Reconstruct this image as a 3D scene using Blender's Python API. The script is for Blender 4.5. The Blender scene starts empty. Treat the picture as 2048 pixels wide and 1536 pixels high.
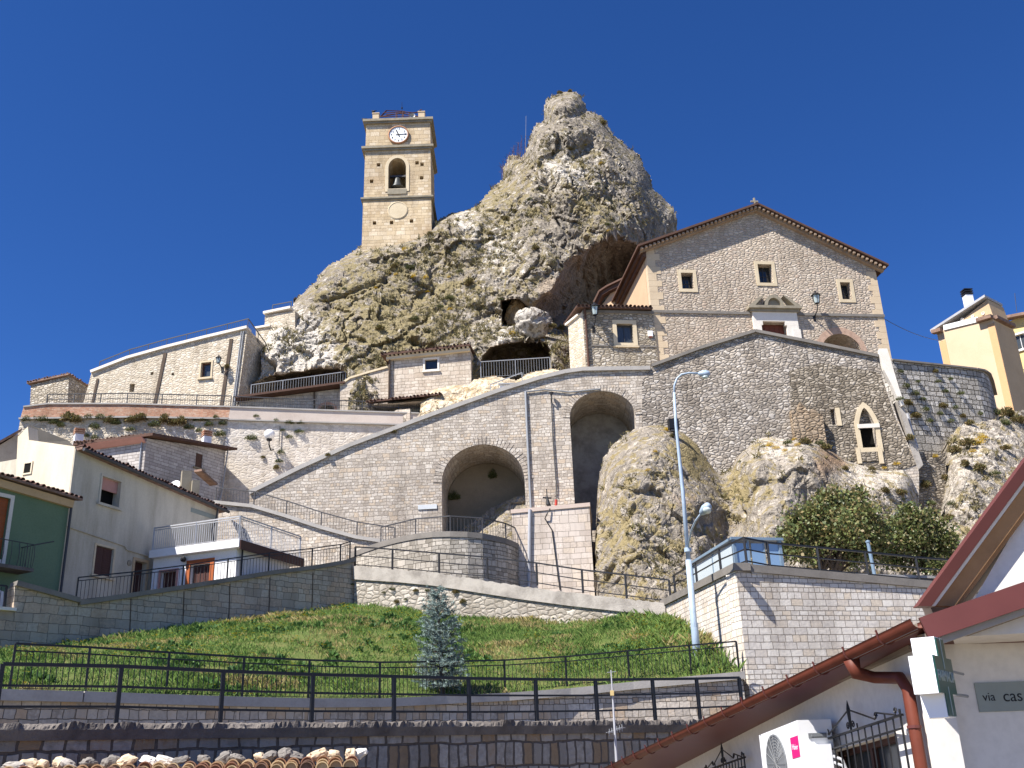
import bpy, math, random
import numpy as np
from mathutils import Vector, Matrix
from mathutils.geometry import tessellate_polygon
random.seed(7)
SC = bpy.context.scene
COL = SC.collection
rad = math.radians
# ---------------------------------------------------------------- camera
FPX, PITCH, ROLL = 2000.0, rad(20.9), rad(2.1)
cam_d = bpy.data.cameras.new("camera"); cam = bpy.data.objects.new("camera", cam_d); COL.objects.link(cam)
_U0 = Vector((0, -math.sin(PITCH), math.cos(PITCH))); _F0 = Vector((0, math.cos(PITCH), math.sin(PITCH))); _R0 = Vector((1, 0, 0))
_cr = _R0 * math.cos(ROLL) - _U0 * math.sin(ROLL); _cu = _R0 * math.sin(ROLL) + _U0 * math.cos(ROLL)
_m = Matrix((_cr, _cu, -_F0)).transposed().to_4x4(); cam.matrix_world = _m
cam_d.sensor_fit = 'HORIZONTAL'; cam_d.sensor_width = 36.0; cam_d.lens = 36.0 * FPX / 2048.0
cam_d.clip_start = 0.1; cam_d.clip_end = 5000
SC.camera = cam
# ---------------------------------------------------------------- sky, sun, exposure
SUN_AZ, SUN_EL = rad(52), rad(53)            # azimuth measured to the left of straight behind the camera
S = Vector((-math.sin(SUN_AZ) * math.cos(SUN_EL), -math.cos(SUN_AZ) * math.cos(SUN_EL), math.sin(SUN_EL)))
W = bpy.data.worlds.new("World"); SC.world = W; W.use_nodes = True
wt = W.node_tree; bg = wt.nodes["Background"]
sky = wt.nodes.new("ShaderNodeTexSky"); sky.sky_type = 'NISHITA'; sky.sun_disc = False
sky.sun_elevation = SUN_EL; sky.sun_rotation = math.atan2(S.x, S.y)
sky.altitude = 2600; sky.air_density = 0.9; sky.dust_density = 0.0; sky.ozone_density = 6.0
hs = wt.nodes.new("ShaderNodeHueSaturation"); hs.inputs["Saturation"].default_value = 1.2; hs.inputs["Hue"].default_value = 0.511; wt.links.new(sky.outputs[0], hs.inputs["Color"])
wt.links.new(hs.outputs[0], bg.inputs[0]); bg.inputs[1].default_value = 0.080
sl = bpy.data.lights.new("sun", 'SUN'); sl.energy = 5.0; sl.angle = rad(0.53); sl.color = (1.0, 0.945, 0.87)
so = bpy.data.objects.new("sun", sl); COL.objects.link(so); so.rotation_euler = S.to_track_quat('Z', 'Y').to_euler(); so.location = S * 60
SC.view_settings.view_transform = 'Standard'; SC.view_settings.look = 'None'; SC.view_settings.exposure = 1.1; SC.view_settings.gamma = 1.0
# ---------------------------------------------------------------- pixel -> place
def ray(px, py):
    u = (px - 1024) / FPX; v = (768 - py) / FPX
    a = u * math.cos(ROLL) + v * math.sin(ROLL); b = -u * math.sin(ROLL) + v * math.cos(ROLL)
    return Vector((a, math.cos(PITCH) - b * math.sin(PITCH), math.sin(PITCH) + b * math.cos(PITCH)))
def at(px, py, Y):
    r = ray(px, py); return r * (Y / r.y)
class Pl:                                      # a vertical plane: plan point o, plan direction d (to the right), normal n to the viewer
    def __init__(s, A, B):
        s.o = Vector((A[0], A[1], 0)); d = Vector((B[0] - A[0], B[1] - A[1], 0)); s.L = d.length; s.d = d.normalized()
        s.n = Vector((s.d.y, -s.d.x, 0))
    def P(s, px, py, off=0.0):
        r = ray(px, py); t = s.o.dot(s.n) / r.dot(s.n); return r * t + s.n * off
    def sz(s, px, py):
        p = s.P(px, py); return (p - s.o).dot(s.d), p.z
    def pt(s, a, z, off=0.0):
        return s.o + s.d * a + Vector((0, 0, z)) + s.n * off
    def rect(s, x0, y0, x1, y1):
        ym, xm = (y0 + y1) / 2, (x0 + x1) / 2
        return s.sz(x0, ym)[0], s.sz(x1, ym)[0], s.sz(xm, y1)[1], s.sz(xm, y0)[1]
    def side(s, P, back=True):                 # plane through P at right angles (for the left face of a box seen from its left: right end at P)
        P = Vector((P[0], P[1], 0)); return Pl(P - s.n * 1.0, P)
def pl(a, b): return Pl(at(*a), at(*b))
# ---------------------------------------------------------------- mesh builder
class MB:
    def __init__(s): s.v = []; s.f = []
    def add(s, vs, fs):
        k = len(s.v); s.v += [tuple(p) for p in vs]; s.f += [tuple(i + k for i in f) for f in fs]; return s
    def hexa(s, p):                            # p: 4 bottom ccw, 4 top
        return s.add(p, [(3, 2, 1, 0), (4, 5, 6, 7), (0, 1, 5, 4), (1, 2, 6, 5), (2, 3, 7, 6), (3, 0, 4, 7)])
    def box(s, c, sx, sy, sz, rz=0.0):
        c = Vector(c); a = Vector((math.cos(rz), math.sin(rz), 0)) * sx / 2; b = Vector((-math.sin(rz), math.cos(rz), 0)) * sy / 2; z = Vector((0, 0, sz / 2))
        return s.hexa([c - a - b - z, c + a - b - z, c + a + b - z, c - a + b - z, c - a - b + z, c + a - b + z, c + a + b + z, c - a + b + z])
    def pbox(s, P, s0, s1, z0, z1, o0, o1):    # box in plane coordinates
        q = P.pt
        return s.hexa([q(s0, z0, o1), q(s1, z0, o1), q(s1, z0, o0), q(s0, z0, o0), q(s0, z1, o1), q(s1, z1, o1), q(s1, z1, o0), q(s0, z1, o0)])
    def beam(s, a, b, w, h, up=(0, 0, 1)):     # box from a to b
        a = Vector(a); b = Vector(b); d = (b - a).normalized(); u = Vector(up)
        x = d.cross(u)
        if x.length < 1e-4: x = d.cross(Vector((0, 1, 0)))
        x.normalize(); u = x.cross(d).normalized(); x = x * w / 2; u = u * h / 2
        return s.hexa([a - x - u, a + x - u, b + x - u, b - x - u, a - x + u, a + x + u, b + x + u, b - x + u])
    def tube(s, pts, r, n=6):
        pts = [Vector(p) for p in pts]; rs = r if isinstance(r, (list, tuple)) else [r] * len(pts)
        ref = None; vs = []; m = len(pts)
        for i, p in enumerate(pts):
            d = (pts[min(i + 1, m - 1)] - pts[max(i - 1, 0)]).normalized()
            if ref is None: ref = d.orthogonal().normalized()
            ref = (ref - d * ref.dot(d)).normalized(); b = d.cross(ref)
            vs += [p + (ref * math.cos(2 * math.pi * k / n) + b * math.sin(2 * math.pi * k / n)) * rs[i] for k in range(n)]
        fs = [(i * n + k, i * n + (k + 1) % n, (i + 1) * n + (k + 1) % n, (i + 1) * n + k) for i in range(m - 1) for k in range(n)]
        fs += [tuple(range(n - 1, -1, -1)), tuple((m - 1) * n + k for k in range(n))]
        return s.add(vs, fs)
    def lathe(s, c, prof, n=12, axis=(0, 0, 1)):   # prof: (r, h) along axis
        c = Vector(c); ax = Vector(axis).normalized(); u = ax.orthogonal().normalized(); w = ax.cross(u); vs = []
        for (r, h) in prof: vs += [c + ax * h + (u * math.cos(2 * math.pi * k / n) + w * math.sin(2 * math.pi * k / n)) * r for k in range(n)]
        m = len(prof)
        fs = [(i * n + k, i * n + (k + 1) % n, (i + 1) * n + (k + 1) % n, (i + 1) * n + k) for i in range(m - 1) for k in range(n)]
        fs += [tuple(range(n - 1, -1, -1)), tuple((m - 1) * n + k for k in range(n))]
        return s.add(vs, fs)
    def prism(s, poly, vec):                   # planar polygon extruded along vec (tessellated caps)
        poly = [Vector(p) for p in poly]; n = len(poly); vec = Vector(vec)
        tr = tessellate_polygon([poly])
        nn = Vector((0, 0, 0))
        for i in range(n): nn += poly[i].cross(poly[(i + 1) % n])
        if nn.dot(vec) > 0: poly.reverse(); tr = tessellate_polygon([poly])
        nn = Vector((0, 0, 0))
        for i in range(n): nn += poly[i].cross(poly[(i + 1) % n])
        fs = []
        for t in tr:
            g = (poly[t[1]] - poly[t[0]]).cross(poly[t[2]] - poly[t[0]])
            t = tuple(t) if g.dot(nn) > 0 else tuple(reversed(t)); fs.append(t); fs.append(tuple(n + i for i in reversed(t)))
        fs += [(i, n + i, n + (i + 1) % n, (i + 1) % n) for i in range(n)]
        return s.add(poly + [p + vec for p in poly], fs)
    def wall(s, P, outer, holes=(), thick=1.0, back=True):    # outer: plane points (3D); holes: (points3D, depth)
        n = P.n; loops = [[Vector(p) for p in outer]] + [[Vector(p) for p in h[0]] for h in holes]
        flat = [p for l in loops for p in l]; tr = tessellate_polygon(loops); fs = []
        for t in tr:
            g = (flat[t[1]] - flat[t[0]]).cross(flat[t[2]] - flat[t[0]])
            fs.append(tuple(t) if g.dot(n) > 0 else tuple(reversed(t)))
        s.add(flat, fs)
        def area(l):
            a = Vector((0, 0, 0))
            for i in range(len(l)): a += l[i].cross(l[(i + 1) % len(l)])
            return a.dot(n)
        o = loops[0] if area(loops[0]) > 0 else loops[0][::-1]
        m = len(o); b = [p - n * thick for p in o]
        s.add(o + b, [(i, m + i, m + (i + 1) % m, (i + 1) % m) for i in range(m)])
        t2 = tessellate_polygon([b]) if back else []; s.add(b, [tuple(t) if (b[t[1]] - b[t[0]]).cross(b[t[2]] - b[t[0]]).dot(n) < 0 else tuple(reversed(t)) for t in t2])
        for h, l in zip(holes, loops[1:]):
            l = l if area(l) < 0 else l[::-1]; m = len(l); b = [p - n * h[1] for p in l]
            s.add(l + b, [(i, m + i, m + (i + 1) % m, (i + 1) % m) for i in range(m)])
            if len(h) < 3 or h[2]:
                t2 = tessellate_polygon([b]); s.add(b, [tuple(t) if (b[t[1]] - b[t[0]]).cross(b[t[2]] - b[t[0]]).dot(n) > 0 else tuple(reversed(t)) for t in t2])
        return s
    def build(s, name, mat, parent=None, smooth=False, kind=None):
        v = np.array(s.v, dtype=np.float64); return mkmesh(name, v, s.f, mat, parent, smooth, kind)
def mkmesh(name, v, faces, mat, parent=None, smooth=False, kind=None, uv=True, attr=None):
    me = bpy.data.meshes.new(name)
    org = Vector((0, 0, 0))
    if parent is None:
        org = Vector(((v[:, 0].min() + v[:, 0].max()) / 2, (v[:, 1].min() + v[:, 1].max()) / 2, v[:, 2].min()))
    vv = v - np.array(org)
    me.from_pydata(vv.tolist(), [], faces if isinstance(faces, list) else faces.tolist()); me.update()
    if uv:
        nf = len(me.polygons); nl = len(me.loops)
        nrm = np.empty(nf * 3); me.polygons.foreach_get("normal", nrm); nrm = nrm.reshape(-1, 3)
        lt = np.empty(nf, dtype=np.int32); me.polygons.foreach_get("loop_total", lt)
        li = np.empty(nl, dtype=np.int32); me.loops.foreach_get("vertex_index", li)
        fn = np.repeat(nrm, lt, axis=0); p = v[li]
        h = np.hypot(fn[:, 0], fn[:, 1]) + 1e-9; tx, ty = -fn[:, 1] / h, fn[:, 0] / h
        flat = np.abs(fn[:, 2]) > 0.8
        uu = np.where(flat, p[:, 0], p[:, 0] * tx + p[:, 1] * ty); vw = np.where(flat, p[:, 1], p[:, 2])
        l = me.uv_layers.new(name="UVMap"); l.data.foreach_set("uv", np.stack([uu, vw], 1).ravel().astype(np.float32))
    if attr is not None:
        a = me.color_attributes.new("zone", 'FLOAT_COLOR', 'POINT'); a.data.foreach_set("color", attr.astype(np.float32).ravel())
    if mat: me.materials.append(mat)
    if smooth: me.polygons.foreach_set("use_smooth", [True] * len(me.polygons))
    o = bpy.data.objects.new(name, me); COL.objects.link(o)
    if parent is None: o.location = org
    else: adopt(o, parent)
    if kind: o["kind"] = kind
    return o
def wloc(o):
    v = Vector((0, 0, 0))
    while o: v += o.location; o = o.parent if False else None
    return v
def adopt(o, parent):
    o.parent = parent
    o.matrix_parent_inverse = Matrix.Translation(-ROOTS.get(parent.name, Vector((0, 0, 0))))
ROOTS = {}
def thing(name, label, cat, loc, group=None):
    o = bpy.data.objects.new(name, None); COL.objects.link(o); o.location = Vector(loc); o.empty_display_size = 0.3
    o["label"] = label; o["category"] = cat
    if group: o["group"] = group
    ROOTS[o.name] = Vector(loc); return o
def tag(o, label, cat, group=None):
    o["label"] = label; o["category"] = cat
    if group: o["group"] = group
    return o
def dup(root, loc, label=None, scale=1.0, rz=0.0, group=None):
    r = root.copy(); COL.objects.link(r); r.location = Vector(loc); r.scale = (scale,) * 3 if not isinstance(scale, tuple) else scale; r.rotation_euler = (0, 0, rz)
    if label: r["label"] = label
    if group: r["group"] = group
    for c in root.children:
        k = c.copy(); COL.objects.link(k); k.parent = r
        for g in c.children:
            q = g.copy(); COL.objects.link(q); q.parent = k
    return r
def text(name, body, P, s, z, off, size, mat, parent, align='CENTER', ext=0.006, sx=1.0):
    c = bpy.data.curves.new(name, 'FONT'); c.body = body; c.size = size; c.extrude = ext; c.offset = 0.0; c.align_x = align; c.align_y = 'CENTER'
    tmp = bpy.data.objects.new("text_tmp", c); COL.objects.link(tmp); bpy.context.view_layer.update()
    me = bpy.data.meshes.new_from_object(tmp.evaluated_get(bpy.context.evaluated_depsgraph_get())); me.name = name
    bpy.data.objects.remove(tmp); bpy.data.curves.remove(c); me.materials.clear(); me.materials.append(mat)
    o = bpy.data.objects.new(name, me); COL.objects.link(o)
    m = Matrix((P.d * sx, Vector((0, 0, 1)), P.n)).transposed().to_4x4(); m.translation = P.pt(s, z, off); o.matrix_world = m
    adopt(o, parent); return o
# ---------------------------------------------------------------- numpy noise
def _h(i, j, k, s):
    n = (i * 374761393 + j * 668265263 + k * 2147483647 + s * 1274126177) & 0xffffffff
    n = ((n ^ (n >> 13)) * 1274126177) & 0xffffffff; n = ((n ^ (n >> 16)) * 2246822519) & 0xffffffff
    return ((n ^ (n >> 15)) & 0xffff) / 65535.0
def vnoise(p, s=0):
    f = np.floor(p).astype(np.int64); t = p - f; t = t * t * t * (t * (t * 6 - 15) + 10); r = 0
    for a in (0, 1):
        for b in (0, 1):
            for c in (0, 1):
                w = (t[:, 0] if a else 1 - t[:, 0]) * (t[:, 1] if b else 1 - t[:, 1]) * (t[:, 2] if c else 1 - t[:, 2])
                r = r + w * _h(f[:, 0] + a, f[:, 1] + b, f[:, 2] + c, s)
    return r * 2 - 1
def fbm(p, o=4, s=0):
    r = 0; a = 1.0; t = 0
    for i in range(o): r = r + a * vnoise(p * 2 ** i + 17.3 * i, s + i); t += a; a *= 0.5
    return r / t
def ridged(p, o=4, s=0):
    r = 0; a = 1.0; t = 0
    for i in range(o): r = r + a * (1 - 2 * np.abs(vnoise(p * 2.1 ** i + 9.1 * i, s + i))); t += a; a *= 0.5
    return r / t
def worley(p, s=0):
    f = np.floor(p).astype(np.int64); d1 = np.full(len(p), 9.0); d2 = d1.copy(); cid = np.zeros(len(p))
    for a in (-1, 0, 1):
        for b in (-1, 0, 1):
            for c in (-1, 0, 1):
                i, j, k = f[:, 0] + a, f[:, 1] + b, f[:, 2] + c
                q = np.stack([i + _h(i, j, k, s), j + _h(i, j, k, s + 11), k + _h(i, j, k, s + 23)], 1)
                d = np.sqrt(((q - p) ** 2).sum(1)); hh = _h(i, j, k, s + 31)
                m = d < d1; d2 = np.where(m, d1, np.minimum(d2, d)); cid = np.where(m, hh, cid); d1 = np.where(m, d, d1)
    return d1, d2, cid
def facets(p, s=0):
    f = np.floor(p).astype(np.int64); d1 = np.full(len(p), 9.0); d2 = d1.copy(); df = np.zeros_like(p); cid = np.zeros(len(p)); rd = np.zeros_like(p)
    for a in (-1, 0, 1):
        for b in (-1, 0, 1):
            for c in (-1, 0, 1):
                i, j, k = f[:, 0] + a, f[:, 1] + b, f[:, 2] + c
                q = np.stack([i + _h(i, j, k, s), j + _h(i, j, k, s + 11), k + _h(i, j, k, s + 23)], 1); e = p - q; d = np.sqrt((e ** 2).sum(1)); m = d < d1
                d2 = np.where(m, d1, np.minimum(d2, d)); d1 = np.where(m, d, d1); df = np.where(m[:, None], e, df); cid = np.where(m, _h(i, j, k, s + 31), cid)
                rd = np.where(m[:, None], np.stack([_h(i, j, k, s + 41), _h(i, j, k, s + 43), _h(i, j, k, s + 47)], 1) * 2 - 1, rd)
    return (df * rd).sum(1), d2 - d1, cid
def inpoly(x, y, poly):
    r = np.zeros(x.shape, bool); n = len(poly)
    for i in range(n):
        x0, y0 = poly[i]; x1, y1 = poly[(i + 1) % n]
        if y0 == y1: continue
        c = ((y0 > y) != (y1 > y)) & (x < (x1 - x0) * (y - y0) / (y1 - y0) + x0); r ^= c
    return r
def dseg(x, y, line, closed=False):
    d = np.full(x.shape, 1e9); n = len(line)
    for i in range(n if closed else n - 1):
        x0, y0 = line[i]; x1, y1 = line[(i + 1) % n]; dx, dy = x1 - x0, y1 - y0
        t = np.clip(((x - x0) * dx + (y - y0) * dy) / (dx * dx + dy * dy + 1e-9), 0, 1)
        d = np.minimum(d, np.hypot(x - x0 - t * dx, y - y0 - t * dy))
    return d
# ---------------------------------------------------------------- materials
def newmat(name, rough=0.85, spec=0.25, metal=0.0):
    m = bpy.data.materials.new(name); m.use_nodes = True; b = m.node_tree.nodes["Principled BSDF"]
    b.inputs["Roughness"].default_value = rough; b.inputs["Specular IOR Level"].default_value = spec; b.inputs["Metallic"].default_value = metal
    return m, m.node_tree, b
class NT:
    def __init__(s, nt): s.nt = nt
    def n(s, t, **k):
        q = s.nt.nodes.new("ShaderNode" + t)
        for a, v in k.items(): setattr(q, a, v)
        return q
    def l(s, a, b): s.nt.links.new(a, b)
    def math(s, op, a, b=None, c=None, clamp=False):
        q = s.n("Math", operation=op, use_clamp=clamp)
        for i, v in enumerate((a, b, c)):
            if v is None: continue
            if hasattr(v, "links"): s.l(v, q.inputs[i])
            else: q.inputs[i].default_value = v
        return q.outputs[0]
    def noise(s, vec, scale, detail=3, rough=0.55, dist=0.0, dim='3D'):
        q = s.n("TexNoise", noise_dimensions=dim)
        if vec is not None: s.l(vec, q.inputs["Vector"])
        q.inputs["Scale"].default_value = scale; q.inputs["Detail"].default_value = detail; q.inputs["Roughness"].default_value = rough; q.inputs["Distortion"].default_value = dist
        return q
    def ramp(s, fac, stops, interp='LINEAR'):
        q = s.n("ValToRGB"); e = q.color_ramp.elements; q.color_ramp.interpolation = interp
        while len(e) < len(stops): e.new(0.5)
        for i, (p, c) in enumerate(stops): e[i].position = p; e[i].color = (c[0], c[1], c[2], 1) if not isinstance(c, float) else (c, c, c, 1)
        s.l(fac, q.inputs[0]); return q.outputs[0]
    def mix(s, fac, a, b, blend='MIX'):
        q = s.n("Mix", data_type='RGBA', blend_type=blend)
        for i, v in ((0, fac), (6, a), (7, b)):
            if hasattr(v, "links"): s.l(v, q.inputs[i])
            elif i == 0: q.inputs[0].default_value = v
            else: q.inputs[i].default_value = (v[0], v[1], v[2], 1)
        return q.outputs[2]
    def vmath(s, op, a, b):
        q = s.n("VectorMath", operation=op)
        for i, v in enumerate((a, b)):
            if hasattr(v, "links"): s.l(v, q.inputs[i])
            elif op == 'SCALE' and i == 1: q.inputs[3].default_value = v
            else: q.inputs[i].default_value = v
        return q.outputs[0]
    def bump(s, h, dist, strength, b):
        q = s.n("Bump"); q.inputs["Strength"].default_value = strength; q.inputs["Distance"].default_value = dist
        s.l(h, q.inputs["Height"]); s.l(q.outputs[0], b.inputs["Normal"]); return q
def hexc(h):
    c = [int(h[i:i + 2], 16) / 255 for i in (0, 2, 4)]; return tuple(x / 12.92 if x <= 0.04045 else ((x + 0.055) / 1.055) ** 2.4 for x in c)
def stone(name, pal, mortar, bw=0.45, bh=0.22, mw=0.03, warp=0.08, rubble=False, bump=0.035, stain=0.35, staincol=(0.16, 0.15, 0.13), big=True, tint=None):
    m, nt, b = newmat(name, 0.92, 0.12); t = NT(nt); uv = t.n("UVMap", uv_map="UVMap").outputs[0]
    nz = t.noise(uv, 1.6, 3); off = t.vmath('SCALE', t.vmath('SUBTRACT', nz.outputs["Color"], (0.5, 0.5, 0.5)), warp * 2.2)
    p = t.vmath('ADD', uv, off)
    fine = t.noise(uv, 9.0, 6, 0.65).outputs["Fac"]; large = t.noise(uv, 0.22, 5, 0.6).outputs["Fac"]
    if rubble:
        q = t.vmath('MULTIPLY', p, (1 / bw, 1 / bh, 1.0))
        v1 = t.n("TexVoronoi", voronoi_dimensions='2D', feature='F1'); v2 = t.n("TexVoronoi", voronoi_dimensions='2D', feature='DISTANCE_TO_EDGE')
        for v in (v1, v2): t.l(q, v.inputs["Vector"]); v.inputs["Scale"].default_value = 1.0; v.inputs["Randomness"].default_value = 0.82
        rnd = t.n("SeparateColor"); t.l(v1.outputs["Color"], rnd.inputs[0]); rnd = rnd.outputs[0]
        mort = t.ramp(v2.outputs["Distance"], [(0.0, 1.0), (mw / bh * 0.3, 0.75), (mw / bh * 0.85 + 0.01, 0.0)])
        dome = v2.outputs["Distance"]
    else:
        def br(w, h):
            q = t.n("TexBrick"); q.offset = 0.43; q.offset_frequency = 2; q.squash = 0.62; q.squash_frequency = 3
            t.l(p, q.inputs["Vector"]); q.inputs["Color1"].default_value = (0, 0, 0, 1); q.inputs["Color2"].default_value = (1, 1, 1, 1); q.inputs["Mortar"].default_value = (0.3, 0.3, 0.3, 1)
            q.inputs["Scale"].default_value = 1.0; q.inputs["Mortar Size"].default_value = mw * 0.5; q.inputs["Mortar Smooth"].default_value = 0.35
            q.inputs["Brick Width"].default_value = w; q.inputs["Row Height"].default_value = h; return q
        a = br(bw, bh); rnd, mort = a.outputs["Color"], a.outputs["Fac"]
        if big:
            c = br(bw * 1.35, bh * 1.5); sp = t.n("SeparateXYZ"); t.l(p, sp.inputs[0])
            fl = t.math('FLOOR', t.math('DIVIDE', sp.outputs[1], bh * 3.0)); wn = t.n("TexWhiteNoise", noise_dimensions='1D'); t.l(fl, wn.inputs["W"])
            mk = t.math('GREATER_THAN', wn.outputs["Value"], 0.55)
            rnd = t.mix(mk, a.outputs["Color"], c.outputs["Color"])
            mm = t.n("Mix", data_type='FLOAT'); t.l(mk, mm.inputs[0]); t.l(a.outputs["Fac"], mm.inputs[2]); t.l(c.outputs["Fac"], mm.inputs[3]); mort = mm.outputs[0]
        dome = t.math('SUBTRACT', 1.0, mort)
    rr = t.math('ADD', rnd, t.math('MULTIPLY', t.math('SUBTRACT', fine, 0.5), 0.45), clamp=True)
    k = len(pal); col = t.ramp(rr, [((i + 0.5) / k, c) for i, c in enumerate(pal)])
    mfine = t.mix(0.5, mortar, t.ramp(fine, [(0.3, tuple(x * 0.7 for x in mortar)), (0.7, tuple(min(1, x * 1.25) for x in mortar))]))
    col = t.mix(mort, col, mfine)
    sm = t.ramp(large, [(0.48, 0.0), (0.72, 1.0)]); col = t.mix(t.math('MULTIPLY', sm, stain), col, staincol)
    col = t.mix(0.55, col, t.ramp(fine, [(0.25, (0.62, 0.62, 0.62)), (0.6, (1.0, 1.0, 1.0))]), 'MULTIPLY')
    wide = t.noise(uv, 0.13, 4, 0.6, 0.6).outputs["Fac"]; strk = t.noise(t.vmath('MULTIPLY', uv, (1.1, 0.11, 1.0)), 1.0, 6, 0.65).outputs["Fac"]
    col = t.mix(0.8, col, t.ramp(wide, [(0.3, (0.80, 0.79, 0.78)), (0.52, (1.0, 1.0, 1.0)), (0.72, (1.13, 1.11, 1.07))]), 'MULTIPLY')
    col = t.mix(0.7, col, t.ramp(strk, [(0.34, (0.70, 0.68, 0.66)), (0.52, (1.0, 1.0, 1.0))]), 'MULTIPLY')
    t.l(col, b.inputs["Base Color"])
    h = t.math('ADD', t.math('MULTIPLY', t.ramp(dome, [(0.0, 0.0), (0.25, 0.8), (1.0, 1.0)]), 1.0), t.math('MULTIPLY', fine, 0.55))
    h = t.math('ADD', h, t.math('MULTIPLY', rnd, 0.25))
    t.bump(h, bump, 0.9, b); return m
def plaster(name, c, c2=None, rough=0.9, stain=0.5, sc=0.8, streak=False, bump=0.006):
    m, nt, b = newmat(name, rough, 0.2); t = NT(nt); g = t.n("TexCoord").outputs["Object"]
    c2 = c2 or tuple(x * 0.72 for x in c)
    src = t.vmath('MULTIPLY', g, (1.6, 1.6, 0.35)) if streak else g
    n1 = t.noise(src, sc, 6, 0.62).outputs["Fac"]; n2 = t.noise(g, 14, 5, 0.6).outputs["Fac"]
    col = t.mix(t.math('MULTIPLY', t.ramp(n1, [(0.42, 0.0), (0.75, 1.0)]), stain), c, c2)
    col = t.mix(0.35, col, t.ramp(n2, [(0.3, (0.72, 0.72, 0.72)), (0.6, (1, 1, 1))]), 'MULTIPLY')
    t.l(col, b.inputs["Base Color"]); t.bump(t.math('ADD', n2, t.math('MULTIPLY', n1, 0.6)), bump, 0.7, b); return m
def flat(name, c, rough=0.5, spec=0.4, metal=0.0, var=0.2, emit=None):
    m, nt, b = newmat(name, rough, spec, metal); t = NT(nt); g = t.n("TexCoord").outputs["Object"]
    n1 = t.noise(g, 3.5, 5, 0.6).outputs["Fac"]
    t.l(t.mix(var, c, t.ramp(n1, [(0.3, tuple(x * 0.45 for x in c)), (0.7, tuple(min(1, x * 1.2) for x in c))])), b.inputs["Base Color"]); return m
def glass(name, c=(0.02, 0.025, 0.03), rough=0.08):
    m, nt, b = newmat(name, rough, 0.6); b.inputs["Base Color"].default_value = (*c, 1); return m
def leafmat(name, cols, rough=0.5, trans=0.25, spec=0.3):
    m, nt, b = newmat(name, rough, spec); t = NT(nt); g = t.n("NewGeometry").outputs["Random Per Island"]
    col = t.ramp(g, [((i + 0.5) / len(cols), c) for i, c in enumerate(cols)]); t.l(col, b.inputs["Base Color"])
    tr = t.n("BsdfTranslucent"); t.l(t.mix(0.5, col, tuple(min(1, x * 1.6) for x in cols[-1])), tr.inputs[0]); mx = t.n("MixShader"); mx.inputs[0].default_value = trans
    t.l(b.outputs[0], mx.inputs[1]); t.l(tr.outputs[0], mx.inputs[2]); t.l(mx.outputs[0], nt.nodes["Material Output"].inputs[0]); return m
def rockmat(name, base, pale, ochre, brown, sc=1.0, bump=0.10):
    m, nt, b = newmat(name, 0.95, 0.08); t = NT(nt); tc = t.n("TexCoord").outputs["Object"]
    zn = t.n("VertexColor", layer_name="zone"); z = t.n("SeparateColor"); t.l(zn.outputs["Color"], z.inputs[0])
    n0 = t.noise(tc, 0.35 * sc, 6, 0.6).outputs["Fac"]; n1 = t.noise(tc, 1.3 * sc, 8, 0.68, 0.4).outputs["Fac"]; n2 = t.noise(tc, 5.5 * sc, 7, 0.7).outputs["Fac"]; n3 = t.noise(tc, 1.15 * sc, 9, 0.72, 0.5).outputs["Fac"]; n4 = t.noise(tc, 2.6 * sc, 7, 0.7, 0.3).outputs["Fac"]
    mg = t.n("Mapping"); t.l(tc, mg.inputs[0]); mg.inputs["Scale"].default_value = (1.1, 1.1, 0.35); mg.inputs["Rotation"].default_value = (0.35, 0.3, 0.2)
    st = t.noise(mg.outputs[0], 1.6 * sc, 7, 0.7, 0.6).outputs["Fac"]
    c = t.mix(t.ramp(st, [(0.36, 0.0), (0.6, 1.0)]), tuple(x * 0.5 for x in base), base)
    c = t.mix(t.math('MULTIPLY', t.ramp(t.math('ADD', t.math('ADD', t.math('MULTIPLY', n1, 0.5), t.math('MULTIPLY', n4, 0.5)), t.math('MULTIPLY', t.math('SUBTRACT', z.outputs[0], 0.5), 0.26)), [(0.5, 0.0), (0.57, 1.0)]), 0.95), c, pale)
    lich = t.ramp(t.math('ADD', n3, t.math('MULTIPLY', t.math('SUBTRACT', z.outputs[1], 0.5), 0.22)), [(0.505, 0.0), (0.565, 1.0)])
    c = t.mix(t.math('MULTIPLY', lich, 0.85), c, t.mix(n2, ochre, tuple(x * 0.55 for x in ochre)))
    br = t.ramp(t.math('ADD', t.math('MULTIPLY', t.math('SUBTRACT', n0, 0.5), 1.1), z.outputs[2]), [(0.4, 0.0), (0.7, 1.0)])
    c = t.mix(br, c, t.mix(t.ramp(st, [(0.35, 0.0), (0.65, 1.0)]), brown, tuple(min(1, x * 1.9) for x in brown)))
    c = t.mix(0.6, c, t.ramp(n2, [(0.3, (0.45, 0.45, 0.46)), (0.6, (1, 1, 1))]), 'MULTIPLY')
    n5 = t.noise(tc, 15.0 * sc, 5, 0.7).outputs["Fac"]; c = t.mix(0.5, c, t.ramp(n5, [(0.34, (0.45, 0.44, 0.42)), (0.5, (1, 1, 1)), (0.7, (1.12, 1.12, 1.1))]), 'MULTIPLY')
    t.l(c, b.inputs["Base Color"])
    vo = t.n("TexVoronoi", feature='DISTANCE_TO_EDGE'); t.l(t.vmath('ADD', tc, t.vmath('SCALE', t.noise(tc, 1.5, 3).outputs["Color"], 0.9)), vo.inputs["Vector"]); vo.inputs["Scale"].default_value = 0.9 * sc
    cr = t.ramp(vo.outputs["Distance"], [(0.0, 0.0), (0.07, 1.0)])
    t.bump(t.math('ADD', t.math('ADD', n1, t.math('MULTIPLY', n2, 0.5)), t.math('MULTIPLY', cr, 0.25)), bump * 2.2, 1.0, b); return m
M = {}
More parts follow.
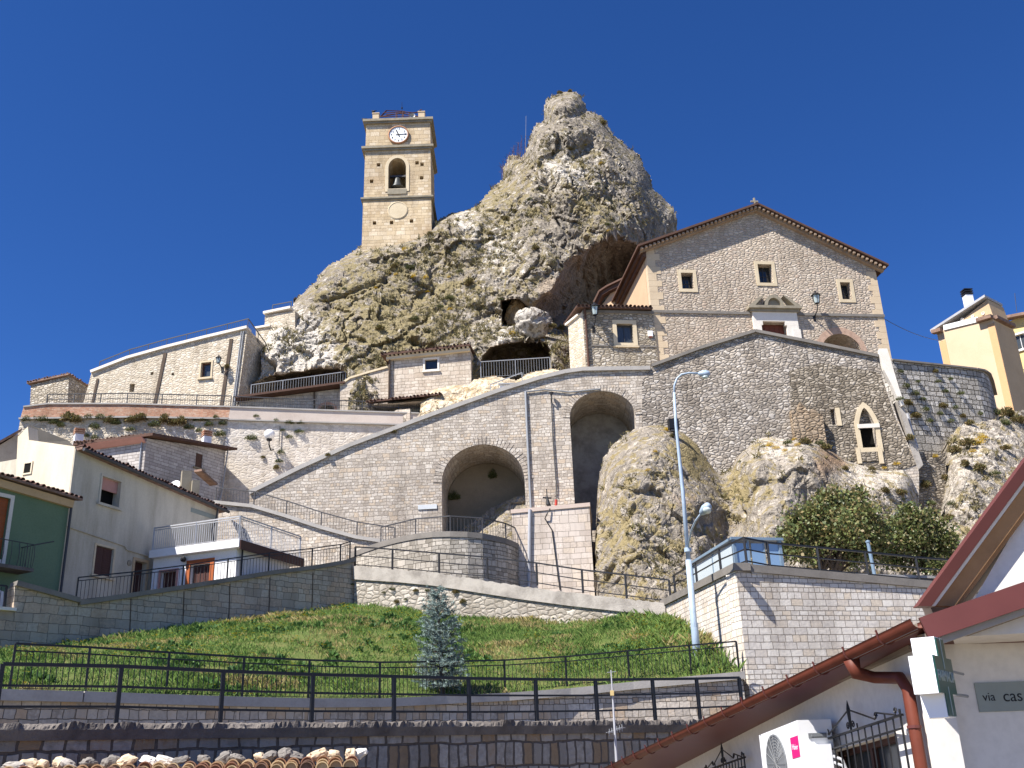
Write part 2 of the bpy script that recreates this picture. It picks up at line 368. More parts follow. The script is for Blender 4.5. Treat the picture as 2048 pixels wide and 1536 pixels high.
M['wallG'] = stone('rubble_wall_stone', [hexc('b0a69a'), hexc('c3b9ad'), hexc('cfc6ba'), hexc('b8ad9f'), hexc('d9d1c5'), hexc('c5b5a1')], hexc('a0968a'), 0.36, 0.19, 0.03, 0.11, False, 0.06, 0.45, hexc('857b70'))
M['rubbleG'] = stone('dark_mixed_rubble', [hexc('938b82'), hexc('b3aba2'), hexc('c9c2b9'), hexc('a1998f'), hexc('857d74'), hexc('bab0a3')], hexc('857d74'), 0.33, 0.19, 0.03, 0.2, True, 0.06, 0.4, hexc('6a635a'))
M['wallOld'] = stone('old_rubble_stone', [hexc('6f675c'), hexc('93897b'), hexc('a79d8e'), hexc('7d7366'), hexc('bdb3a4')], hexc('6f675b'), 0.30, 0.17, 0.035, 0.14, True, 0.06, 0.4, hexc('5a5248'))
M['terr'] = stone('pale_coursed_stone', [hexc('d0c9c0'), hexc('dcd5cb'), hexc('e2dcd2'), hexc('ccc3b8'), hexc('d6c9b7')], hexc('948b81'), 0.34, 0.165, 0.028, 0.03, False, 0.03, 0.10)
M['lowwall'] = stone('grey_coursed_stone', [hexc('b3aa9f'), hexc('c2b9ad'), hexc('a59b8f'), hexc('cdc4b8'), hexc('b9a48c')], hexc('6f675d'), 0.30, 0.15, 0.022, 0.06, False, 0.04, 0.2)
M['wallD'] = stone('grey_ashlar_stone', [hexc('a8a094'), hexc('b8afa2'), hexc('9f968a'), hexc('bba995'), hexc('b0a89c')], hexc('757067'), 0.5, 0.25, 0.022, 0.08, False, 0.03, 0.2, hexc('85807a'))
M['wallE'] = stone('rough_pale_rubble', [hexc('a29b90'), hexc('b5aea3'), hexc('948d82'), hexc('c2bbb0')], hexc('877f74'), 0.44, 0.22, 0.028, 0.2, True, 0.035, 0.3, hexc('8f8a80'))
M['dark'] = stone('dark_jointed_stone', [hexc('989187'), hexc('a9a197'), hexc('90887d'), hexc('b1a99e'), hexc('957f65')], hexc('655c54'), 0.26, 0.30, 0.05, 0.07, False, 0.06, 0.35, hexc('6a625b'))
M['white'] = stone('limewashed_rubble', [hexc('cfc6ba'), hexc('dcd4c8'), hexc('d5cbbd'), hexc('c3b9ab')], hexc('d3cabe'), 0.40, 0.19, 0.02, 0.22, True, 0.018, 0.35, hexc('b3a897'))
M['castle'] = stone('cream_rubble', [hexc('c6baa6'), hexc('d9cfbe'), hexc('cbbfac'), hexc('b5a995'), hexc('dcd3c3')], hexc('bdb19c'), 0.36, 0.18, 0.028, 0.2, True, 0.028, 0.25, hexc('9a8f7d'))
M['church'] = stone('church_rubble', [hexc('b3a696'), hexc('c6b9a9'), hexc('ab9d8d'), hexc('cfc4b5'), hexc('bba998')], hexc('a59989'), 0.34, 0.18, 0.035, 0.16, True, 0.05, 0.3, hexc('a08f7c'))
M['annex'] = stone('annex_rubble', [hexc('a39a8a'), hexc('bfb6a6'), hexc('8f8575'), hexc('d6cfc3'), hexc('b3a793')], hexc('857b6b'), 0.36, 0.18, 0.035, 0.16, True, 0.05, 0.25, hexc('8a8172'))
M['tower'] = stone('tower_stone', [hexc('c9b595'), hexc('d6c4a6'), hexc('bca888'), hexc('dccdb4')], hexc('b39f80'), 0.62, 0.30, 0.02, 0.07, False, 0.03, 0.6, hexc('a88f72'))
M['house'] = stone('cottage_stone', [hexc('c0b3a4'), hexc('d2c8ba'), hexc('b5a797'), hexc('cabfb0')], hexc('a89c8c'), 0.5, 0.24, 0.035, 0.10, False, 0.035, 0.2)
M['brick'] = stone('red_brick', [hexc('b9856a'), hexc('c49a80'), hexc('ad7d66'), hexc('c9a992')], hexc('b8a594'), 0.27, 0.075, 0.012, 0.01, False, 0.008, 0.45, hexc('b09a88'), big=False)
M['greybrick'] = stone('grey_split_block', [hexc('b8b2ae'), hexc('c8c3bf'), hexc('aea8a4')], hexc('7f7975'), 0.62, 0.20, 0.025, 0.0, False, 0.03, 0.1, big=False)
M['pier'] = stone('squared_pier_stone', [hexc('cbbfb3'), hexc('d6cbc0'), hexc('bfb2a6'), hexc('d2c4b4')], hexc('8f8579'), 0.62, 0.31, 0.022, 0.03, False, 0.02, 0.1)
M['curvewall'] = stone('curved_wall_stone', [hexc('a29c92'), hexc('b5aea3'), hexc('8e887e'), hexc('bdb6ab')], hexc('605a51'), 0.42, 0.22, 0.03, 0.08, False, 0.04, 0.3)
M['bastion'] = stone('bastion_blocks', [hexc('a9a49c'), hexc('c2bdb4'), hexc('938e86'), hexc('cec9c1')], hexc('5c574f'), 0.55, 0.36, 0.06, 0.12, False, 0.12, 0.3)
M['conc'] = plaster('weathered_concrete', hexc('a9a39b'), hexc('736d67'), 0.9, 0.9, 1.4, False, 0.02)
M['coping'] = plaster('pale_coping_stone', hexc('a8a49f'), hexc('827e79'), 0.85, 0.6, 1.0)
M['copdark'] = plaster('grey_coping_stone', hexc('7f7a74'), hexc('5d5954'), 0.85, 0.6, 1.2)
M['dkconc'] = plaster('mossy_dark_concrete', hexc('716b66'), hexc('443f3d'), 0.95, 0.9, 1.6, False, 0.04)
M['trim'] = plaster('cream_dressed_stone', hexc('cfc0a4'), hexc('b19f80'), 0.85, 0.5, 1.1)
M['trimw'] = plaster('white_dressed_stone', hexc('dcd6cc'), hexc('bdb5a8'), 0.8, 0.4, 1.1)
M['trimg'] = plaster('greenish_weathered_stone', hexc('958d7c'), hexc('6d675a'), 0.9, 0.8, 1.5)
M['quoin'] = plaster('quoin_stone', hexc('cbb89c'), hexc('b39f83'), 0.85, 0.5, 0.9)
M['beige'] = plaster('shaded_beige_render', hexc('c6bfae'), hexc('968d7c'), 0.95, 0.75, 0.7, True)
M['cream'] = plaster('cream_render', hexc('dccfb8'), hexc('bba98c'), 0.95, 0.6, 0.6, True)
M['green'] = plaster('green_render', hexc('6a7f66'), hexc('5c7158'), 0.95, 0.8, 0.6)
M['whitep'] = plaster('white_render', hexc('e2e2e4'), hexc('c9c9cc'), 0.9, 0.4, 0.6)
M['shopw'] = plaster('shop_white_render', hexc('dcd8d2'), hexc('c9c4bd'), 0.9, 0.4, 0.5, False, 0.003)
M['yellow'] = plaster('ochre_yellow_render', hexc('cdb89b'), hexc('bca587'), 0.95, 0.5, 0.5)
M['yellow2'] = plaster('bright_yellow_render', hexc('dcc68c'), hexc('ccb47a'), 0.95, 0.4, 0.5)
M['ochreband'] = plaster('orange_corner_render', hexc('cda67c'), hexc('be966c'), 0.95, 0.4, 0.6)
M['buff'] = plaster('buff_render', hexc('c2a988'), hexc('a98f70'), 0.95, 0.5, 0.6)
M['apse'] = plaster('apricot_render', hexc('c8aa8a'), hexc('b09478'), 0.95, 0.5, 0.8)
M['roof'] = plaster('brown_roof_edge', hexc('5e473d'), hexc('44342d'), 0.8, 0.6, 2.0)
M['tile'] = plaster('old_clay_tile', hexc('8d7466'), hexc('5d4c45'), 0.9, 0.9, 3.0, False, 0.01)
M['tiledk'] = plaster('dark_clay_tile', hexc('5d4742'), hexc('3f3230'), 0.9, 0.8, 3.0)
M['iron'] = flat('black_painted_iron', (0.012, 0.012, 0.014), 0.45, 0.4)
M['irong'] = flat('dark_grey_iron', (0.05, 0.05, 0.055), 0.55, 0.4)
M['galv'] = flat('galvanised_steel', (0.30, 0.31, 0.32), 0.45, 0.4, 0.3)
M['paleiron'] = flat('pale_grey_railing_paint', hexc('a7a8ac'), 0.5, 0.4)
M['pole'] = flat('pale_blue_pole_paint', hexc('9fb0c2'), 0.45, 0.4, 0.0, 0.35)
M['bronze'] = flat('dark_bronze', (0.05, 0.055, 0.055), 0.5, 0.5, 0.3)
M['rust'] = flat('rusty_purple_iron', (0.07, 0.025, 0.03), 0.7, 0.3)
M['glass'] = glass('dark_window_glass'); M['glassb'] = glass('grey_window_glass', (0.05, 0.06, 0.07), 0.15)
M['black'] = flat('unlit_interior', (0.01, 0.009, 0.008), 0.9, 0.1)
M['brownwood'] = flat('dark_brown_shutter', hexc('4a2f2b'), 0.6, 0.3); M['redwood'] = flat('red_brown_wood', hexc('6b3a2c'), 0.6, 0.3)
M['orangewood'] = flat('orange_wood', hexc('a0572f'), 0.6, 0.3); M['pink'] = flat('pink_roller_blind', hexc('b98a80'), 0.7, 0.3)
M['copper'] = flat('red_brown_gutter_paint', hexc('693628'), 0.55, 0.25, 0.0, 0.5); M['fascia'] = flat('dark_red_fascia_metal', hexc('5f332f'), 0.45, 0.4)
M['soffit'] = plaster('grey_brown_soffit', hexc('8b8075'), hexc('6f655b'), 0.9, 0.4, 1.0); M['timber'] = plaster('stained_timber', hexc('a07d5a'), hexc('7d5f42'), 0.8, 0.7, 2.0)
M['signw'] = flat('white_sign_metal', hexc('e6e8ec'), 0.35, 0.5, 0.0, 0.05); M['signg'] = flat('dark_green_sign_plastic', hexc('10493c'), 0.3, 0.5)
M['letw'] = flat('pale_sign_letters', hexc('aab7b0'), 0.5, 0.3); M['plate'] = flat('grey_street_plate', hexc('8b938e'), 0.6, 0.3); M['ink'] = flat('black_lettering', (0.01, 0.01, 0.012), 0.5, 0.3)
M['magenta'] = flat('magenta_sticker', hexc('cf1d6e'), 0.5, 0.3, 0.0, 0.05); M['acw'] = flat('white_ac_casing', hexc('dedfe0'), 0.4, 0.4, 0.0, 0.08); M['acg'] = flat('grey_ac_parts', (0.16, 0.17, 0.18), 0.5)
M['kiosk'] = flat('blue_grey_kiosk_metal', hexc('74889a'), 0.4, 0.4); M['kglass'] = glass('pale_kiosk_panel', hexc('b9c4c9'), 0.2); M['kglassb'] = glass('blue_kiosk_glass', hexc('7f9bb8'), 0.08)
M['blind'] = flat('globe_white', (0.85, 0.85, 0.85), 0.3, 0.5, 0.0, 0.0); M['lampglass'] = glass('frosted_lantern_glass', hexc('b9c6c4'), 0.25)
M['bark'] = plaster('tree_bark', hexc('5d5147'), hexc('3d342d'), 0.95, 0.8, 3.0, True, 0.02)
M['red'] = flat('red_plastic', hexc('a83a2c'), 0.5)
M['cragrock'] = rockmat('crag_limestone', hexc('9c9386'), hexc('cac3b8'), hexc('9d9069'), hexc('85796b'))
M['cliffrock'] = rockmat('lower_cliff_rock', hexc('a49b8f'), hexc('c6bdb0'), hexc('a8986c'), hexc('7f6b58'), 1.2)
M['creamrock'] = rockmat('cream_ledge_rock', hexc('cdbb9f'), hexc('e0d2ba'), hexc('b59c6e'), hexc('96774f'), 1.2)
M['soil'] = plaster('earth_and_gravel', hexc('7d7466'), hexc('5d5548'), 0.95, 0.8, 0.6, False, 0.03)
M['road'] = plaster('asphalt', (0.055, 0.054, 0.053), (0.04, 0.04, 0.04), 0.95, 0.6, 0.8)
M['turf'] = plaster('grassy_earth', hexc('4d5c2c'), hexc('6d6a40'), 0.95, 0.9, 0.9, False, 0.05)
M['grass'] = leafmat('grass_blades', [hexc('546e37'), hexc('6a8644'), hexc('809a50'), hexc('627e40'), hexc('889353'), hexc('58723a')], 0.6, 0.25, 0.15)
M['dand'] = leafmat('dandelion_petals', [hexc('d8b51c'), hexc('e2c530')], 0.6, 0.1)
M['tuft'] = leafmat('dark_tuft_leaves', [hexc('39442a'), hexc('4c5833'), hexc('5e6840'), hexc('6d6a48')], 0.7, 0.15, 0.1)
M['dry'] = leafmat('dry_tuft_stalks', [hexc('756548'), hexc('8d7b58'), hexc('5c5138'), hexc('6b6c42')], 0.8, 0.15, 0.1)
M['broom'] = leafmat('broom_flowers', [hexc('b8961e'), hexc('cba52a'), hexc('6f7030'), hexc('d2b03a')], 0.7, 0.15, 0.1)
M['laurel'] = leafmat('glossy_dark_leaves', [hexc('4a5733'), hexc('5d693c'), hexc('6a7545'), hexc('77794c'), hexc('83744f')], 0.45, 0.22, 0.3)
M['laurelb'] = leafmat('olive_brown_leaves', [hexc('50542f'), hexc('626a3e'), hexc('72734a'), hexc('7f6d4d'), hexc('586a39')], 0.42, 0.2, 0.4)
M['spruce'] = leafmat('blue_spruce_needles', [hexc('617270'), hexc('768782'), hexc('879892'), hexc('53635f')], 0.7, 0.1, 0.15)
M['pigeon'] = flat('black_feathers', (0.012, 0.012, 0.014), 0.7)
M['scrub'] = leafmat('dry_scrub_blades', [hexc('77704f'), hexc('8d815d'), hexc('666446'), hexc('9a8c68'), hexc('5c5a40')], 0.8, 0.2, 0.1)
M['straw'] = leafmat('dry_straw_blades', [hexc('a3976a'), hexc('b5a878'), hexc('8f8a58'), hexc('8a8f50'), hexc('9c8c62')], 0.7, 0.25, 0.1)
M['weed'] = leafmat('broad_weed_leaves', [hexc('35502a'), hexc('436033'), hexc('507039'), hexc('5c7a44')], 0.6, 0.2, 0.2)
# ================================================================ shared builders
def rectpts(P, r, z_split=None):
    s0, s1, z0, z1 = P.rect(*r); return [P.pt(s0, z0), P.pt(s1, z0), P.pt(s1, z1), P.pt(s0, z1)]
def archpts(P, x0, x1, yb, ysp, yap, n=14, pointed=False):
    s0 = P.sz(x0, (yb + ysp) / 2)[0]; s1 = P.sz(x1, (yb + ysp) / 2)[0]; xm = (x0 + x1) / 2
    zb, zs, za = P.sz(xm, yb)[1], P.sz(xm, ysp)[1], P.sz(xm, yap)[1]; c = (s0 + s1) / 2; w = (s1 - s0) / 2
    out = [P.pt(s0, zb), P.pt(s1, zb)]
    for i in range(n + 1):
        a = math.pi * i / n
        x = math.cos(a); y = math.sin(a)
        if pointed: y = (1 - abs(x) ** 1.5) ** 0.9 if abs(x) < 1 else 0
        out.append(P.pt(c + w * x, zs + (za - zs) * y))
    return out
def ring(mb, P, outer, inner, o0, o1):       # flat ring of trim between two loops of equal length
    n = len(outer); k = len(mb.v); N = P.n
    vs = [p + N * o1 for p in outer] + [p + N * o1 for p in inner] + [p + N * o0 for p in outer] + [p + N * o0 for p in inner]
    fs = []
    for i in range(n):
        j = (i + 1) % n
        fs += [(i, j, n + j, n + i), (2 * n + i, 2 * n + j, j, i), (n + i, n + j, 3 * n + j, 3 * n + i)]
    return mb.add(vs, fs)
def grow(P, pts, d):
    c = sum(pts, Vector((0, 0, 0))) / len(pts); out = []
    n = len(pts)
    for i in range(n):
        a = (pts[i] - pts[i - 1]); b = (pts[(i + 1) % n] - pts[i])
        na = a.cross(P.n).normalized() if a.length > 1e-6 else Vector(); nb = b.cross(P.n).normalized() if b.length > 1e-6 else Vector()
        m = (na + nb); m = m / max(0.3, m.length_squared) * 2
        if (pts[i] - c).dot(m) < 0: m = -m
        out.append(pts[i] + m * d)
    return out
def window(parent, P, inner, fw=0.15, fmat='trim', pmat='glass', rec=0.25, sill=True, bars=0, name='window', proud=0.05, barmat='brownwood'):
    s0, s1, z0, z1 = P.rect(*inner)
    f = MB(); pts = [P.pt(s0, z0), P.pt(s1, z0), P.pt(s1, z1), P.pt(s0, z1)]
    ring(f, P, grow(P, pts, fw), pts, -0.02, proud)
    if sill: f.pbox(P, s0 - fw - 0.05, s1 + fw + 0.05, z0 - fw - 0.06, z0 - fw + 0.03, -0.02, proud + 0.09)
    w = f.build(name, M[fmat], parent)
    p = MB(); p.pbox(P, s0, s1, z0, z1, -rec - 0.03, -rec); p.build('pane', M[pmat], w)
    b = MB(); t = 0.045
    b.pbox(P, s0, s0 + t, z0, z1, -rec, -rec + 0.05); b.pbox(P, s1 - t, s1, z0, z1, -rec, -rec + 0.05); b.pbox(P, s0 + t, s1 - t, z1 - t, z1, -rec, -rec + 0.05); b.pbox(P, s0 + t, s1 - t, z0, z0 + t, -rec, -rec + 0.05)
    for i in range(bars):
        x = s0 + (s1 - s0) * (i + 1) / (bars + 1); b.pbox(P, x - t / 2, x + t / 2, z0 + t, z1 - t, -rec, -rec + 0.045)
    b.build('sash', M[barmat], w); return w
def holer(P, r, d=0.6): return (rectpts(P, r), d)
def coping(parent, pts, w, h, mat, over=0.0, name='coping'):
    mb = MB()
    for a, b in zip(pts[:-1], pts[1:]):
        a, b = Vector(a), Vector(b); e = (b - a).normalized() * 0.004
        mb.beam(a + Vector((0, 0, h / 2)), b + Vector((0, 0, h / 2)) + e, w, h)
    return mb.build(name, M[mat], parent)
def railing(name, label, pts, h, mat='irong', posts=None, every=2.0, rails=(1.0,), bal=None, pr=0.035, rr=0.02, br=0.009, group='railings', cat='railing', ball=(0.08, 0.95), square=True, top=None):
    """pts: base polyline; posts at the polyline points (every=None) or evenly; one infill panel of bars per bay."""
    P = [Vector(p) for p in pts]
    if every:
        Q = [P[0]]
        for a, b in zip(P[:-1], P[1:]):
            k = max(1, round((b - a).length / every)); Q += [a + (b - a) * (i + 1) / k for i in range(k)]
    else: Q = P
    t = thing(name, label, cat, Q[0], group); up = Vector((0, 0, 1))
    for q in Q:
        mb = MB()
        if square: mb.box(q + up * h / 2, pr * 2, pr * 2, h, math.atan2((P[-1] - P[0]).y, (P[-1] - P[0]).x))
        else: mb.tube([q, q + up * h], pr, 6)
        mb.build('post', M[mat], t)
    for i, f in enumerate(rails):
        mb = MB(); r = rr if i else rr * 1.5
        for a, b in zip(Q[:-1], Q[1:]): mb.beam(a + up * h * f, b + up * h * f, r * 2, r * 2)
        mb.build('top_rail' if i == 0 else 'rail', M[mat], t)
    if bal:
        for a, b in zip(Q[:-1], Q[1:]):
            mb = MB(); k = max(2, round((b - a).length / bal))
            mb.beam(a + up * h * ball[0], b + up * h * ball[0], rr, rr)
            for i in range(1, k):
                q = a + (b - a) * i / k; mb.beam(q + up * h * ball[0], q + up * h * ball[1], br * 2, br * 2, (0, 1, 0))
            mb.build('baluster_panel', M[mat], t)
    return t
def lantern(P, x, y, label, arm_y, size=0.55, mat='iron'):   # wall lantern: (x,y) head centre in the picture, arm_y the foot of its bracket
    off = 0.75; s, z = P.sz(x, y); s2, za = P.sz(x, arm_y)
    t = thing('wall_lantern', label, 'lantern', P.pt(s, za), 'wall lanterns of the old town'); c = P.pt(s, z, off)
    mb = MB(); q = size / 2
    mb.tube([P.pt(s, za, 0.0), P.pt(s, za, 0.25), P.pt(s, za + 0.08, 0.5), P.pt(s, za + 0.25, off), c - Vector((0, 0, q))], 0.035)
    mb.tube([P.pt(s, za - 0.35, 0), P.pt(s, za - 0.2, 0.2), P.pt(s, za, 0.3)], 0.03); mb.pbox(P, s - 0.09, s + 0.09, za - 0.4, za + 0.1, 0.0, 0.03)
    mb.build('bracket', M[mat], t)
    mb = MB(); mb.lathe(c, [(q * 0.45, -q), (q * 0.72, q * 0.55)], 4); mb.build('lamp_glass', M['lampglass'], t)
    mb = MB(); mb.lathe(c, [(q * 0.9, q * 0.55), (q * 0.95, q * 0.65), (q * 0.45, q * 1.1), (q * 0.18, q * 1.2), (q * 0.2, q * 1.45), (0.02, q * 1.6)], 8)
    for k in range(4):
        a = math.pi / 2 * k; u = Vector((math.cos(a), math.sin(a), 0)); mb.tube([c + u * q * 0.47 - Vector((0, 0, q)), c + u * q * 0.76 + Vector((0, 0, q * 0.55))], 0.025, 4)
    mb.lathe(c, [(q * 0.5, -q - 0.04), (q * 0.5, -q + 0.01)], 4); mb.build('lamp_cap', M[mat], t); return t
def tile_edge(mb, a, b, r=0.1, L=0.5, back=(0, 1, 0.3), step=0.24, jit=0.03):      # row of half-round tile ends along an eave a->b
    a, b, back = Vector(a), Vector(b), Vector(back).normalized(); d = (b - a); n = max(2, int(d.length / step)); u = d.normalized(); up = u.cross(back); up = up if up.z > 0 else -up
    for i in range(n):
        c = a + d * ((i + 0.5) / n) + up * random.uniform(-jit, jit) - back * random.uniform(0, 0.1)
        vs = []; m = 6
        for e, rr in ((0, r), (L, r * 0.85)):
            for q in (1.0, 0.8):
                vs += [c + back * e + (u * math.cos(math.pi * k / m) + up * math.sin(math.pi * k / m)) * rr * q for k in range(m + 1)]
        w = m + 1; fs = []
        for k in range(m): fs += [(k, k + 1, 2 * w + k + 1, 2 * w + k), (w + k + 1, w + k, 3 * w + k, 3 * w + k + 1), (k + 1, k, w + k, w + k + 1)]
        mb.add(vs, fs)
    return mb
def interp(tab, x):
    for (a, b), (c, d) in zip(tab[:-1], tab[1:]):
        if a <= x <= c: return b + (d - b) * (x - a) / (c - a)
    return tab[0][1] if x < tab[0][0] else tab[-1][1]
# ================================================================ ground under everything
def zprof(Y): return interp([(-80, -1.6), (19, -1.6), (22, -0.6), (35, -0.2), (38, 1.5), (44, 4.0), (47, 5.2), (52, 7.5), (57, 9), (65, 10.5), (66.5, 17), (72, 21), (90, 26), (130, 26), (300, 0), (900, -20), (2500, -40)], Y)
def terrain():
    ys = list(range(-80, 16, 8)) + list(range(16, 100, 2)) + list(range(100, 300, 20)) + [400, 600, 900, 1500, 2500]; xs = [-2500, -800, -300, -150, -90] + list(range(-70, 71, 5)) + [90, 150, 300, 800, 2500]
    v = []; f = []
    for y in ys:
        for x in xs:
            side = 1 / (1 + (max(0, abs(x - 5) - 60) / 45) ** 2); z = zprof(y); v.append((x, y, z * side if z > 0 else z))
    n = len(xs)
    for j in range(len(ys) - 1):
        for i in range(n - 1): f.append((j * n + i, j * n + i + 1, (j + 1) * n + i + 1, (j + 1) * n + i))
    mkmesh('ground', np.array(v, float), f, M['soil'], None, True, 'structure')
terrain()
# ================================================================ clock tower
T = pl((723, 490, 80), (864, 484, 80.0))
def tower():
    t = thing('clock_tower', 'square cream stone clock tower with bell opening standing on the rocky ridge', 'clock tower', at(795, 500, 82))
    D = 4.2
    def zz(y): return T.sz(794, y)[1]
    sL = [T.sz(724, 450)[0], T.sz(728, 350)[0], T.sz(731, 270)[0]]; sR = [T.sz(863.5, 430)[0], T.sz(862, 350)[0], T.sz(861, 270)[0]]
    zc = [zz(540), zz(397), zz(297), zz(243)]
    putlog = [[(749, 446), (783, 445), (823, 442)], [(757, 329), (834, 325), (844, 328), (743, 362), (843, 355)], []]
    for i in range(3):
        mb = MB(); P = T; ins = 0.04 * i
        o = [P.pt(sL[i], zc[i], -ins), P.pt(sR[i], zc[i], -ins), P.pt(sR[i] - 0.05, zc[i + 1], -ins), P.pt(sL[i] + 0.05, zc[i + 1], -ins)]
        hs = [([p - P.n * ins for p in rectpts(P, (x - 3.5, y - 3.5, x + 3.5, y + 3.5))], 0.6) for x, y in putlog[i]]
        if i == 1: hs.append(([p - P.n * ins for p in archpts(P, 776.5, 812, 377, 335, 316)], 3.6))
        mb.wall(P, o, hs, D - 2 * ins); mb.build('wall', M['tower'], t)
    for i, (y, hh, pr) in enumerate(((397, 0.30, 0.16), (297, 0.42, 0.26), (243, 0.45, 0.26))):
        mb = MB(); z = zz(y); a, b = sL[min(i, 2)], sR[min(i, 2)]
        mb.pbox(T, a - pr, b + pr, z, z + hh * 0.55, -D - pr, pr); mb.pbox(T, a - pr * 0.5, b + pr * 0.5, z - hh * 0.45, z - 0.003, -D - pr * 0.5, pr * 0.5)
        mb.build('cornice', M['trimg'], t)
    zt = zz(243) + 0.25
    for x0, x1, o in ((745, 757.5, 0), (836.5, 849, 0), (846, 856, -3.2), (742, 754, -3.2)):
        s0, s1 = T.sz(x0, 235)[0], T.sz(x1, 235)[0]; mb = MB(); mb.pbox(T, s0, s1, zt, zt + 0.75, o - 0.55, o - 0.02); mb.pbox(T, s0 - 0.05, s1 + 0.05, zt + 0.753, zt + 0.84, o - 0.6, o + 0.03); mb.build('parapet_pillar', M['quoin'], t)
    ar = archpts(T, 776.5, 812, 377, 335, 316); mb = MB(); ring(mb, T, grow(T, ar, 0.3), ar, -0.1, 0.02); mb.build('arch_surround', M['trim'], t)
    mb = MB(); s0, s1, z0, z1 = T.rect(776, 378, 812, 388); mb.pbox(T, s0 - 0.05, s1 + 0.05, z0, z1, -0.05, 0.04); mb.build('sill_panel', M['trimg'], t)
    s, z = T.sz(795.5, 421); mb = MB(); mb.lathe(T.pt(s, z, -0.02), [(0.92, 0.0), (0.92, 0.06), (0.84, 0.09), (0.84, 0.06), (0.01, 0.065)], 28, T.n); mb.build('stone_disc', M['trim'], t)
    s, z = T.sz(797, 270); mb = MB(); mb.lathe(T.pt(s, z, -0.05), [(1.0, 0.0), (1.0, 0.14), (0.93, 0.19), (0.86, 0.17), (0.85, 0.1)], 32, T.n); dial = mb.build('clock_rim', flat('terracotta_clock_rim', hexc('a57a5c'), 0.7), t, True)
    mb = MB(); mb.lathe(T.pt(s, z, -0.05), [(0.86, 0.0), (0.86, 0.12), (0.01, 0.121)], 32, T.n); face = mb.build('clock_face', flat('white_clock_enamel', hexc('e9edf2'), 0.4, 0.4, 0, 0.05), t)
    for k in range(1, 13):
        a = math.pi / 2 - k * math.pi / 6; text('numeral', str(k), T, s + 0.66 * math.cos(a), z + 0.66 * math.sin(a), 0.08, 0.3, M['ink'], face)
    for a, L, w in ((rad(112.5), 0.55, 0.11), (rad(3), 0.8, 0.07)):      # hour towards 11-12, minute towards 3
        mb = MB(); u = T.d * math.cos(a) + Vector((0, 0, 1)) * math.sin(a); c = T.pt(s, z, 0.09); mb.beam(c - u * 0.25, c + u * L, w, 0.02, T.n); mb.build('hand', M['ink'], face)
    # bell hung inside the opening
    s, zb = T.sz(794.5, 375); c = at(794.5, 376.5, 80.75); zb = c.z; b = thing('church_bell', 'dark bronze bell hanging in the arched opening of the tower', 'bell', c + Vector((0, 0, 1.2)))
    mb = MB(); mb.lathe(c, [(0.58, 0.0), (0.60, 0.05), (0.47, 0.25), (0.36, 0.6), (0.30, 0.95), (0.22, 1.08), (0.06, 1.14)], 20); mb.build('bell_body', M['bronze'], b, True)
    mb = MB(); mb.pbox(T, s - 0.78, s + 0.78, zb + 1.16, zb + 1.36, -0.86, -0.64); mb.build('yoke', M['irong'], b)
    mb = MB(); mb.tube([c + Vector((0, 0, 0.4)), c + Vector((0, 0, -0.05))], [0.03, 0.08]); mb.build('clapper', M['iron'], b)
    # rusty iron frame, loudspeaker and rod on the roof
    f = thing('iron_frame', 'bent rusty iron frame lying across the flat top of the tower', 'iron frame', at(795, 238, 81))
    mb = MB(); q = lambda x, y, o=-2.0: at(x, y, 80 - o)
    for pts in (((760, 234), (772, 221), (800, 222), (822, 226), (835, 224), (842, 219)), ((763, 233), (790, 228), (810, 224), (832, 226)), ((766, 226), (800, 224), (812, 228)), ((772, 229), (806, 227), (836, 233)), ((792, 224), (792, 238)), ((818, 226), (818, 238)), ((806, 222), (804, 238)), ((760, 234), (800, 232), (838, 234))):
        mb.tube([q(x, y) for x, y in pts], 0.045, 5); mb.tube([q(x + 2, y, -4.0) for x, y in pts], 0.045, 5)
    mb.build('frame_bars', M['rust'], f)
    mb = MB(); mb.tube([q(804, 238), q(804, 215), q(804, 204)], [0.03, 0.025, 0.015], 5); mb.lathe(q(804, 216), [(0.02, -0.12), (0.1, 0), (0.02, 0.12)], 8); mb.build('rod', M['iron'], f)
    c = q(824.5, 231, -1.2); o = thing('loudspeaker', 'pale horn loudspeaker on top of the clock tower', 'loudspeaker', c)
    mb = MB(); mb.lathe(c, [(0.05, -0.4), (0.12, -0.25), (0.28, 0.0), (0.24, -0.02), (0.08, -0.15)], 14, T.n); mb.build('horn', M['galv'], o)
    mb = MB(); mb.tube([c - Vector((0, 0, 0.6)) - T.n * 0.2, c - T.n * 0.2], 0.03); mb.build('bracket', M['irong'], o)
    for (x, y, lab) in ((747, 224, 'black bird perched on the left parapet pillar of the tower'), (727.5, 240, 'black bird perched at the left end of the tower top cornice')):
        c = at(x, y, 80.1); mb = MB()
        mb.lathe(c + T.d * -0.16, [(0.02, -0.02), (0.09, 0.08), (0.11, 0.2), (0.05, 0.34), (0.015, 0.5)], 8, (T.d * 1 + Vector((0, 0, 0.35))))
        mb.lathe(c + T.d * -0.13 + Vector((0, 0, 0.06)), [(0.02, 0.0), (0.06, 0.05), (0.055, 0.11), (0.01, 0.16)], 8); mb.tube([c + T.d * -0.15 + Vector((0, 0, 0.15)), c + T.d * -0.24 + Vector((0, 0, 0.14))], [0.02, 0.005], 4)
        mb.tube([c, c - Vector((0, 0, 0.12))], 0.012, 4)
        tag(mb.build('bird', M['pigeon'], None, True), lab, 'bird', 'birds on the tower')
tower()
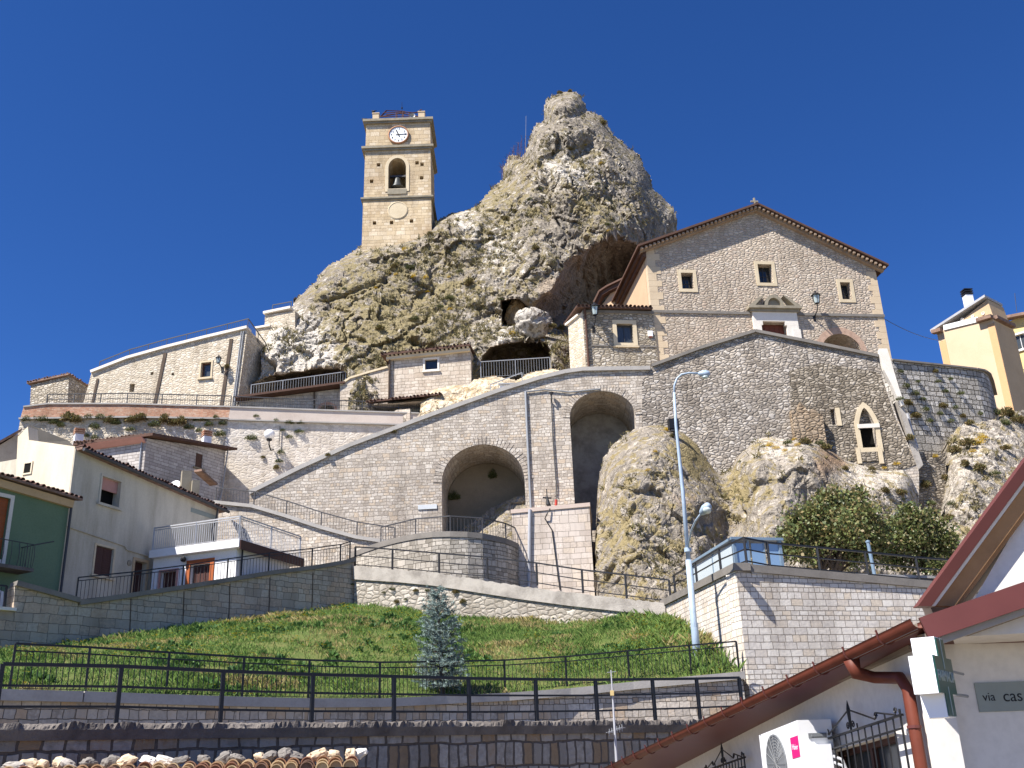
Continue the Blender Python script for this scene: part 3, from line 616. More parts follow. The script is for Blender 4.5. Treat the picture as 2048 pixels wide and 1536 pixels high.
# ================================================================ church
C = pl((1299, 600, 64), (1763, 600, 66.2))
def church():
    t = thing('church', 'stone church with a low gabled brown roof, three small square windows and a carved portal', 'church', at(1530, 740, 66))
    s0 = C.sz(1301, 600)[0]; s1 = C.sz(1761, 600)[0]; sa = C.sz(1511, 430)[0]
    zl = C.sz(1292, 500)[1]; zr = C.sz(1748, 535)[1]; za = C.sz(1511, 424)[1]; zb = C.sz(1530, 790)[1]
    W3 = [(1363, 546, 1387, 578), (1517, 529, 1545, 566), (1682, 565, 1702, 599)]
    door = (1525, 645, 1576, 720); ar = archpts(C, 1647, 1727, 740, 705, 668)
    mb = MB(); mb.wall(C, [C.pt(s0, zb), C.pt(s1, zb), C.pt(s1, zr), C.pt(sa, za), C.pt(s0, zl)], [holer(C, r, 0.8) for r in W3] + [holer(C, door, 0.7), (ar, 2.2)], 13.0)
    mb.build('wall', M['church'], t)
    L = 12.6                                        # warm rendered left flank
    mb = MB(); mb.pbox(C, s0 - 0.04, s0 - 0.003, zb, zl + 0.05, -L, -0.55); mb.build('side_wall', M['apse'], t)
    # roof: two slabs with overhang, and the moulded eaves below
    ov, th, fo = 0.75, 0.16, 0.7
    def slope(sx, zx):
        d = Vector((sa - sx, za - zx)); e = sx - math.copysign(ov, sa - sx); ze = zx - ov * (za - zx) / abs(sa - sx); return e, ze
    for nm, (sx, zx) in (('roof', (s0, zl)), ('roof', (s1, zr))):
        e, ze = slope(sx, zx); q = [C.pt(e, ze + 0.2, fo), C.pt(sa, za + 0.25, fo), C.pt(sa, za + 0.25 + th, fo), C.pt(e, ze + 0.2 + th, fo)]
        mb = MB(); mb.prism(q, C.n * -(13 + fo)); rf = mb.build(nm, M['roof'], t)
        mb = MB(); mb.prism([C.pt(e + math.copysign(0.25, sa - e), ze - 0.08, 0.32), C.pt(sa, za - 0.06, 0.32), C.pt(sa, za + 0.245, 0.32), C.pt(e + math.copysign(0.25, sa - e), ze + 0.195, 0.32)], C.n * -0.34)
        a = C.pt(e + math.copysign(0.15, sa - e), ze + 0.05, 0.5); b = C.pt(sa, za + 0.13, 0.5); k = int((b - a).length / 0.34)
        for i in range(k):
            c = a + (b - a) * ((i + 0.5) / k); mb.beam(c - C.n * 0.15, c + C.n * 0.12, 0.17, 0.15)
        mb.build('moulded_eave', plaster('brown_cream_eave', hexc('a08c78'), hexc('7c6857'), .9, .6, 2.0), rf)
    mb = MB(); mb.pbox(C, s0 - 0.5, s0 - 0.05, zl - 0.35, zl - 0.02, -12, 0.2); mb.pbox(C, s0 - 0.28, s0 - 0.05, zl - 0.62, zl - 0.353, -12, 0.12); mb.build('eave_cornice', M['roof'], t)
    for r in W3:
        P = C; i = rectpts(P, r); o = grow(P, i, 0.24); k = [p - P.n * 0.28 + (sum(i, Vector()) / 4 - p) * 0.12 for p in i]
        f = MB(); ring(f, P, o, i, -0.02, 0.05); w = f.build('window', M['trim'], t)
        f = MB(); f.pbox(P, *P.rect(*r), -0.6, -0.55); f.build('pane', M['glass'], w)
        f = MB(); a, b, c, d = P.rect(*r); f.pbox(P, (a + b) / 2 - 0.025, (a + b) / 2 + 0.025, c, d, -0.55, -0.51); f.pbox(P, a, b, (c + d) / 2 - 0.02, (c + d) / 2 + 0.02, -0.55, -0.515); f.build('glazing_bar', M['irong'], w)
    # portal
    por = MB(); a, b, c, d = C.rect(*door); a2, b2 = C.sz(1506.5, 655)[0], C.sz(1595, 655)[0]; zt = C.sz(1550, 627)[1]
    por.pbox(C, a2, a, c, d - 0.3, 0.0, 0.22); por.pbox(C, b, b2, c, d - 0.3, 0.0, 0.22); por.pbox(C, a2, b2, d + 0.003, zt, 0.0, 0.22)
    por.pbox(C, a2, a + 0.12, d - 0.297, d, 0.0, 0.22); por.pbox(C, b - 0.12, b2, d - 0.297, d, 0.0, 0.22); por.pbox(C, a2 - 0.08, a - 0.35, c, d - 0.6, 0.22, 0.27); por.pbox(C, b + 0.35, b2 + 0.08, c, d - 0.6, 0.22, 0.27)
    p = por.build('portal', M['trimw'], t)
    e = MB(); z2 = C.sz(1549, 617)[1]; e.pbox(C, a2 - 0.15, b2 + 0.15, zt + 0.003, (zt + z2) / 2, 0, 0.35); e.pbox(C, a2 - 0.32, b2 + 0.32, (zt + z2) / 2, z2, 0, 0.55); e.build('entablature', M['trimg'], p)
    zp = C.sz(1545, 596)[1]; g = MB(); m = (a2 + b2) / 2; hw = (b2 - a2) / 2 + 0.3; rise = zp - z2
    for sg in (-1, 1):
        g.prism([C.pt(m + sg * hw, z2 + 0.003, 0.5), C.pt(m + sg * hw * 0.42, z2 + rise, 0.5), C.pt(m + sg * hw * 0.36, z2 + rise - 0.03, 0.5), C.pt(m + sg * (hw - 0.45), z2 + 0.003, 0.5)], C.n * -0.5)
    arc = [C.pt(m + 0.72 * math.cos(math.pi * i / 12), z2 + 0.003 + 0.9 * math.sin(math.pi * i / 12), 0.4) for i in range(13)]
    ari = [C.pt(m + 0.5 * math.cos(math.pi * i / 12), z2 + 0.003 + 0.66 * math.sin(math.pi * i / 12), 0.4) for i in range(12, -1, -1)]
    g.prism(arc + ari, C.n * -0.4); g.prism([C.pt(m + 0.5 * math.cos(math.pi * i / 12), z2 + 0.003 + 0.66 * math.sin(math.pi * i / 12), 0.16) for i in range(13)], C.n * -0.15); g.build('broken_pediment', M['trimg'], p)
    dd = MB(); dd.pbox(C, a, b, c, d, -0.5, -0.42)
    for i in range(5):
        x = a + (b - a) * (i + 0.5) / 5; dd.pbox(C, x - 0.13, x + 0.13, c + 0.1, d - 0.1, -0.42, -0.39)
    dd.build('door', M['redwood'], t)
    # string course, niche surround, quoins, cross
    mb = MB(); z = C.sz(1420, 628)[1]; mb.pbox(C, s0 - 0.05, a2 - 0.1, z, z + 0.2, 0, 0.1); mb.pbox(C, b2 + 0.1, s1 + 0.05, z - 0.02, z + 0.18, 0, 0.1); mb.build('string_course', M['copdark'], t)
    mb = MB(); o = archpts(C, 1636, 1738, 740, 705, 655); ring(mb, C, o, ar, -0.05, 0.03); mb.build('arch_surround', plaster('pinkish_voussoirs', hexc('b59a86'), hexc('94796a'), 0.9, 0.9, 4.0), t)
    mb = MB(); xx = [p for p in ar]; mb.prism([p - C.n * 2.15 for p in grow(C, ar, -0.02)], C.n * -0.02); mb.build('niche_back', M['buff'], t)
    mb = MB(); z0 = C.sz(1312, 760)[1]; k = 0; z = z0; m2 = MB()
    while z < zl - 0.3:
        h = random.uniform(0.42, 0.6); w = 0.95 if k % 2 else 0.6
        mb.pbox(C, s0 - 0.02, s0 + w, z, z + h - 0.012, -0.5, 0.025); z + h < zr - 0.2 and m2.pbox(C, s1 - w * 0.8, s1 + 0.02, z, z + h - 0.012, -0.5, 0.025); z += h; k += 1
    mb.build('quoins', M['quoin'], t); m2.build('quoins', M['quoin'], t)
    mb = MB(); s, z = C.sz(1511, 412); z = za + 0.3; mb.pbox(C, s - 0.28, s + 0.28, z, z + 0.28, -0.3, 0.1); mb.pbox(C, s - 0.06, s + 0.06, z + 0.28, z + 0.95, -0.16, -0.04); mb.pbox(C, s - 0.28, s + 0.28, z + 0.6, z + 0.72, -0.155, -0.045); mb.build('roof_cross', M['trimg'], t)
    # curved apse-like wing behind the left flank
    P = pl((1195, 600, 73), (1264, 590, 71.5)); a, b = P.sz(1199, 600)[0], P.sz(1268, 600)[0]; z0, z1 = P.sz(1230, 640)[1], P.sz(1250, 572)[1]
    mb = MB(); mb.prism([P.pt(a, z0), P.pt(b, z0), P.pt(b, z1 + 0.2), P.pt(a + 1.0, z1 - 0.3), P.pt(a, z1 - 1.3)], P.n * -3); mb.build('rear_wing', M['apse'], t)
    mb = MB(); q = [P.pt(a - 0.3, z0, 0.2), P.pt(a - 0.25, z1 - 1.2, 0.2), P.pt(a + 0.3, z1 - 0.35, 0.2), P.pt(a + 1.0, z1 - 0.1, 0.2), P.pt(b + 0.4, z1 + 0.35, 0.2)]
    for i in range(1, 4): mb.beam(q[i], q[i + 1], 0.35, 0.5, P.n); mb.beam(q[i] + Vector((0, 0, 0.22)), q[i + 1] + Vector((0, 0, 0.22)), 0.14, 0.9, P.n)
    mb.build('rear_cornice', M['roof'], t)
    mb = MB(); mb.tube([P.pt(b - 0.55, z1, 0.3), P.pt(b - 0.45, z0, 0.3)], 0.07); mb.build('downpipe', M['roof'], t); mb = MB(); mb.tube([P.pt(a - 0.1, z1 - 1.0, 0.3), P.pt(a - 0.1, z0, 0.3)], 0.07); mb.build('downpipe', M['roof'], t)
    lantern(C, 1624, 606, 'black wall lantern beside the carved church portal', 632, 0.75)
church()
# ---------------------------------------------------------------- annex left of the church
A = pl((1170, 680, 63.2), (1314, 680, 63.9))
def annex():
    t = thing('stone_annex', 'low rubble annex with a flat tiled roof edge against the left side of the church', 'annex', at(1240, 750, 64))
    a, b = A.sz(1169, 680)[0], A.sz(1312, 680)[0]; z0, z1 = A.sz(1240, 790)[1], A.sz(1240, 622)[1]
    w = (1234, 648, 1266, 686)
    mb = MB(); mb.wall(A, [A.pt(a, z0), A.pt(b, z0), A.pt(b, z1), A.pt(a, z1)], [holer(A, w, 0.5)], 5.0); mb.build('wall', M['annex'], t)
    window(t, A, w, 0.28, 'trim', 'glassb', 0.3, True, 1, barmat='irong')
    B = pl((1136, 690, 65.2), (1169, 690, 63.18)); a2, b2 = B.sz(1137, 690)[0], B.sz(1169, 690)[0]
    mb = MB(); mb.wall(B, [B.pt(a2, z0), B.pt(b2 - 0.01, z0), B.pt(b2 - 0.01, z1 - 0.1), B.pt(a2 + 0.1, z1 - 0.25)], [], 1.2); mb.build('left_wall', M['castle'], t)
    mb = MB(); mb.pbox(B, a2 - 0.1, b2 - 0.4, z1 - 0.245, z1 - 0.1, -1.2, 0.15); mb.build('wall_cap', M['trimw'], t)
    mb = MB(); zz = z1 + 0.01; mb.prism([A.pt(a - 0.5, zz, 0.45), A.pt(b - 0.15, zz, 0.45), A.pt(b - 0.15, zz + 0.14, 0.45), A.pt(a - 0.5, zz + 0.14, 0.45)], A.n * -5 + Vector((0, 0, 0.9))); rf = mb.build('roof', M['roof'], t)
    mb = MB(); tile_edge(mb, A.pt(a - 0.5, zz + 0.13, 0.5), A.pt(b - 0.2, zz + 0.13, 0.5), 0.11, 0.8, -A.n * 5 + Vector((0, 0, 0.9)), 0.27); mb.build('roof_tiles', M['tiledk'], rf)
    mb = MB(); mb.pbox(A, a, b, z1 - 0.2, z1 - 0.003, 0, 0.12); mb.build('eave_moulding', M['copdark'], t)
    mb = MB(); z = A.sz(1240, 692)[1]; mb.pbox(A, a + 0.4, b, z - 0.05, z + 0.05, 0, 0.05); mb.build('string_course', M['copdark'], t)
    mb = MB(); s = A.sz(1173, 680)[0]; mb.tube([A.pt(s - 0.05, z1 + 0.02, 0.3), A.pt(s, z1 - 0.5, 0.12), A.pt(s, z0, 0.12)], 0.075, 8); mb.build('downpipe', M['roof'], t)
    s, z = A.sz(1300, 668); mb = MB(); mb.pbox(A, s - 0.16, s + 0.16, z - 0.2, z + 0.2, 0, 0.12); bx = tag(mb.build('alarm_box', M['signw']), 'small white alarm box on the annex wall right of its window', 'alarm box')
    mb = MB(); mb.pbox(A, s - 0.08, s + 0.1, z - 0.27, z - 0.19, 0.02, 0.1); k = mkmesh('alarm_lamp', np.array(mb.v), mb.f, M['red']); k.parent = bx; k.location = k.location - bx.location
    lantern(A, 1185, 629, 'black wall lantern at the left corner of the stone annex', 655, 0.75)
annex()
# ================================================================ long castle wall, left
I = pl((183, 775, 71), (490, 730, 69))
def castle():
    t = thing('castle_building', 'long cream rubble building with a sloping top edge and one framed window', 'building', at(340, 808, 70))
    top = [(183, 746), (255, 718), (330, 697), (410, 677), (495, 657)]; bot = [(468, 850), (155, 850)]
    w = (402, 725, 422, 754); h2 = (259, 768, 269, 784)
    mb = MB(); mb.wall(I, [I.P(*p) for p in top + bot], [holer(I, w, 0.5), holer(I, h2, 0.5), (rectpts(I, (301, 744, 307, 750)), 0.3), (rectpts(I, (343, 746, 348, 751)), 0.3)], 6.0); mb.build('wall', M['castle'], t)
    coping(t, [I.P(x, y + 1, -0.25) for x, y in top], 0.9, 0.22, 'trimw')
    window(t, I, w, 0.13, 'trim', 'glassb', 0.3, True, 0, barmat='redwood')
    for (x0, y0, x1, y1, r, m) in ((331, 706, 309, 812, 0.16, 'bark'), (463, 678, 443, 812, 0.16, 'bark'), (196, 758, 184, 812, 0.12, 'bark')):
        mb = MB(); mb.beam(I.P(x0, y0, 0.02), I.P(x1, y1, 0.02), r * 1.6, 0.08, I.n); mb.build('joint_strip', M[m], t)
    for (x0, y0, x1, y1) in ((488, 664, 469, 812), (484, 664, 466, 812)):
        mb = MB(); mb.tube([I.P(x0, y0, 0.08), I.P(x1, y1, 0.08)], 0.05); mb.build('conduit', M['galv'], t)
    pts = [I.P(x, y - 2, -0.2) for x, y in ((195, 742), (255, 718), (330, 697), (410, 677), (493, 656))]
    railing('railing', 'dark railing climbing the sloping top edge of the long cream building', pts + [pts[-1] - I.n * 3.5 + I.d * 0.2 - Vector((0, 0, 0.9))], 0.78, 'irong', every=1.9, rails=(1.0,), bal=0.16, pr=0.025, br=0.006)
    lantern(I, 446, 727, 'black wall lantern between window and right corner of the long cream building', 736, 0.5)
castle()
def small_upper():
    P = pl((62, 790, 74), (137, 785, 73)); t = thing('stone_hut', 'small grey stone hut at the far left end of the upper terrace', 'hut', at(110, 808, 74))
    mb = MB(); mb.wall(P, [P.P(58, 840), P.P(133, 840), P.P(138, 752), P.P(62, 770)], [], 3.5); mb.build('wall', M['annex'], t)
    a, b = P.P(57, 769, 0.2), P.P(140, 751, 0.2); mb = MB(); mb.prism([a, b, b + Vector((0, 0, 0.13)), a + Vector((0, 0, 0.13))], -P.n * 4.2 - Vector((0, 0, 0.3))); rf = mb.build('roof', M['tile'], t)
    mb = MB(); tile_edge(mb, a + Vector((0, 0, .12)), b + Vector((0, 0, .12)), 0.09, 0.5, -P.n, 0.25); tile_edge(mb, b + Vector((0, 0, .1)), b - P.n * 4.2 - Vector((0, 0, 0.25)), 0.1, 0.4, -P.d, 0.3); mb.build('roof_tiles', M['tile'], rf)
    Q = pl((528, 640, 73), (580, 632, 72.5)); t = thing('stone_lookout', 'square pale stone lookout block against the left edge of the crag', 'wall', at(555, 665, 73))
    mb = MB(); mb.wall(Q, [Q.P(527, 720), Q.P(590, 720), Q.P(590, 622), Q.P(530, 630)], [], 3); mb.build('wall', M['castle'], t)
    coping(t, [Q.P(528, 629, -0.2), Q.P(582, 618, -0.2)], 0.8, 0.2, 'trimw')
    railing('railing', 'short dark railing on the stone lookout at the left edge of the crag', [Q.P(541, 624, -0.3), Q.P(579, 617, -0.3)], 0.75, 'irong', every=1.7, bal=0.16, pr=0.025, br=0.006)
    mb = MB(); mb.wall(Q, [Q.P(510, 740), Q.P(545, 740), Q.P(540, 655), Q.P(512, 659)], [], 1.5); u = thing('garden_wall', 'short low stone wall between the long cream building and the lookout', 'wall', at(525, 700, 73)); mb.build('wall', M['castle'], u); coping(u, [Q.P(511, 658, -0.2), Q.P(541, 653, -0.2)], 0.7, 0.15, 'trimw')
small_upper()
# ================================================================ terrace of the old town: brick parapet and white wall
H1 = pl((48, 820, 63.2), (460, 820, 64.5)); H2 = pl((460, 820, 64.5), (905, 835, 67))
def upper_terrace():
    t = thing('terrace_wall', 'long terrace wall of cream rubble topped by a red brick parapet, tufts growing on it', 'retaining wall', at(250, 900, 64))
    top = [(47, 815), (95, 809), (250, 809), (461, 815)]
    mb = MB(); mb.wall(H1, [H1.P(*p) for p in top] + [H1.P(456, 838), H1.P(250, 835), H1.P(40, 838)], [], 1.2); mb.build('brick_parapet', M['brick'], t)
    mb = MB(); mb.wall(H1, [H1.P(40, 838, -0.06), H1.P(250, 835, -0.06), H1.P(456, 838, -0.06), H1.P(430, 1010, -0.06), H1.P(10, 1010, -0.06)], [], 1.1); mb.build('wall', M['castle'], t)
    mb = MB()
    for a, b in zip(((39, 838), (250, 835)), ((250, 835), (457, 838))): mb.beam(H1.P(*a, 0.0), H1.P(*b, 0.0), 0.35, 0.12)
    mb.build('ledge', M['coping'], t); coping(t, [H1.P(x, y, -0.3) for x, y in top], 0.75, 0.1, 'coping')
    t2 = thing('terrace_wall', 'plain limewashed terrace wall behind the long stair parapet, with a globe lamp', 'retaining wall', at(650, 950, 66))
    top2 = [(461, 815), (650, 822), (905, 830)]
    mb = MB(); mb.wall(H2, [H2.P(*p) for p in top2] + [H2.P(905, 852), H2.P(456, 839)], [], 1.2); mb.build('parapet', plaster('pinkish_white_parapet', hexc('c8bcb1'), hexc('b09f92'), 0.9, 0.6, 0.8), t2)
    mb = MB(); mb.wall(H2, [H2.P(456, 839, -0.06), H2.P(905, 852, -0.06), H2.P(905, 1030, -0.06), H2.P(430, 1030, -0.06)], [], 1.1); mb.build('wall', M['white'], t2)
    mb = MB(); mb.beam(H2.P(456, 840, 0), H2.P(905, 853, 0), 0.3, 0.09); mb.build('ledge', M['coping'], t2); coping(t2, [H2.P(x, y, -0.3) for x, y in top2], 0.75, 0.1, 'coping')
    railing('railing', 'wrought iron railing along the brick parapet of the upper terrace', [H1.P(60, 812, -0.5) - H1.n * 2.5, H1.P(88, 808, -0.4), H1.P(250, 806, -0.4), H1.P(459, 811, -0.4)], 0.85, 'irong', every=2.0, rails=(1.0, 0.55), bal=0.16, pr=0.03, br=0.007)
    railing('railing', 'wrought iron railing along the limewashed parapet below the caves', [H2.P(464, 812, -0.4), H2.P(650, 819, -0.4), H2.P(870, 826, -0.4)], 0.85, 'irong', every=2.2, rails=(1.0, 0.55), bal=0.16, pr=0.03, br=0.007)
    # globe lamp on the white wall
    s, z = H2.sz(541, 877); g = thing('globe_lamp', 'white globe wall lamp on an iron bracket on the limewashed wall', 'wall lamp', H2.pt(s, z - 0.9)); c = H2.pt(s, z, 0.9)
    mb = MB(); mb.lathe(c, [(0.36 * math.sin(a), -0.36 * math.cos(a)) for a in [0.15 + i * 2.98 / 9 for i in range(10)]], 16); mb.build('globe', M['blind'], g, True)
    mb = MB(); mb.tube([c - Vector((0, 0, 0.34)), c - Vector((0, 0, 0.7)), H2.pt(s + 0.1, z - 1.0, 0.5), H2.pt(s + 0.25, z - 0.8, 0.0)], 0.05); mb.lathe(c, [(0.16, -0.45), (0.2, -0.34)], 10); mb.tube([H2.pt(s + 0.6, z + 0.9, 0.03), H2.pt(s + 0.6, z - 0.6, 0.03)], 0.025, 4); mb.build('bracket', M['iron'], g)
upper_terrace()
# ---------------------------------------------------------------- buildings at the foot of the caves
def cave_row():
    P = pl((478, 800, 69), (692, 780, 69.5)); t = thing('cave_front_wall', 'low stone front with a tiled slab and a small brick arch below the left cave', 'wall', at(585, 830, 69))
    ar = archpts(P, 640, 668, 830, 818, 809)
    mb = MB(); mb.wall(P, [P.P(470, 850), P.P(700, 850), P.P(700, 775), P.P(478, 803)], [(ar, 1.0), holer(P, (686, 800, 710, 830), 0.8)], 2.0); mb.build('wall', M['house'], t)
    mb = MB(); a, b = P.P(474, 802, 0.25), P.P(692, 772, 0.25); mb.beam(a, b, 1.2, 0.16); mb.build('slab', M['roof'], t)
    mb = MB(); ring(mb, P, grow(P, ar, 0.2), ar, -0.02, 0.03); mb.build('arch_surround', M['brick'], t)
    mb = MB(); mb.tube([P.P(629, 785, 0.1), P.P(628, 830, 0.1)], 0.07); mb.build('downpipe', M['bark'], t)
    railing('railing', 'grey barred railing across the mouth of the left cave', [P.P(500, 797, -0.2), P.P(690, 770, -0.2)], 1.15, 'galv', every=2.0, bal=0.2, pr=0.03, br=0.011)
    Q = pl((690, 780, 68.8), (778, 770, 68.4)); t = thing('ramp_wall', 'sloping stone ramp wall between the left cave and the little stone house', 'wall', at(730, 820, 68.6))
    tp = [(680, 772), (700, 758), (740, 746), (780, 735)]; mb = MB(); mb.wall(Q, [Q.P(*p) for p in tp] + [Q.P(780, 850), Q.P(680, 850)], [], 1.5); mb.build('wall', M['house'], t); coping(t, [Q.P(x, y, -0.2) for x, y in tp], 0.6, 0.15, 'trim')
    K = pl((778, 750, 68.0), (942, 745, 67.4)); t = thing('stone_house', 'little pale stone house with one dark window and a brown tiled shed roof', 'house', at(860, 810, 68))
    w = (850, 719, 875, 739)
    mb = MB(); mb.wall(K, [K.P(774, 850), K.P(945, 850), K.P(941, 700), K.P(779, 716)], [holer(K, w, 0.4)], 3.2); mb.build('wall', M['house'], t)
    window(t, K, w, 0.14, 'trimw', 'glass', 0.2, True, 0, barmat='irong')
    a, b = K.P(764, 716, 0.5), K.P(942, 696, 0.5); mb = MB(); mb.prism([a, b, b + Vector((0, 0, 0.14)), a + Vector((0, 0, 0.14))], -K.n * 4.2 + Vector((0, 0, 0.5))); rf = mb.build('roof', M['roof'], t)
    mb = MB(); tile_edge(mb, a + Vector((0, 0, .13)), b + Vector((0, 0, .13)), 0.09, 0.6, -K.n * 4.2 + Vector((0, 0, 0.5)), 0.25); mb.build('roof_tiles', M['tiledk'], rf)
    mb = MB(); a2, b2 = K.P(774, 718, 0.14), K.P(941, 700, 0.14); mb.beam(a2 - Vector((0, 0, .05)), b2 - Vector((0, 0, .05)), 0.3, 0.22); k = int((b2 - a2).length / 0.3)
    for i in range(k): c = a2 + (b2 - a2) * (i + .5) / k + Vector((0, 0, 0.12)); mb.beam(c, c + K.n * 0.28, 0.15, 0.1)
    mb.build('moulded_eave', M['trim'], t)
    mb = MB(); mb.tube([K.P(780, 718, 0.12), K.P(778, 825, 0.12)], 0.075); mb.build('downpipe', M['bark'], t)
    mb = MB(); mb.tube([K.P(787, 722, 0.05), K.P(785, 825, 0.05)], 0.025); mb.build('cable', M['irong'], t)
    L = pl((742, 820, 66.6), (892, 812, 66.2)); t = thing('tiled_lean_to', 'low lean-to with a tiled roof in front of the little stone house', 'lean-to', at(815, 828, 66.5))
    mb = MB(); mb.wall(L, [L.P(742, 850), L.P(892, 850), L.P(890, 798), L.P(742, 810)], [holer(L, (795, 818, 820, 850), 0.5), holer(L, (852, 812, 872, 850), 0.5)], 1.4); mb.build('wall', M['house'], t)
    a, b = L.P(733, 808, 0.3), L.P(884, 792, 0.3); mb = MB(); mb.prism([a, b, b + Vector((0, 0, .1)), a + Vector((0, 0, .1))], -L.n * 1.9 + Vector((0, 0, 0.55))); rf = mb.build('roof', M['roof'], t)
    mb = MB(); tile_edge(mb, a + Vector((0, 0, .1)), b + Vector((0, 0, .1)), 0.09, 0.9, -L.n * 1.9 + Vector((0, 0, .55)), 0.25); mb.build('roof_tiles', M['tile'], rf)
    railing('railing', 'dark barred railing across the mouth of the right cave', [at(962, 757, 67.6), at(1101, 748, 67.6)], 1.3, 'galv', every=2.1, bal=0.19, pr=0.03, br=0.011)
    R = pl((1000, 775, 63.0), (1036, 775, 63.0)); s0, s1, z0, z1 = R.rect(1000, 770, 1034, 800); t = thing('metal_cabinet', 'white metal cabinet with a grey lid behind the stair parapet', 'cabinet', R.pt((s0 + s1) / 2, z0))
    mb = MB(); mb.pbox(R, s0, s1, z0, z1, -0.6, 0)
    for i in range(5): x = s0 + (s1 - s0) * (i + .5) / 5; mb.pbox(R, x - 0.08, x + 0.05, z0 + 0.3, z1 - 0.12, 0, 0.015)
    mb.build('body', M['signw'], t); mb = MB(); mb.prism([R.pt(s0 - 0.1, z1 + 0.003, 0.15), R.pt(s1 + 0.1, z1 + 0.003, 0.15), R.pt(s1 + 0.1, z1 + 0.1, 0.15), R.pt(s0 - 0.1, z1 + 0.1, 0.15)], Vector((0, 0.9, 0.28))); mb.build('lid', M['galv'], t)
    railing('railing', 'thin grey handrail beside the white cabinet on the upper stairs', [at(982, 798, 63.5), at(1045, 774, 63.5)], 1.05, 'galv', every=2.0, rails=(1.0,), pr=0.03)
    mb = MB(); Lq = pl((880, 815, 67), (1000, 800, 67)); mb.wall(Lq, [Lq.P(885, 850), Lq.P(1000, 850), Lq.P(1000, 790), Lq.P(885, 806)], [(rectpts(Lq, (925, 805, 995, 840)), 1.0)], 1.4); u = thing('cellar_front', 'dark barred cellar opening under the cream rock ledge', 'wall', at(940, 830, 67)); mb.build('wall', M['creamrock'] if False else M['castle'], u)
    mb = MB(); s0, s1, z0, z1 = Lq.rect(925, 805, 995, 840)
    for i in range(14): x = s0 + (s1 - s0) * (i + .5) / 14; mb.pbox(Lq, x - .012, x + .012, z0, z1, -0.2, -0.17)
    mb.build('bars', M['irong'], u)
cave_row()
# ================================================================ rock
def rbf(ctrl):
    c = np.array(ctrl, float); xy = c[:, :2] / 100.0; n = len(c)
    def k(d): return np.where(d > 1e-9, d * d * np.log(d + 1e-12), 0.0)
    d = np.hypot(xy[:, None, 0] - xy[None, :, 0], xy[:, None, 1] - xy[None, :, 1])
    A = np.zeros((n + 3, n + 3)); A[:n, :n] = k(d) + np.eye(n) * 0.02; A[:n, n] = 1; A[:n, n + 1:] = xy; A[n, :n] = 1; A[n + 1:, :n] = xy.T
    w = np.linalg.solve(A, np.concatenate([c[:, 2], np.zeros(3)]))
    def f(x, y):
        x = x / 100.0; y = y / 100.0; r = w[n] + w[n + 1] * x + w[n + 2] * y
        for i in range(n): r = r + w[i] * k(np.hypot(x - xy[i, 0], y - xy[i, 1]))
        return r
    return f
def ray_np(px, py):
    u = (px - 1024) / FPX; v = (768 - py) / FPX
    a = u * math.cos(ROLL) + v * math.sin(ROLL); b = -u * math.sin(ROLL) + v * math.cos(ROLL)
    return np.stack([a, math.cos(PITCH) - b * math.sin(PITCH), math.sin(PITCH) + b * math.cos(PITCH)], -1)
def sstep(a, b, x): t = np.clip((x - a) / (b - a), 0, 1); return t * t * (3 - 2 * t)
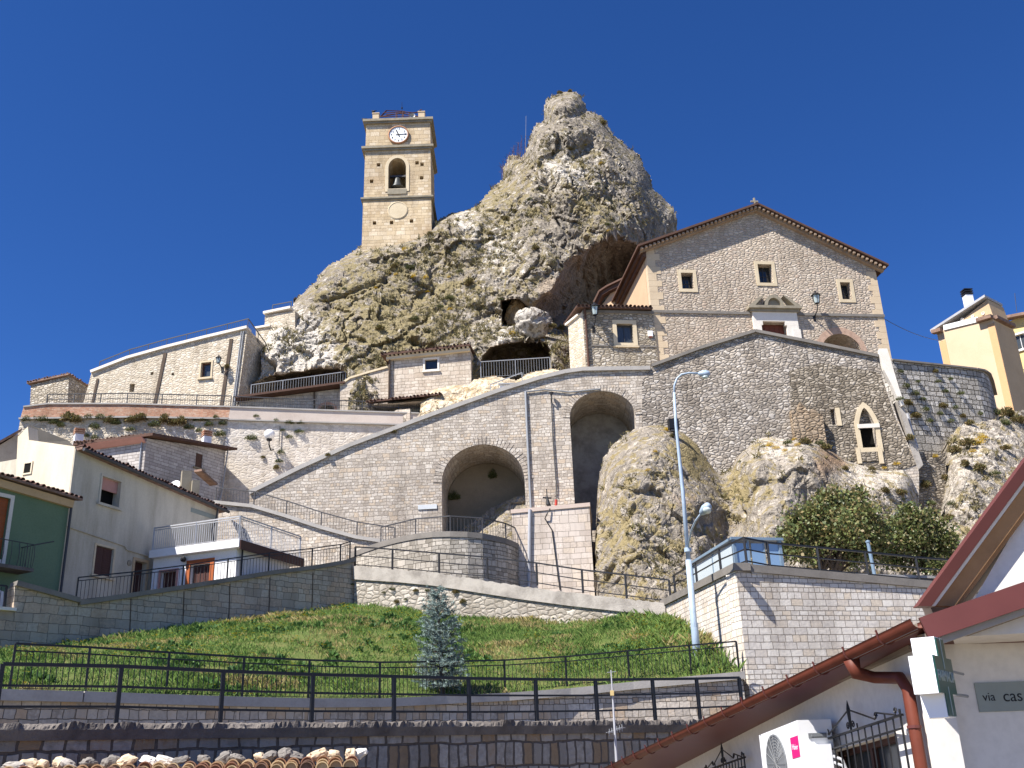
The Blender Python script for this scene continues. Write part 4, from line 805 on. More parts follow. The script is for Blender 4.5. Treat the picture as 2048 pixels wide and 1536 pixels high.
def rock(name, poly, ctrl, mat, g=3.0, sil=None, silw=40, silr=6.0, caves=(), amp=1.0, back=9.0, zones=(), strata=None, base_zone=(0.5, 0.5, 0.0), parent=None, kind='structure', seed=0, scrub=0, ridges=(), blur=0):
    P = np.array(poly, float); x0, y0 = P.min(0) - g; x1, y1 = P.max(0) + g
    xs = np.arange(x0, x1, g); ys = np.arange(y0, y1, g); X, Y = np.meshgrid(xs, ys); sh = X.shape; x = X.ravel(); y = Y.ravel()
    D = rbf(ctrl)(x, y)
    if sil:
        d = dseg(x, y, sil); t = np.clip(1 - d / silw, 0, 1); D = D + silr * (1 - np.sqrt(np.clip(1 - t * t, 0, 1)))
    cz = np.zeros_like(x)
    for (cp, dep, soft) in caves:
        wob = 4 * fbm(np.stack([x / 30, y / 30, np.zeros_like(x)], 1), 3, 5); ins = inpoly(x, y + wob, cp); dd = dseg(x, y + wob, cp, True)
        m = np.where(ins, np.clip(dd / soft, 0, 1), 0); m = 1 - (1 - m) ** 2; D = D + dep * m; cz = np.maximum(cz, m)
    R = ray_np(x, y); pos = R * (D / R[:, 1])[:, None]
    q = pos.reshape(sh + (3,)); gx = np.gradient(q, axis=1); gy = np.gradient(q, axis=0); nr = np.cross(gx, gy); nr /= np.linalg.norm(nr, axis=2, keepdims=True) + 1e-9
    nr = nr.reshape(-1, 3); nr = np.where((nr * pos).sum(1, keepdims=True) > 0, -nr, nr)
    w = pos * np.array([1, 1, 0.85]); wr = w + 0.9 * np.stack([fbm(w * 0.5, 3, 41 + seed), fbm(w * 0.5, 3, 47 + seed), fbm(w * 0.5, 3, 53 + seed)], 1)
    disp = 0.9 * ridged(wr * 0.12, 2, 1 + seed) + 0.3 * fbm(wr * 0.38, 3, 7 + seed)
    ax = np.array([0.62, 0.12, -0.775]); wl = wr - 0.62 * (wr @ ax)[:, None] * ax
    tl, eg, ci = facets(wl * 0.2, 91 + seed); disp += 0.9 * tl + 0.35 * (ci - 0.5) - 0.28 * (1 - sstep(0.0, 0.09, eg)); tl, eg, ci = facets(wl * 0.62, 97 + seed); disp += 0.38 * tl - 0.10 * (1 - sstep(0.0, 0.1, eg))
    for fs, am, sd in ((0.17, 0.5, 61), (0.5, 0.30, 67), (1.25, 0.13, 73), (2.8, 0.06, 79)):
        tl, eg, ci = facets(wr * np.array([1.0, 1.0, 0.7]) * fs, sd + seed); disp += am * (0.9 * tl + 0.35 * (ci - 0.5)) - am * 0.22 * (1 - sstep(0.0, 0.1, eg))
    
    
    dg_ = np.pad(disp.reshape(sh), 2, mode='edge')
    for _ in range(blur): dg_[1:-1, 1:-1] = (dg_[1:-1, 1:-1] * 2 + dg_[:-2, 1:-1] + dg_[2:, 1:-1] + dg_[1:-1, :-2] + dg_[1:-1, 2:] + .5 * (dg_[:-2, :-2] + dg_[2:, 2:] + dg_[:-2, 2:] + dg_[2:, :-2])) / 8
    disp = dg_[2:-2, 2:-2].ravel()
    for fs, am, sd in ((1.5, 0.16, 173), (3.2, 0.08, 179)):
        tl, eg, ci = facets(wr * np.array([1.0, 1.0, 0.6]) * fs, sd + seed); disp += am * tl - am * 0.3 * (1 - sstep(0.0, 0.12, eg))
    disp += 0.10 * ridged(wr * 1.7, 3, 19 + seed) + 0.06 * fbm(w * 4.5, 3, 29 + seed)
    for (pts, wd, am) in ridges: disp += am * np.exp(-(dseg(x + 5 * fbm(w * 0.4, 2, 31), y + 5 * fbm(w * 0.4, 2, 37), pts) / wd) ** 2)
    if strata is not None: disp += strata(pos, x, y)
    if sil: disp *= 0.3 + 0.7 * sstep(0, 45, dseg(x, y, sil))
    fac = np.abs((nr * pos).sum(1)) / (np.linalg.norm(pos, axis=1) + 1e-9); disp *= np.clip(1.6 * fac - 0.08, 0, 1)
    disp *= amp * (1 - 0.1 * cz)
    vd = -pos / (np.linalg.norm(pos, axis=1, keepdims=True) + 1e-9); dn = nr + 1.6 * vd; dn /= np.linalg.norm(dn, axis=1, keepdims=True); p2 = pos + dn * disp[:, None]
    if sil:                                     # keep the skyline close to the drawn one
        pass
    jx = np.stack([x / 22, y / 22, np.zeros_like(x)], 1); ins = inpoly(x + 4.5 * fbm(jx, 3, 201) + 2 * fbm(jx * 5, 2, 203), y + 4.5 * fbm(jx, 3, 205) + 2 * fbm(jx * 5, 2, 207), poly).reshape(sh); cell = ins[:-1, :-1] & ins[1:, :-1] & ins[:-1, 1:] & ins[1:, 1:]
    idx = np.arange(x.size).reshape(sh); a, b, c, d = idx[:-1, :-1][cell], idx[:-1, 1:][cell], idx[1:, 1:][cell], idx[1:, :-1][cell]
    F = np.stack([a, d, c, b], 1)
    e = np.concatenate([F[:, [0, 1]], F[:, [1, 2]], F[:, [2, 3]], F[:, [3, 0]]]); key = set(map(tuple, e.tolist())); bd = [(i, j) for i, j in key if (j, i) not in key]
    used = np.unique(F); mp = -np.ones(x.size, np.int64); mp[used] = np.arange(len(used))
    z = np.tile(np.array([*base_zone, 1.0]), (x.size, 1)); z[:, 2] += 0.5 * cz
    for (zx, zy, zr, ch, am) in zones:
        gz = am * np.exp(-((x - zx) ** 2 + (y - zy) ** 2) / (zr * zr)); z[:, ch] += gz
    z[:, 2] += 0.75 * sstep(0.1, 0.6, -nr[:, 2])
    z = np.clip(z, 0, 1.6)
    V = p2[used]; Z = z[used]; F = mp[F].tolist()
    bv = sorted({i for ed in bd for i in ed}); m2 = {v: len(V) + k for k, v in enumerate(bv)}; nb = len(bv)
    B1 = p2[bv] + np.array([0, back * 0.4, -back * 0.12]); B2 = p2[bv] + np.array([0, back, -back * 0.45])
    V = np.concatenate([V, B1, B2]); Z = np.concatenate([Z, z[bv], z[bv]])
    for (i, j) in bd:
        F.append((int(mp[j]), int(mp[i]), m2[i], m2[j])); F.append((m2[j], m2[i], m2[i] + nb, m2[j] + nb))
    o = mkmesh(name, V, F, M[mat], parent, False, kind, True, Z)
    if scrub: scrub_on(p2, nr, used, scrub, name, seed)
    return o
def scrub_on(p, nr, used, n, name, seed):       # countless small dry grass tufts rooted on the ledges
    rg = np.random.default_rng(seed + 5); s = rg.choice(used, n * 5); w = (0.5 * nr[s, 2] + 0.55 + 0.9 * fbm(p[s] * 0.22, 3, 90)); s = s[rg.random(len(s)) < np.clip(w - 0.55, 0, 1)][:n]; K = 16
    c = np.repeat(p[s], K, 0); N = len(c); sz = np.repeat(0.12 + 0.3 * rg.random(len(s)) ** 2, K)[:, None]; d = rg.normal(size=(N, 3)) * 0.7 + np.array([0, -0.35, 0.75]); d /= np.linalg.norm(d, axis=1, keepdims=True)
    b = np.cross(d, rg.normal(size=(N, 3))); b /= np.linalg.norm(b, axis=1, keepdims=True); q = c + rg.normal(size=(N, 3)) * sz * 0.35; L = d * sz * (0.6 + 0.6 * rg.random((N, 1))); w_ = b * sz * 0.13
    V = np.stack([q - w_, q + w_, q + L], 1).reshape(-1, 3); mkmesh('scrub', V, np.arange(3 * N).reshape(-1, 3), M['scrub'], None, False, 'stuff', False)
# ---- the crag: pinnacle, long left shoulder, great overhang and caves
crag_poly = [(480, 840), (505, 800), (500, 770), (518, 735), (524, 690), (532, 655), (560, 640), (580, 618), (590, 598), (618, 575), (640, 546), (650, 534), (672, 521), (700, 506), (722, 490), (760, 480), (800, 474), (830, 466), (862, 450), (876, 438), (905, 425), (940, 416), (955, 410), (962, 398), (975, 385), (992, 368), (1006, 352), (1004, 338), (1010, 318), (1024, 306), (1036, 308), (1044, 312), (1050, 300), (1058, 288), (1062, 262), (1072, 246), (1086, 240), (1086, 214), (1092, 198), (1106, 190), (1128, 184), (1148, 181), (1160, 188), (1170, 206), (1174, 220), (1190, 224), (1206, 230), (1214, 244), (1226, 262), (1240, 278), (1258, 294), (1274, 306), (1288, 326), (1298, 348), (1304, 370), (1318, 386), (1336, 404), (1348, 414), (1352, 440), (1350, 480), (1352, 560), (1320, 640), (1200, 700), (1160, 780), (1150, 840)]
sil = crag_poly[4:57]
crag_ctrl = [(500, 800, 70), (520, 740, 70), (535, 680, 71), (590, 605, 74.5), (640, 555, 76), (700, 520, 77.5), (725, 500, 79.3), (790, 482, 79.6), (860, 458, 79.2), (905, 435, 79.2), (955, 420, 80.2), (1000, 365, 84), (1020, 320, 84.5), (1060, 290, 84), (1090, 230, 84), (1130, 195, 84),
    (1165, 215, 84), (1130, 250, 82.2), (1205, 240, 84.5), (1150, 310, 80.8), (1110, 340, 79.5), (1060, 350, 81.0), (1260, 310, 84.5), (1210, 330, 81.0), (1250, 400, 80.5), (1300, 400, 83.5), (1345, 430, 87), (1345, 500, 87), (1300, 470, 82), (1180, 410, 78.5), (1100, 420, 77.5), (1130, 470, 76.2), (1040, 430, 79.0), (1200, 450, 78),
    (640, 640, 73), (560, 720, 70.3), (620, 700, 71), (700, 600, 75), (700, 690, 71.5), (800, 540, 76.5), (800, 620, 74), (800, 690, 71), (880, 500, 78.5), (900, 580, 75.5), (900, 660, 72), (960, 480, 78.5), (980, 560, 75.3), (990, 640, 72.5), (1050, 520, 75), (1060, 570, 73.6), (1040, 600, 73.0), (1095, 550, 73.4), (1110, 520, 74.0),
    (1130, 530, 74.8), (1170, 500, 75.8), (1220, 480, 77.2), (1270, 480, 79.5), (1150, 580, 76.2), (1200, 560, 78), (1250, 560, 80), (1320, 560, 84), (1100, 620, 75.0), (1150, 640, 76.5), (1060, 650, 74.0), (960, 700, 69.5), (1030, 690, 69.0), (1100, 690, 69.0), (1130, 720, 69.5), (1150, 680, 72), (1140, 780, 68), (1000, 800, 68), (850, 800, 69), (700, 800, 69.3), (600, 810, 69.6), (1250, 640, 83), (1340, 640, 87)]
caves = [([(480, 850), (497, 772), (530, 754), (580, 744), (640, 736), (676, 735), (694, 744), (697, 776), (693, 850)], 7.0, 9), ([(950, 790), (960, 748), (964, 714), (982, 696), (1020, 686), (1062, 681), (1092, 686), (1103, 704), (1102, 830), (950, 830)], 7.0, 9),
         ([(1003, 650), (1002, 603), (1040, 598), (1056, 612), (1070, 655)], 6.5, 8), ([(1046, 680), (1060, 618), (1078, 596), (1100, 578), (1116, 552), (1128, 528), (1166, 500), (1204, 480), (1244, 474), (1290, 492), (1320, 560), (1290, 660), (1180, 690)], 7.0, 80)]
def strata(p, x, y):      # flowing bands under the great overhang
    m = np.exp(-(((x - 1200) / 110) ** 2 + ((y - 530) / 70) ** 2)); q = p[:, 0] * 1.3 + p[:, 2] * 1.0 + 1.5 * fbm(p * 0.25, 3, 77)
    m2 = np.exp(-(((x - 1130) / 70) ** 2 + ((y - 420) / 110) ** 2)); q2 = p[:, 0] * 1.1 + p[:, 2] * 0.75 + 1.2 * fbm(p * 0.3, 3, 71)
    return 0.42 * m * np.sin(q * 2.2) + 0.2 * m * np.sin(q * 5.3) + 0.25 * m2 * np.sin(q2 * 1.9)
zones = [(700, 640, 120, 1, 0.15), (800, 670, 90, 1, 0.3), (670, 680, 50, 1, 0.25), (740, 560, 80, 1, 0.1), (880, 560, 100, 1, 0.15), (1010, 400, 60, 1, 0.25), (1190, 420, 40, 1, 0.35), (1150, 360, 60, 0, 0.25), (1120, 340, 30, 0, 0.4), (580, 700, 60, 0, 0.9), (560, 735, 60, 0, 1.2), (640, 730, 50, 0, 0.8), (570, 715, 70, 1, -1.4), (1000, 500, 50, 0, 0.4), (930, 440, 30, 0, 0.4), (1030, 680, 60, 0, 0.35),
         (1200, 520, 75, 2, 0.25), (1130, 600, 60, 2, 0.3), (1260, 470, 40, 2, 0.15), (1120, 450, 40, 1, -0.3), (1230, 360, 60, 1, -0.25), (1320, 460, 50, 1, -0.2), (1100, 250, 60, 1, -0.3), (1130, 430, 45, 0, -0.3)]
RG = [([(1086, 246), (1110, 236), (1140, 234), (1172, 226)], 9, -0.4), ([(1104, 312), (1130, 322), (1160, 306), (1180, 290)], 12, -0.8), ([(1084, 312), (1130, 368), (1188, 438), (1216, 472)], 14, 1.3), ([(1140, 215)], 26, 0.9) if False else ([(1115, 210), (1150, 208)], 20, 0.8),
    ([(1100, 275), (1160, 270)], 24, 0.8), ([(1066, 270), (1078, 330), (1082, 360)], 10, 0.8), ([(1180, 300), (1225, 380), (1236, 430), (1262, 480)], 15, -0.8), ([(1215, 345), (1270, 380)], 26, 1.0), ([(1205, 440), (1250, 450)], 18, 0.9), ([(1100, 352), (1082, 400), (1096, 450)], 9, -0.7), ([(1130, 400), (1140, 440)], 26, 0.5),
    ([(1046, 300), (1030, 350), (1008, 372)], 12, -0.7), ([(1240, 300), (1290, 390), (1320, 440)], 8, -0.7), ([(600, 607), (700, 585), (770, 560)], 4, -0.8), ([(1090, 505), (1112, 545), (1095, 572), (1062, 598)], 9, 0.9), ([(860, 700), (930, 650), (990, 622)], 4, -0.6), ([(720, 500), (790, 560), (860, 600), (930, 640)], 16, -0.5), ([(1000, 380), (960, 440), (940, 520)], 12, 0.5)]
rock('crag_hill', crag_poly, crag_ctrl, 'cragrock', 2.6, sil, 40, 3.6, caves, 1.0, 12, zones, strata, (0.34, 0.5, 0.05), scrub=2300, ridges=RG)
# ---- boulder and cream ledge below the caves
def blob(name, label, c, r, mat, seed, cat='boulder', sub=5, zone=(0.6, 0.3, 0.0)):
    import bmesh
    bm = bmesh.new(); bmesh.ops.create_icosphere(bm, subdivisions=sub, radius=1); v = np.array([q.co[:] for q in bm.verts]); f = [tuple(k.index for k in q.verts) for q in bm.faces]; bm.free()
    tl, eg, ci = facets(v * 1.3 + seed, seed + 9); n = 1 + 0.32 * tl + 0.12 * (ci - .5) + 0.10 * fbm(v * 2 + seed, 3, seed + 3) + 0.04 * ridged(v * 7 + seed, 2, seed + 5)
    p = np.array(c) + v * n[:, None] * np.array(r)
    o = mkmesh(name, p, f, M[mat], None, True, None, True, np.tile(np.array([*zone, 1.0]), (len(p), 1))); return tag(o, label, cat)
blob('boulder', 'big pale grey boulder resting below the great overhang', at(1066, 650, 70.5), (1.35, 1.2, 1.15), 'cragrock', 4, zone=(0.75, 0.15, 0))
blob('boulder', 'brown rock slab leaning inside the dark cave beside the boulder', at(1034, 635, 75.0), (0.9, 0.7, 1.5), 'creamrock', 9, zone=(0.2, 0.5, 0.6))
ledge = [(835, 850), (842, 795), (868, 776), (905, 768), (936, 768), (946, 756), (985, 752), (1012, 754), (1032, 760), (1050, 748), (1078, 741), (1108, 737), (1140, 741), (1150, 760), (1150, 850)]
rock('rock_ledge', ledge, [(840, 840, 66.5), (870, 780, 66.8), (940, 762, 66.8), (1010, 756, 66.5), (1032, 764, 66.6), (1080, 745, 66.2), (1140, 746, 66), (860, 820, 65.5), (940, 800, 65.6), (1010, 785, 65.4), (1080, 770, 65.3), (1140, 800, 65), (1000, 840, 65), (900, 845, 65.5)], 'creamrock', 2.4, ledge[1:-1], 14, 2.0, (), 0.55, 4, (), None, (0.6, 0.35, 0.1), None, 'structure', 60)
# ---- lower cliff under the big retaining wall
cliff = [(1197, 1240), (1197, 1100), (1196, 1010), (1198, 960), (1204, 915), (1228, 884), (1255, 864), (1282, 850), (1310, 846), (1345, 852), (1372, 866), (1398, 888), (1420, 922), (1440, 945), (1462, 935), (1476, 912), (1500, 888), (1514, 872), (1545, 866), (1562, 876), (1600, 878), (1640, 884), (1668, 902), (1690, 918), (1712, 924), (1760, 940), (1795, 934), (1806, 922), (1818, 930), (1834, 990), (1842, 1075), (1886, 1080), (1894, 985), (1896, 896), (1900, 866), (1925, 852), (1960, 846), (1992, 842), (2020, 826), (2060, 815), (2140, 800), (2140, 1300), (1197, 1300)]
cl = [(1186, 1015, 57), (1200, 940, 58.0), (1235, 885, 58.6), (1300, 850, 58.8), (1370, 868, 58.8), (1440, 950, 58.8), (1500, 888, 58.6), (1560, 875, 58.6), (1640, 886, 58.6), (1700, 922, 58.6), (1780, 938, 59), (1810, 925, 60), (1860, 925, 60.5), (1900, 870, 62), (1990, 845, 63), (2120, 810, 66),
    (1190, 1060, 55.4), (1190, 1120, 54.4), (1190, 1200, 53.4), (1230, 1080, 53.9), (1230, 1180, 52.4), (1260, 920, 55.6), (1310, 900, 55.5), (1370, 920, 56.5), (1250, 1000, 53.8), (1310, 980, 54.0), (1250, 1100, 52), (1320, 1080, 52.2), (1390, 960, 56), (1410, 1010, 54.4), (1400, 1080, 53), (1300, 1180, 50.5), (1390, 1180, 50.5), (1455, 990, 57.5), (1470, 1060, 56.2), (1450, 1120, 54), (1500, 930, 56.5), (1530, 1000, 53.8), (1520, 1080, 52.3), (1570, 930, 55.5), (1610, 920, 55.3), (1660, 950, 56.2), (1620, 1010, 54), (1600, 1100, 52), (1700, 980, 56), (1750, 960, 57), (1800, 970, 57), (1780, 1040, 55), (1850, 1000, 58.5), (1830, 1080, 55.5), (1900, 960, 58.5), (1960, 900, 60), (1930, 1040, 56.5), (2010, 900, 61), (2020, 1000, 58), (2100, 1000, 60), (1700, 1100, 52.5), (1900, 1150, 54), (2000, 1200, 54), (1600, 1200, 50), (1750, 1250, 51), (1240, 1280, 49.5), (2120, 1280, 55)]
zc = [(1240, 1080, 70, 1, 0.4), (1380, 910, 40, 1, 0.9), (1480, 980, 35, 1, 0.7), (1260, 960, 60, 1, 0.15), (1560, 880, 45, 0, 0.6), (1540, 1000, 60, 2, -0.1), (1850, 1000, 60, 0, 0.3), (1960, 980, 90, 0, 0.2), (1800, 950, 50, 0, 0.5), (1720, 950, 40, 0, 0.4), (1660, 920, 40, 2, 0.5), (1640, 970, 50, 2, 0.25), (1380, 980, 60, 2, 0.3), (1465, 1050, 40, 2, 0.35), (1320, 1100, 60, 2, 0.15), (2000, 880, 90, 0, 0.2)]
def str2(p, x, y):
    m = sstep(1480, 1540, x) * sstep(0, 60, x - 1400) * (1 - sstep(1640, 1760, x)); q = p[:, 0] * 0.9 - p[:, 2] * 0.9 + 1.2 * fbm(p * 0.3, 3, 91)
    m3 = sstep(1760, 1840, x); q3 = p[:, 0] * 1.0 + p[:, 2] * 0.55 + 0.8 * fbm(p * 0.35, 3, 95)
    return 0.3 * m * ridged(np.stack([q * 0.6, q * 0, q * 0], 1), 2, 3) + 0.35 * m3 * ridged(np.stack([q3 * 0.6, q3 * 0 + 3, q3 * 0], 1), 2, 5)
RC = [(a_, max(20, b_ * 1.5), c_ * 0.7) for a_, b_, c_ in [([(1400, 890), (1440, 960), (1450, 1040), (1440, 1120)], 16, -1.0), ([(1330, 900), (1350, 1000), (1340, 1100)], 14, -0.4), ([(1470, 950), (1492, 1050), (1480, 1120)], 16, -0.6), ([(1545, 900), (1530, 1000), (1560, 1080)], 13, -0.5), ([(1240, 960), (1290, 1040), (1270, 1130)], 16, 0.5), ([(1700, 950), (1720, 1040)], 14, -0.5), ([(1880, 930), (1900, 1040)], 16, -0.7), ([(1950, 920), (1990, 1010)], 14, -0.6), ([(1265, 870), (1240, 960)], 14, 0.3)]]
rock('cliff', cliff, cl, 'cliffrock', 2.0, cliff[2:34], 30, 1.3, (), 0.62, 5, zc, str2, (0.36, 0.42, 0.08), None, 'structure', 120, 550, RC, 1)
# ================================================================ great stair wall with the two arches
def strip(mb, cols, zbot, thick):            # cols: 3D top points along a plan line (vertical faces), closed, thickness away from viewer
    n = len(cols); f = []; b = []
    for i in range(n):
        a = cols[max(i - 1, 0)]; c = cols[min(i + 1, n - 1)]; d = Vector((c.x - a.x, c.y - a.y, 0)).normalized(); b.append(Vector((d.y, -d.x, 0)))
    zb = zbot if isinstance(zbot, list) else [zbot] * n
    v = [p.copy() for p in cols] + [Vector((p.x, p.y, z)) for p, z in zip(cols, zb)] + [p - m * thick for p, m in zip(cols, b)] + [Vector((p.x, p.y, z)) - m * thick for p, m, z in zip(cols, b, zb)]
    for i in range(n - 1): f += [(i, n + i, n + i + 1, i + 1), (2 * n + i, i, i + 1, 2 * n + i + 1), (2 * n + i + 1, 3 * n + i + 1, 3 * n + i, 2 * n + i)]
    f += [(0, 2 * n, 3 * n, n), (n - 1, 2 * n - 1, 4 * n - 1, 3 * n - 1)]
    return mb.add(v, f)
def voussoirs(parent, P, pts, w, mat, name='voussoirs'):
    o = grow(P, pts, w); mb = MB()
    for i in range(2, len(pts) - 1):
        a, b, c, d = pts[i], pts[i + 1], o[i + 1], o[i]; k = 2
        for j in range(k):
            f0, f1 = j / k + 0.04, (j + 1) / k - 0.04; q = [a.lerp(b, f0), a.lerp(b, f1), d.lerp(c, f1), d.lerp(c, f0)]; r = random.uniform(0.015, 0.05)
            mb.prism([p + P.n * r for p in q], P.n * -0.12)
    return mb.build(name, M[mat], parent)
G = pl((500, 985, 60), (1757, 715, 59.2))
def stair_wall():
    t = thing('stair_retaining_wall', 'huge grey rubble retaining wall with two tall arched niches and a coping climbing to the right', 'retaining wall', at(1100, 1060, 60))
    top = [(499, 988), (600, 938), (700, 893), (860, 833), (1000, 783), (1080, 758), (1130, 746), (1165, 741), (1300, 739), (1304, 733), (1400, 698), (1510, 664), (1640, 690), (1756, 714)]
    A1 = archpts(G, 884, 1052, 1092, 962, 889, 18); A2 = archpts(G, 1146, 1280, 1060, 832, 782, 18); GW = archpts(G, 1721, 1752, 896, 848, 816, 12, True); SL = (1662, 818, 1671, 850)
    mb = MB(); mb.wall(G, [G.P(*p) for p in top] + [G.P(1766, 760), G.P(1792, 830), G.P(1838, 940), G.P(1838, 1040), G.P(1190, 1230), G.P(780, 1230), G.P(499, 1120)], [(A1, 4.2), (A2, 4.4), (GW, 0.6), holer(G, SL, 0.5)], 5.0)
    mb.build('wall', M['wallG'], t)
    coping(t, [G.P(x, y + 2, -0.25) for x, y in top[:9]], 0.85, 0.26, 'coping'); coping(t, [G.P(x, y + 2, -0.2) for x, y in top[9:]], 0.8, 0.2, 'copdark')
    voussoirs(t, G, A1, 0.55, 'wallG'); voussoirs(t, G, A2, 0.45, 'wallG')
    mb = MB(); mb.prism([p - G.n * 4.1 for p in grow(G, A1, -0.02)], G.n * -0.05); mb.build('niche_back', plaster('brown_niche_render', hexc('8f8474'), hexc('6d6355'), 0.95, 0.7, 0.5), t)
    mb = MB(); mb.prism([p - G.n * 4.3 for p in grow(G, A2, -0.02)], G.n * -0.05); mb.build('niche_back', M['conc'], t)
    # older stonework around the gothic window: patch of darker rubble set 3 cm proud
    mb = MB(); pt = [(1578, 742), (1640, 726), (1759, 745), (1790, 835), (1832, 930), (1790, 945), (1700, 930), (1640, 900), (1585, 880)]; hl = [([p for p in GW], 0.03, False), (rectpts(G, SL), 0.03, False)]
    mb.wall(Pl(G.o.xy + G.n.xy * 0.03, (G.o + G.d).xy + G.n.xy * 0.03), [G.P(*p, 0.03) for p in pt], [([p + G.n * 0.03 for p in h[0]], 0.03, False) for h in hl], 0.04, False); mb.build('old_masonry', M['wallOld'], t)
    GR = Pl(G.o.xy + G.n.xy * 0.015, (G.o + G.d).xy + G.n.xy * 0.015); mb = MB(); zg = [(1284, 760), (1292, 742), (1303, 736), (1400, 701), (1510, 667), (1640, 693), (1756, 717), (1766, 760), (1758, 747), (1640, 728), (1580, 744), (1586, 878), (1640, 898), (1620, 960), (1400, 1010), (1300, 1000), (1284, 960), (1296, 905), (1284, 870)]
    mb.wall(GR, [G.P(*p, 0.015) for p in zg], [], 0.03, False); mb.build('upper_masonry', M['rubbleG'], t)
    fr = MB(); ring(fr, G, grow(G, GW, 0.28), GW, 0.0, 0.10); w = fr.build('gothic_window', M['trim'], t)
    mb = MB(); s0, s1, z0, z1 = G.rect(1714, 849, 1758, 857); mb.pbox(G, s0, s1, z0, z1, 0.1, 0.16); mb.build('lintel', M['trimw'], w)
    mb = MB(); a, b = G.sz(1721, 850)[0], G.sz(1752, 850)[0]; mb.pbox(G, a, b, G.sz(1736, 849)[1], G.sz(1736, 816)[1], -0.35, -0.3); mb.build('tympanum', M['wallOld'], w)
    mb = MB(); mb.pbox(G, a, b, G.sz(1736, 897)[1], G.sz(1736, 849)[1] - 0.01, -0.5, -0.45); mb.build('pane', M['black'], w)
    mb = MB(); s0, s1, z0, z1 = G.rect(1721, 898, 1754, 923); mb.pbox(G, s0, s1, z0, z1, 0.02, 0.09); mb.build('apron', M['wallOld'], w)
    for x0, x1 in ((1713, 1721), (1756, 1765)):
        mb = MB(); s0, s1, z0, z1 = G.rect(x0, 897, x1, 928); mb.pbox(G, s0, s1, z0, z1, 0.0, 0.12); mb.build('jamb_foot', M['trim'], w)
    mb = MB(); s0, s1, z0, z1 = G.rect(1672, 816, 1681, 852); mb.pbox(G, s0, s1, z0, z1, 0, 0.08); mb.build('slit_jamb', M['trim'], t)
    mb = MB(); s0, s1, z0, z1 = G.rect(1584, 834, 1645, 905); q = 9; tp = [G.pt(s1, z0), G.pt(s0, z0)] + [G.pt(s0 + (s1 - s0) * i / q, z1 + random.uniform(-0.1, 0.35) + (0.5 if i in (3, 4) else 0)) for i in range(q + 1)]
    mb.prism([p + G.n * 0.6 for p in tp], G.n * -0.65); mb.build('broken_buttress', stone('buff_broken_masonry', [hexc('a08f7b'), hexc('b7a48d'), hexc('8f7d69')], hexc('8b7b67'), 0.35, 0.2, 0.04, 0.16, True, 0.08, 0.3), t)
    mb = MB(); tp = [(1757, 700), (1772, 700), (1790, 760), (1806, 812), (1800, 815), (1780, 770), (1765, 742), (1757, 716)]; mb.prism([G.P(*p, 0.25) for p in tp], G.n * -0.4); mb.build('pale_corner_render', M['trimw'], t)
    mb = MB(); mb.prism([G.P(*p, 0.05) for p in ((1794, 800), (1806, 812), (1846, 930), (1836, 940), (1822, 900))], G.n * -0.8); mb.build('corner_strip', M['conc'], t)
    # conduits and cables
    for pts, r, m, lab in (([(1051, 784), (1055, 880), (1062, 1020)], 0.085, 'galv', 'grey drain pipe running down the great wall between the two arches'), ([(1048, 785), (1090, 780), (1140, 785), (1200, 779)], 0.05, 'galv', 'grey cable conduit crossing the great wall to the top of the tall arch'), ([(1103, 806), (1106, 880), (1113, 975), (1112, 990)], 0.04, 'irong', 'thin dark cable hanging down the great wall left of the tall arch')):
        mb = MB(); mb.tube([G.P(x, y, 0.09) for x, y in pts], r, 6); tag(mb.build('pipe', M[m]), lab, 'pipe')
    mb = MB(); mb.beam(G.P(836, 1015, 0.03), G.P(874, 1013, 0.03), 0.06, 0.28, (0, 0, 1)); tag(mb.build('wall_plate', flat('pale_sign_plate', hexc('c3c7c9'), 0.6)), 'small pale plate fixed to the great wall left of the low arch', 'sign')
    mb = MB(); c = G.P(1103, 800, 0.3); mb.tube([G.P(1103, 806, 0), c, c + Vector((0, 0, 0.25))], 0.05); mb.lathe(c + Vector((0, 0, .2)), [(0.06, 0), (0.16, 0.2)], 8); tag(mb.build('cable_bracket', M['irong']), 'dark cable bracket on the great wall above the hanging cable', 'bracket')
    # flood light at the edge of the cliff
    c = at(1347, 852, 57.6); f = thing('flood_light', 'black box floodlight on a stand at the cliff top beside the tall lamp post', 'floodlight', c - Vector((0, 0, 0.6)))
    mb = MB(); mb.box(c + Vector((0, 0, 0.1)), 0.62, 0.35, 0.62, 0.2); mb.build('housing', M['iron'], f); mb = MB(); mb.box(c + Vector((0, 0, -0.3)), 0.45, 0.3, 0.12, 0.2); mb.build('visor', M['irong'], f); mb = MB(); mb.tube([c, c - Vector((0, 0, 1.0))], 0.06); mb.build('stand', M['irong'], f)
stair_wall()
rock('earth_bank', [(878, 1110), (896, 1085), (915, 1062), (940, 1045), (965, 1028), (985, 1010), (1010, 1000), (1035, 990), (1056, 988), (1056, 1110)], [(890, 1090, 61.6), (960, 1035, 62.2), (1052, 992, 61.4), (1000, 1040, 61.3), (1050, 1050, 60.5), (920, 1080, 61.2), (1050, 1110, 60.1), (890, 1110, 60.8)], 'cliffrock', 2.4, None, 10, 1, (), 0.25, 2, [(1000, 1040, 60, 1, 0.1)], None, (0.35, 0.4, 0.3), None, 'structure', 33)
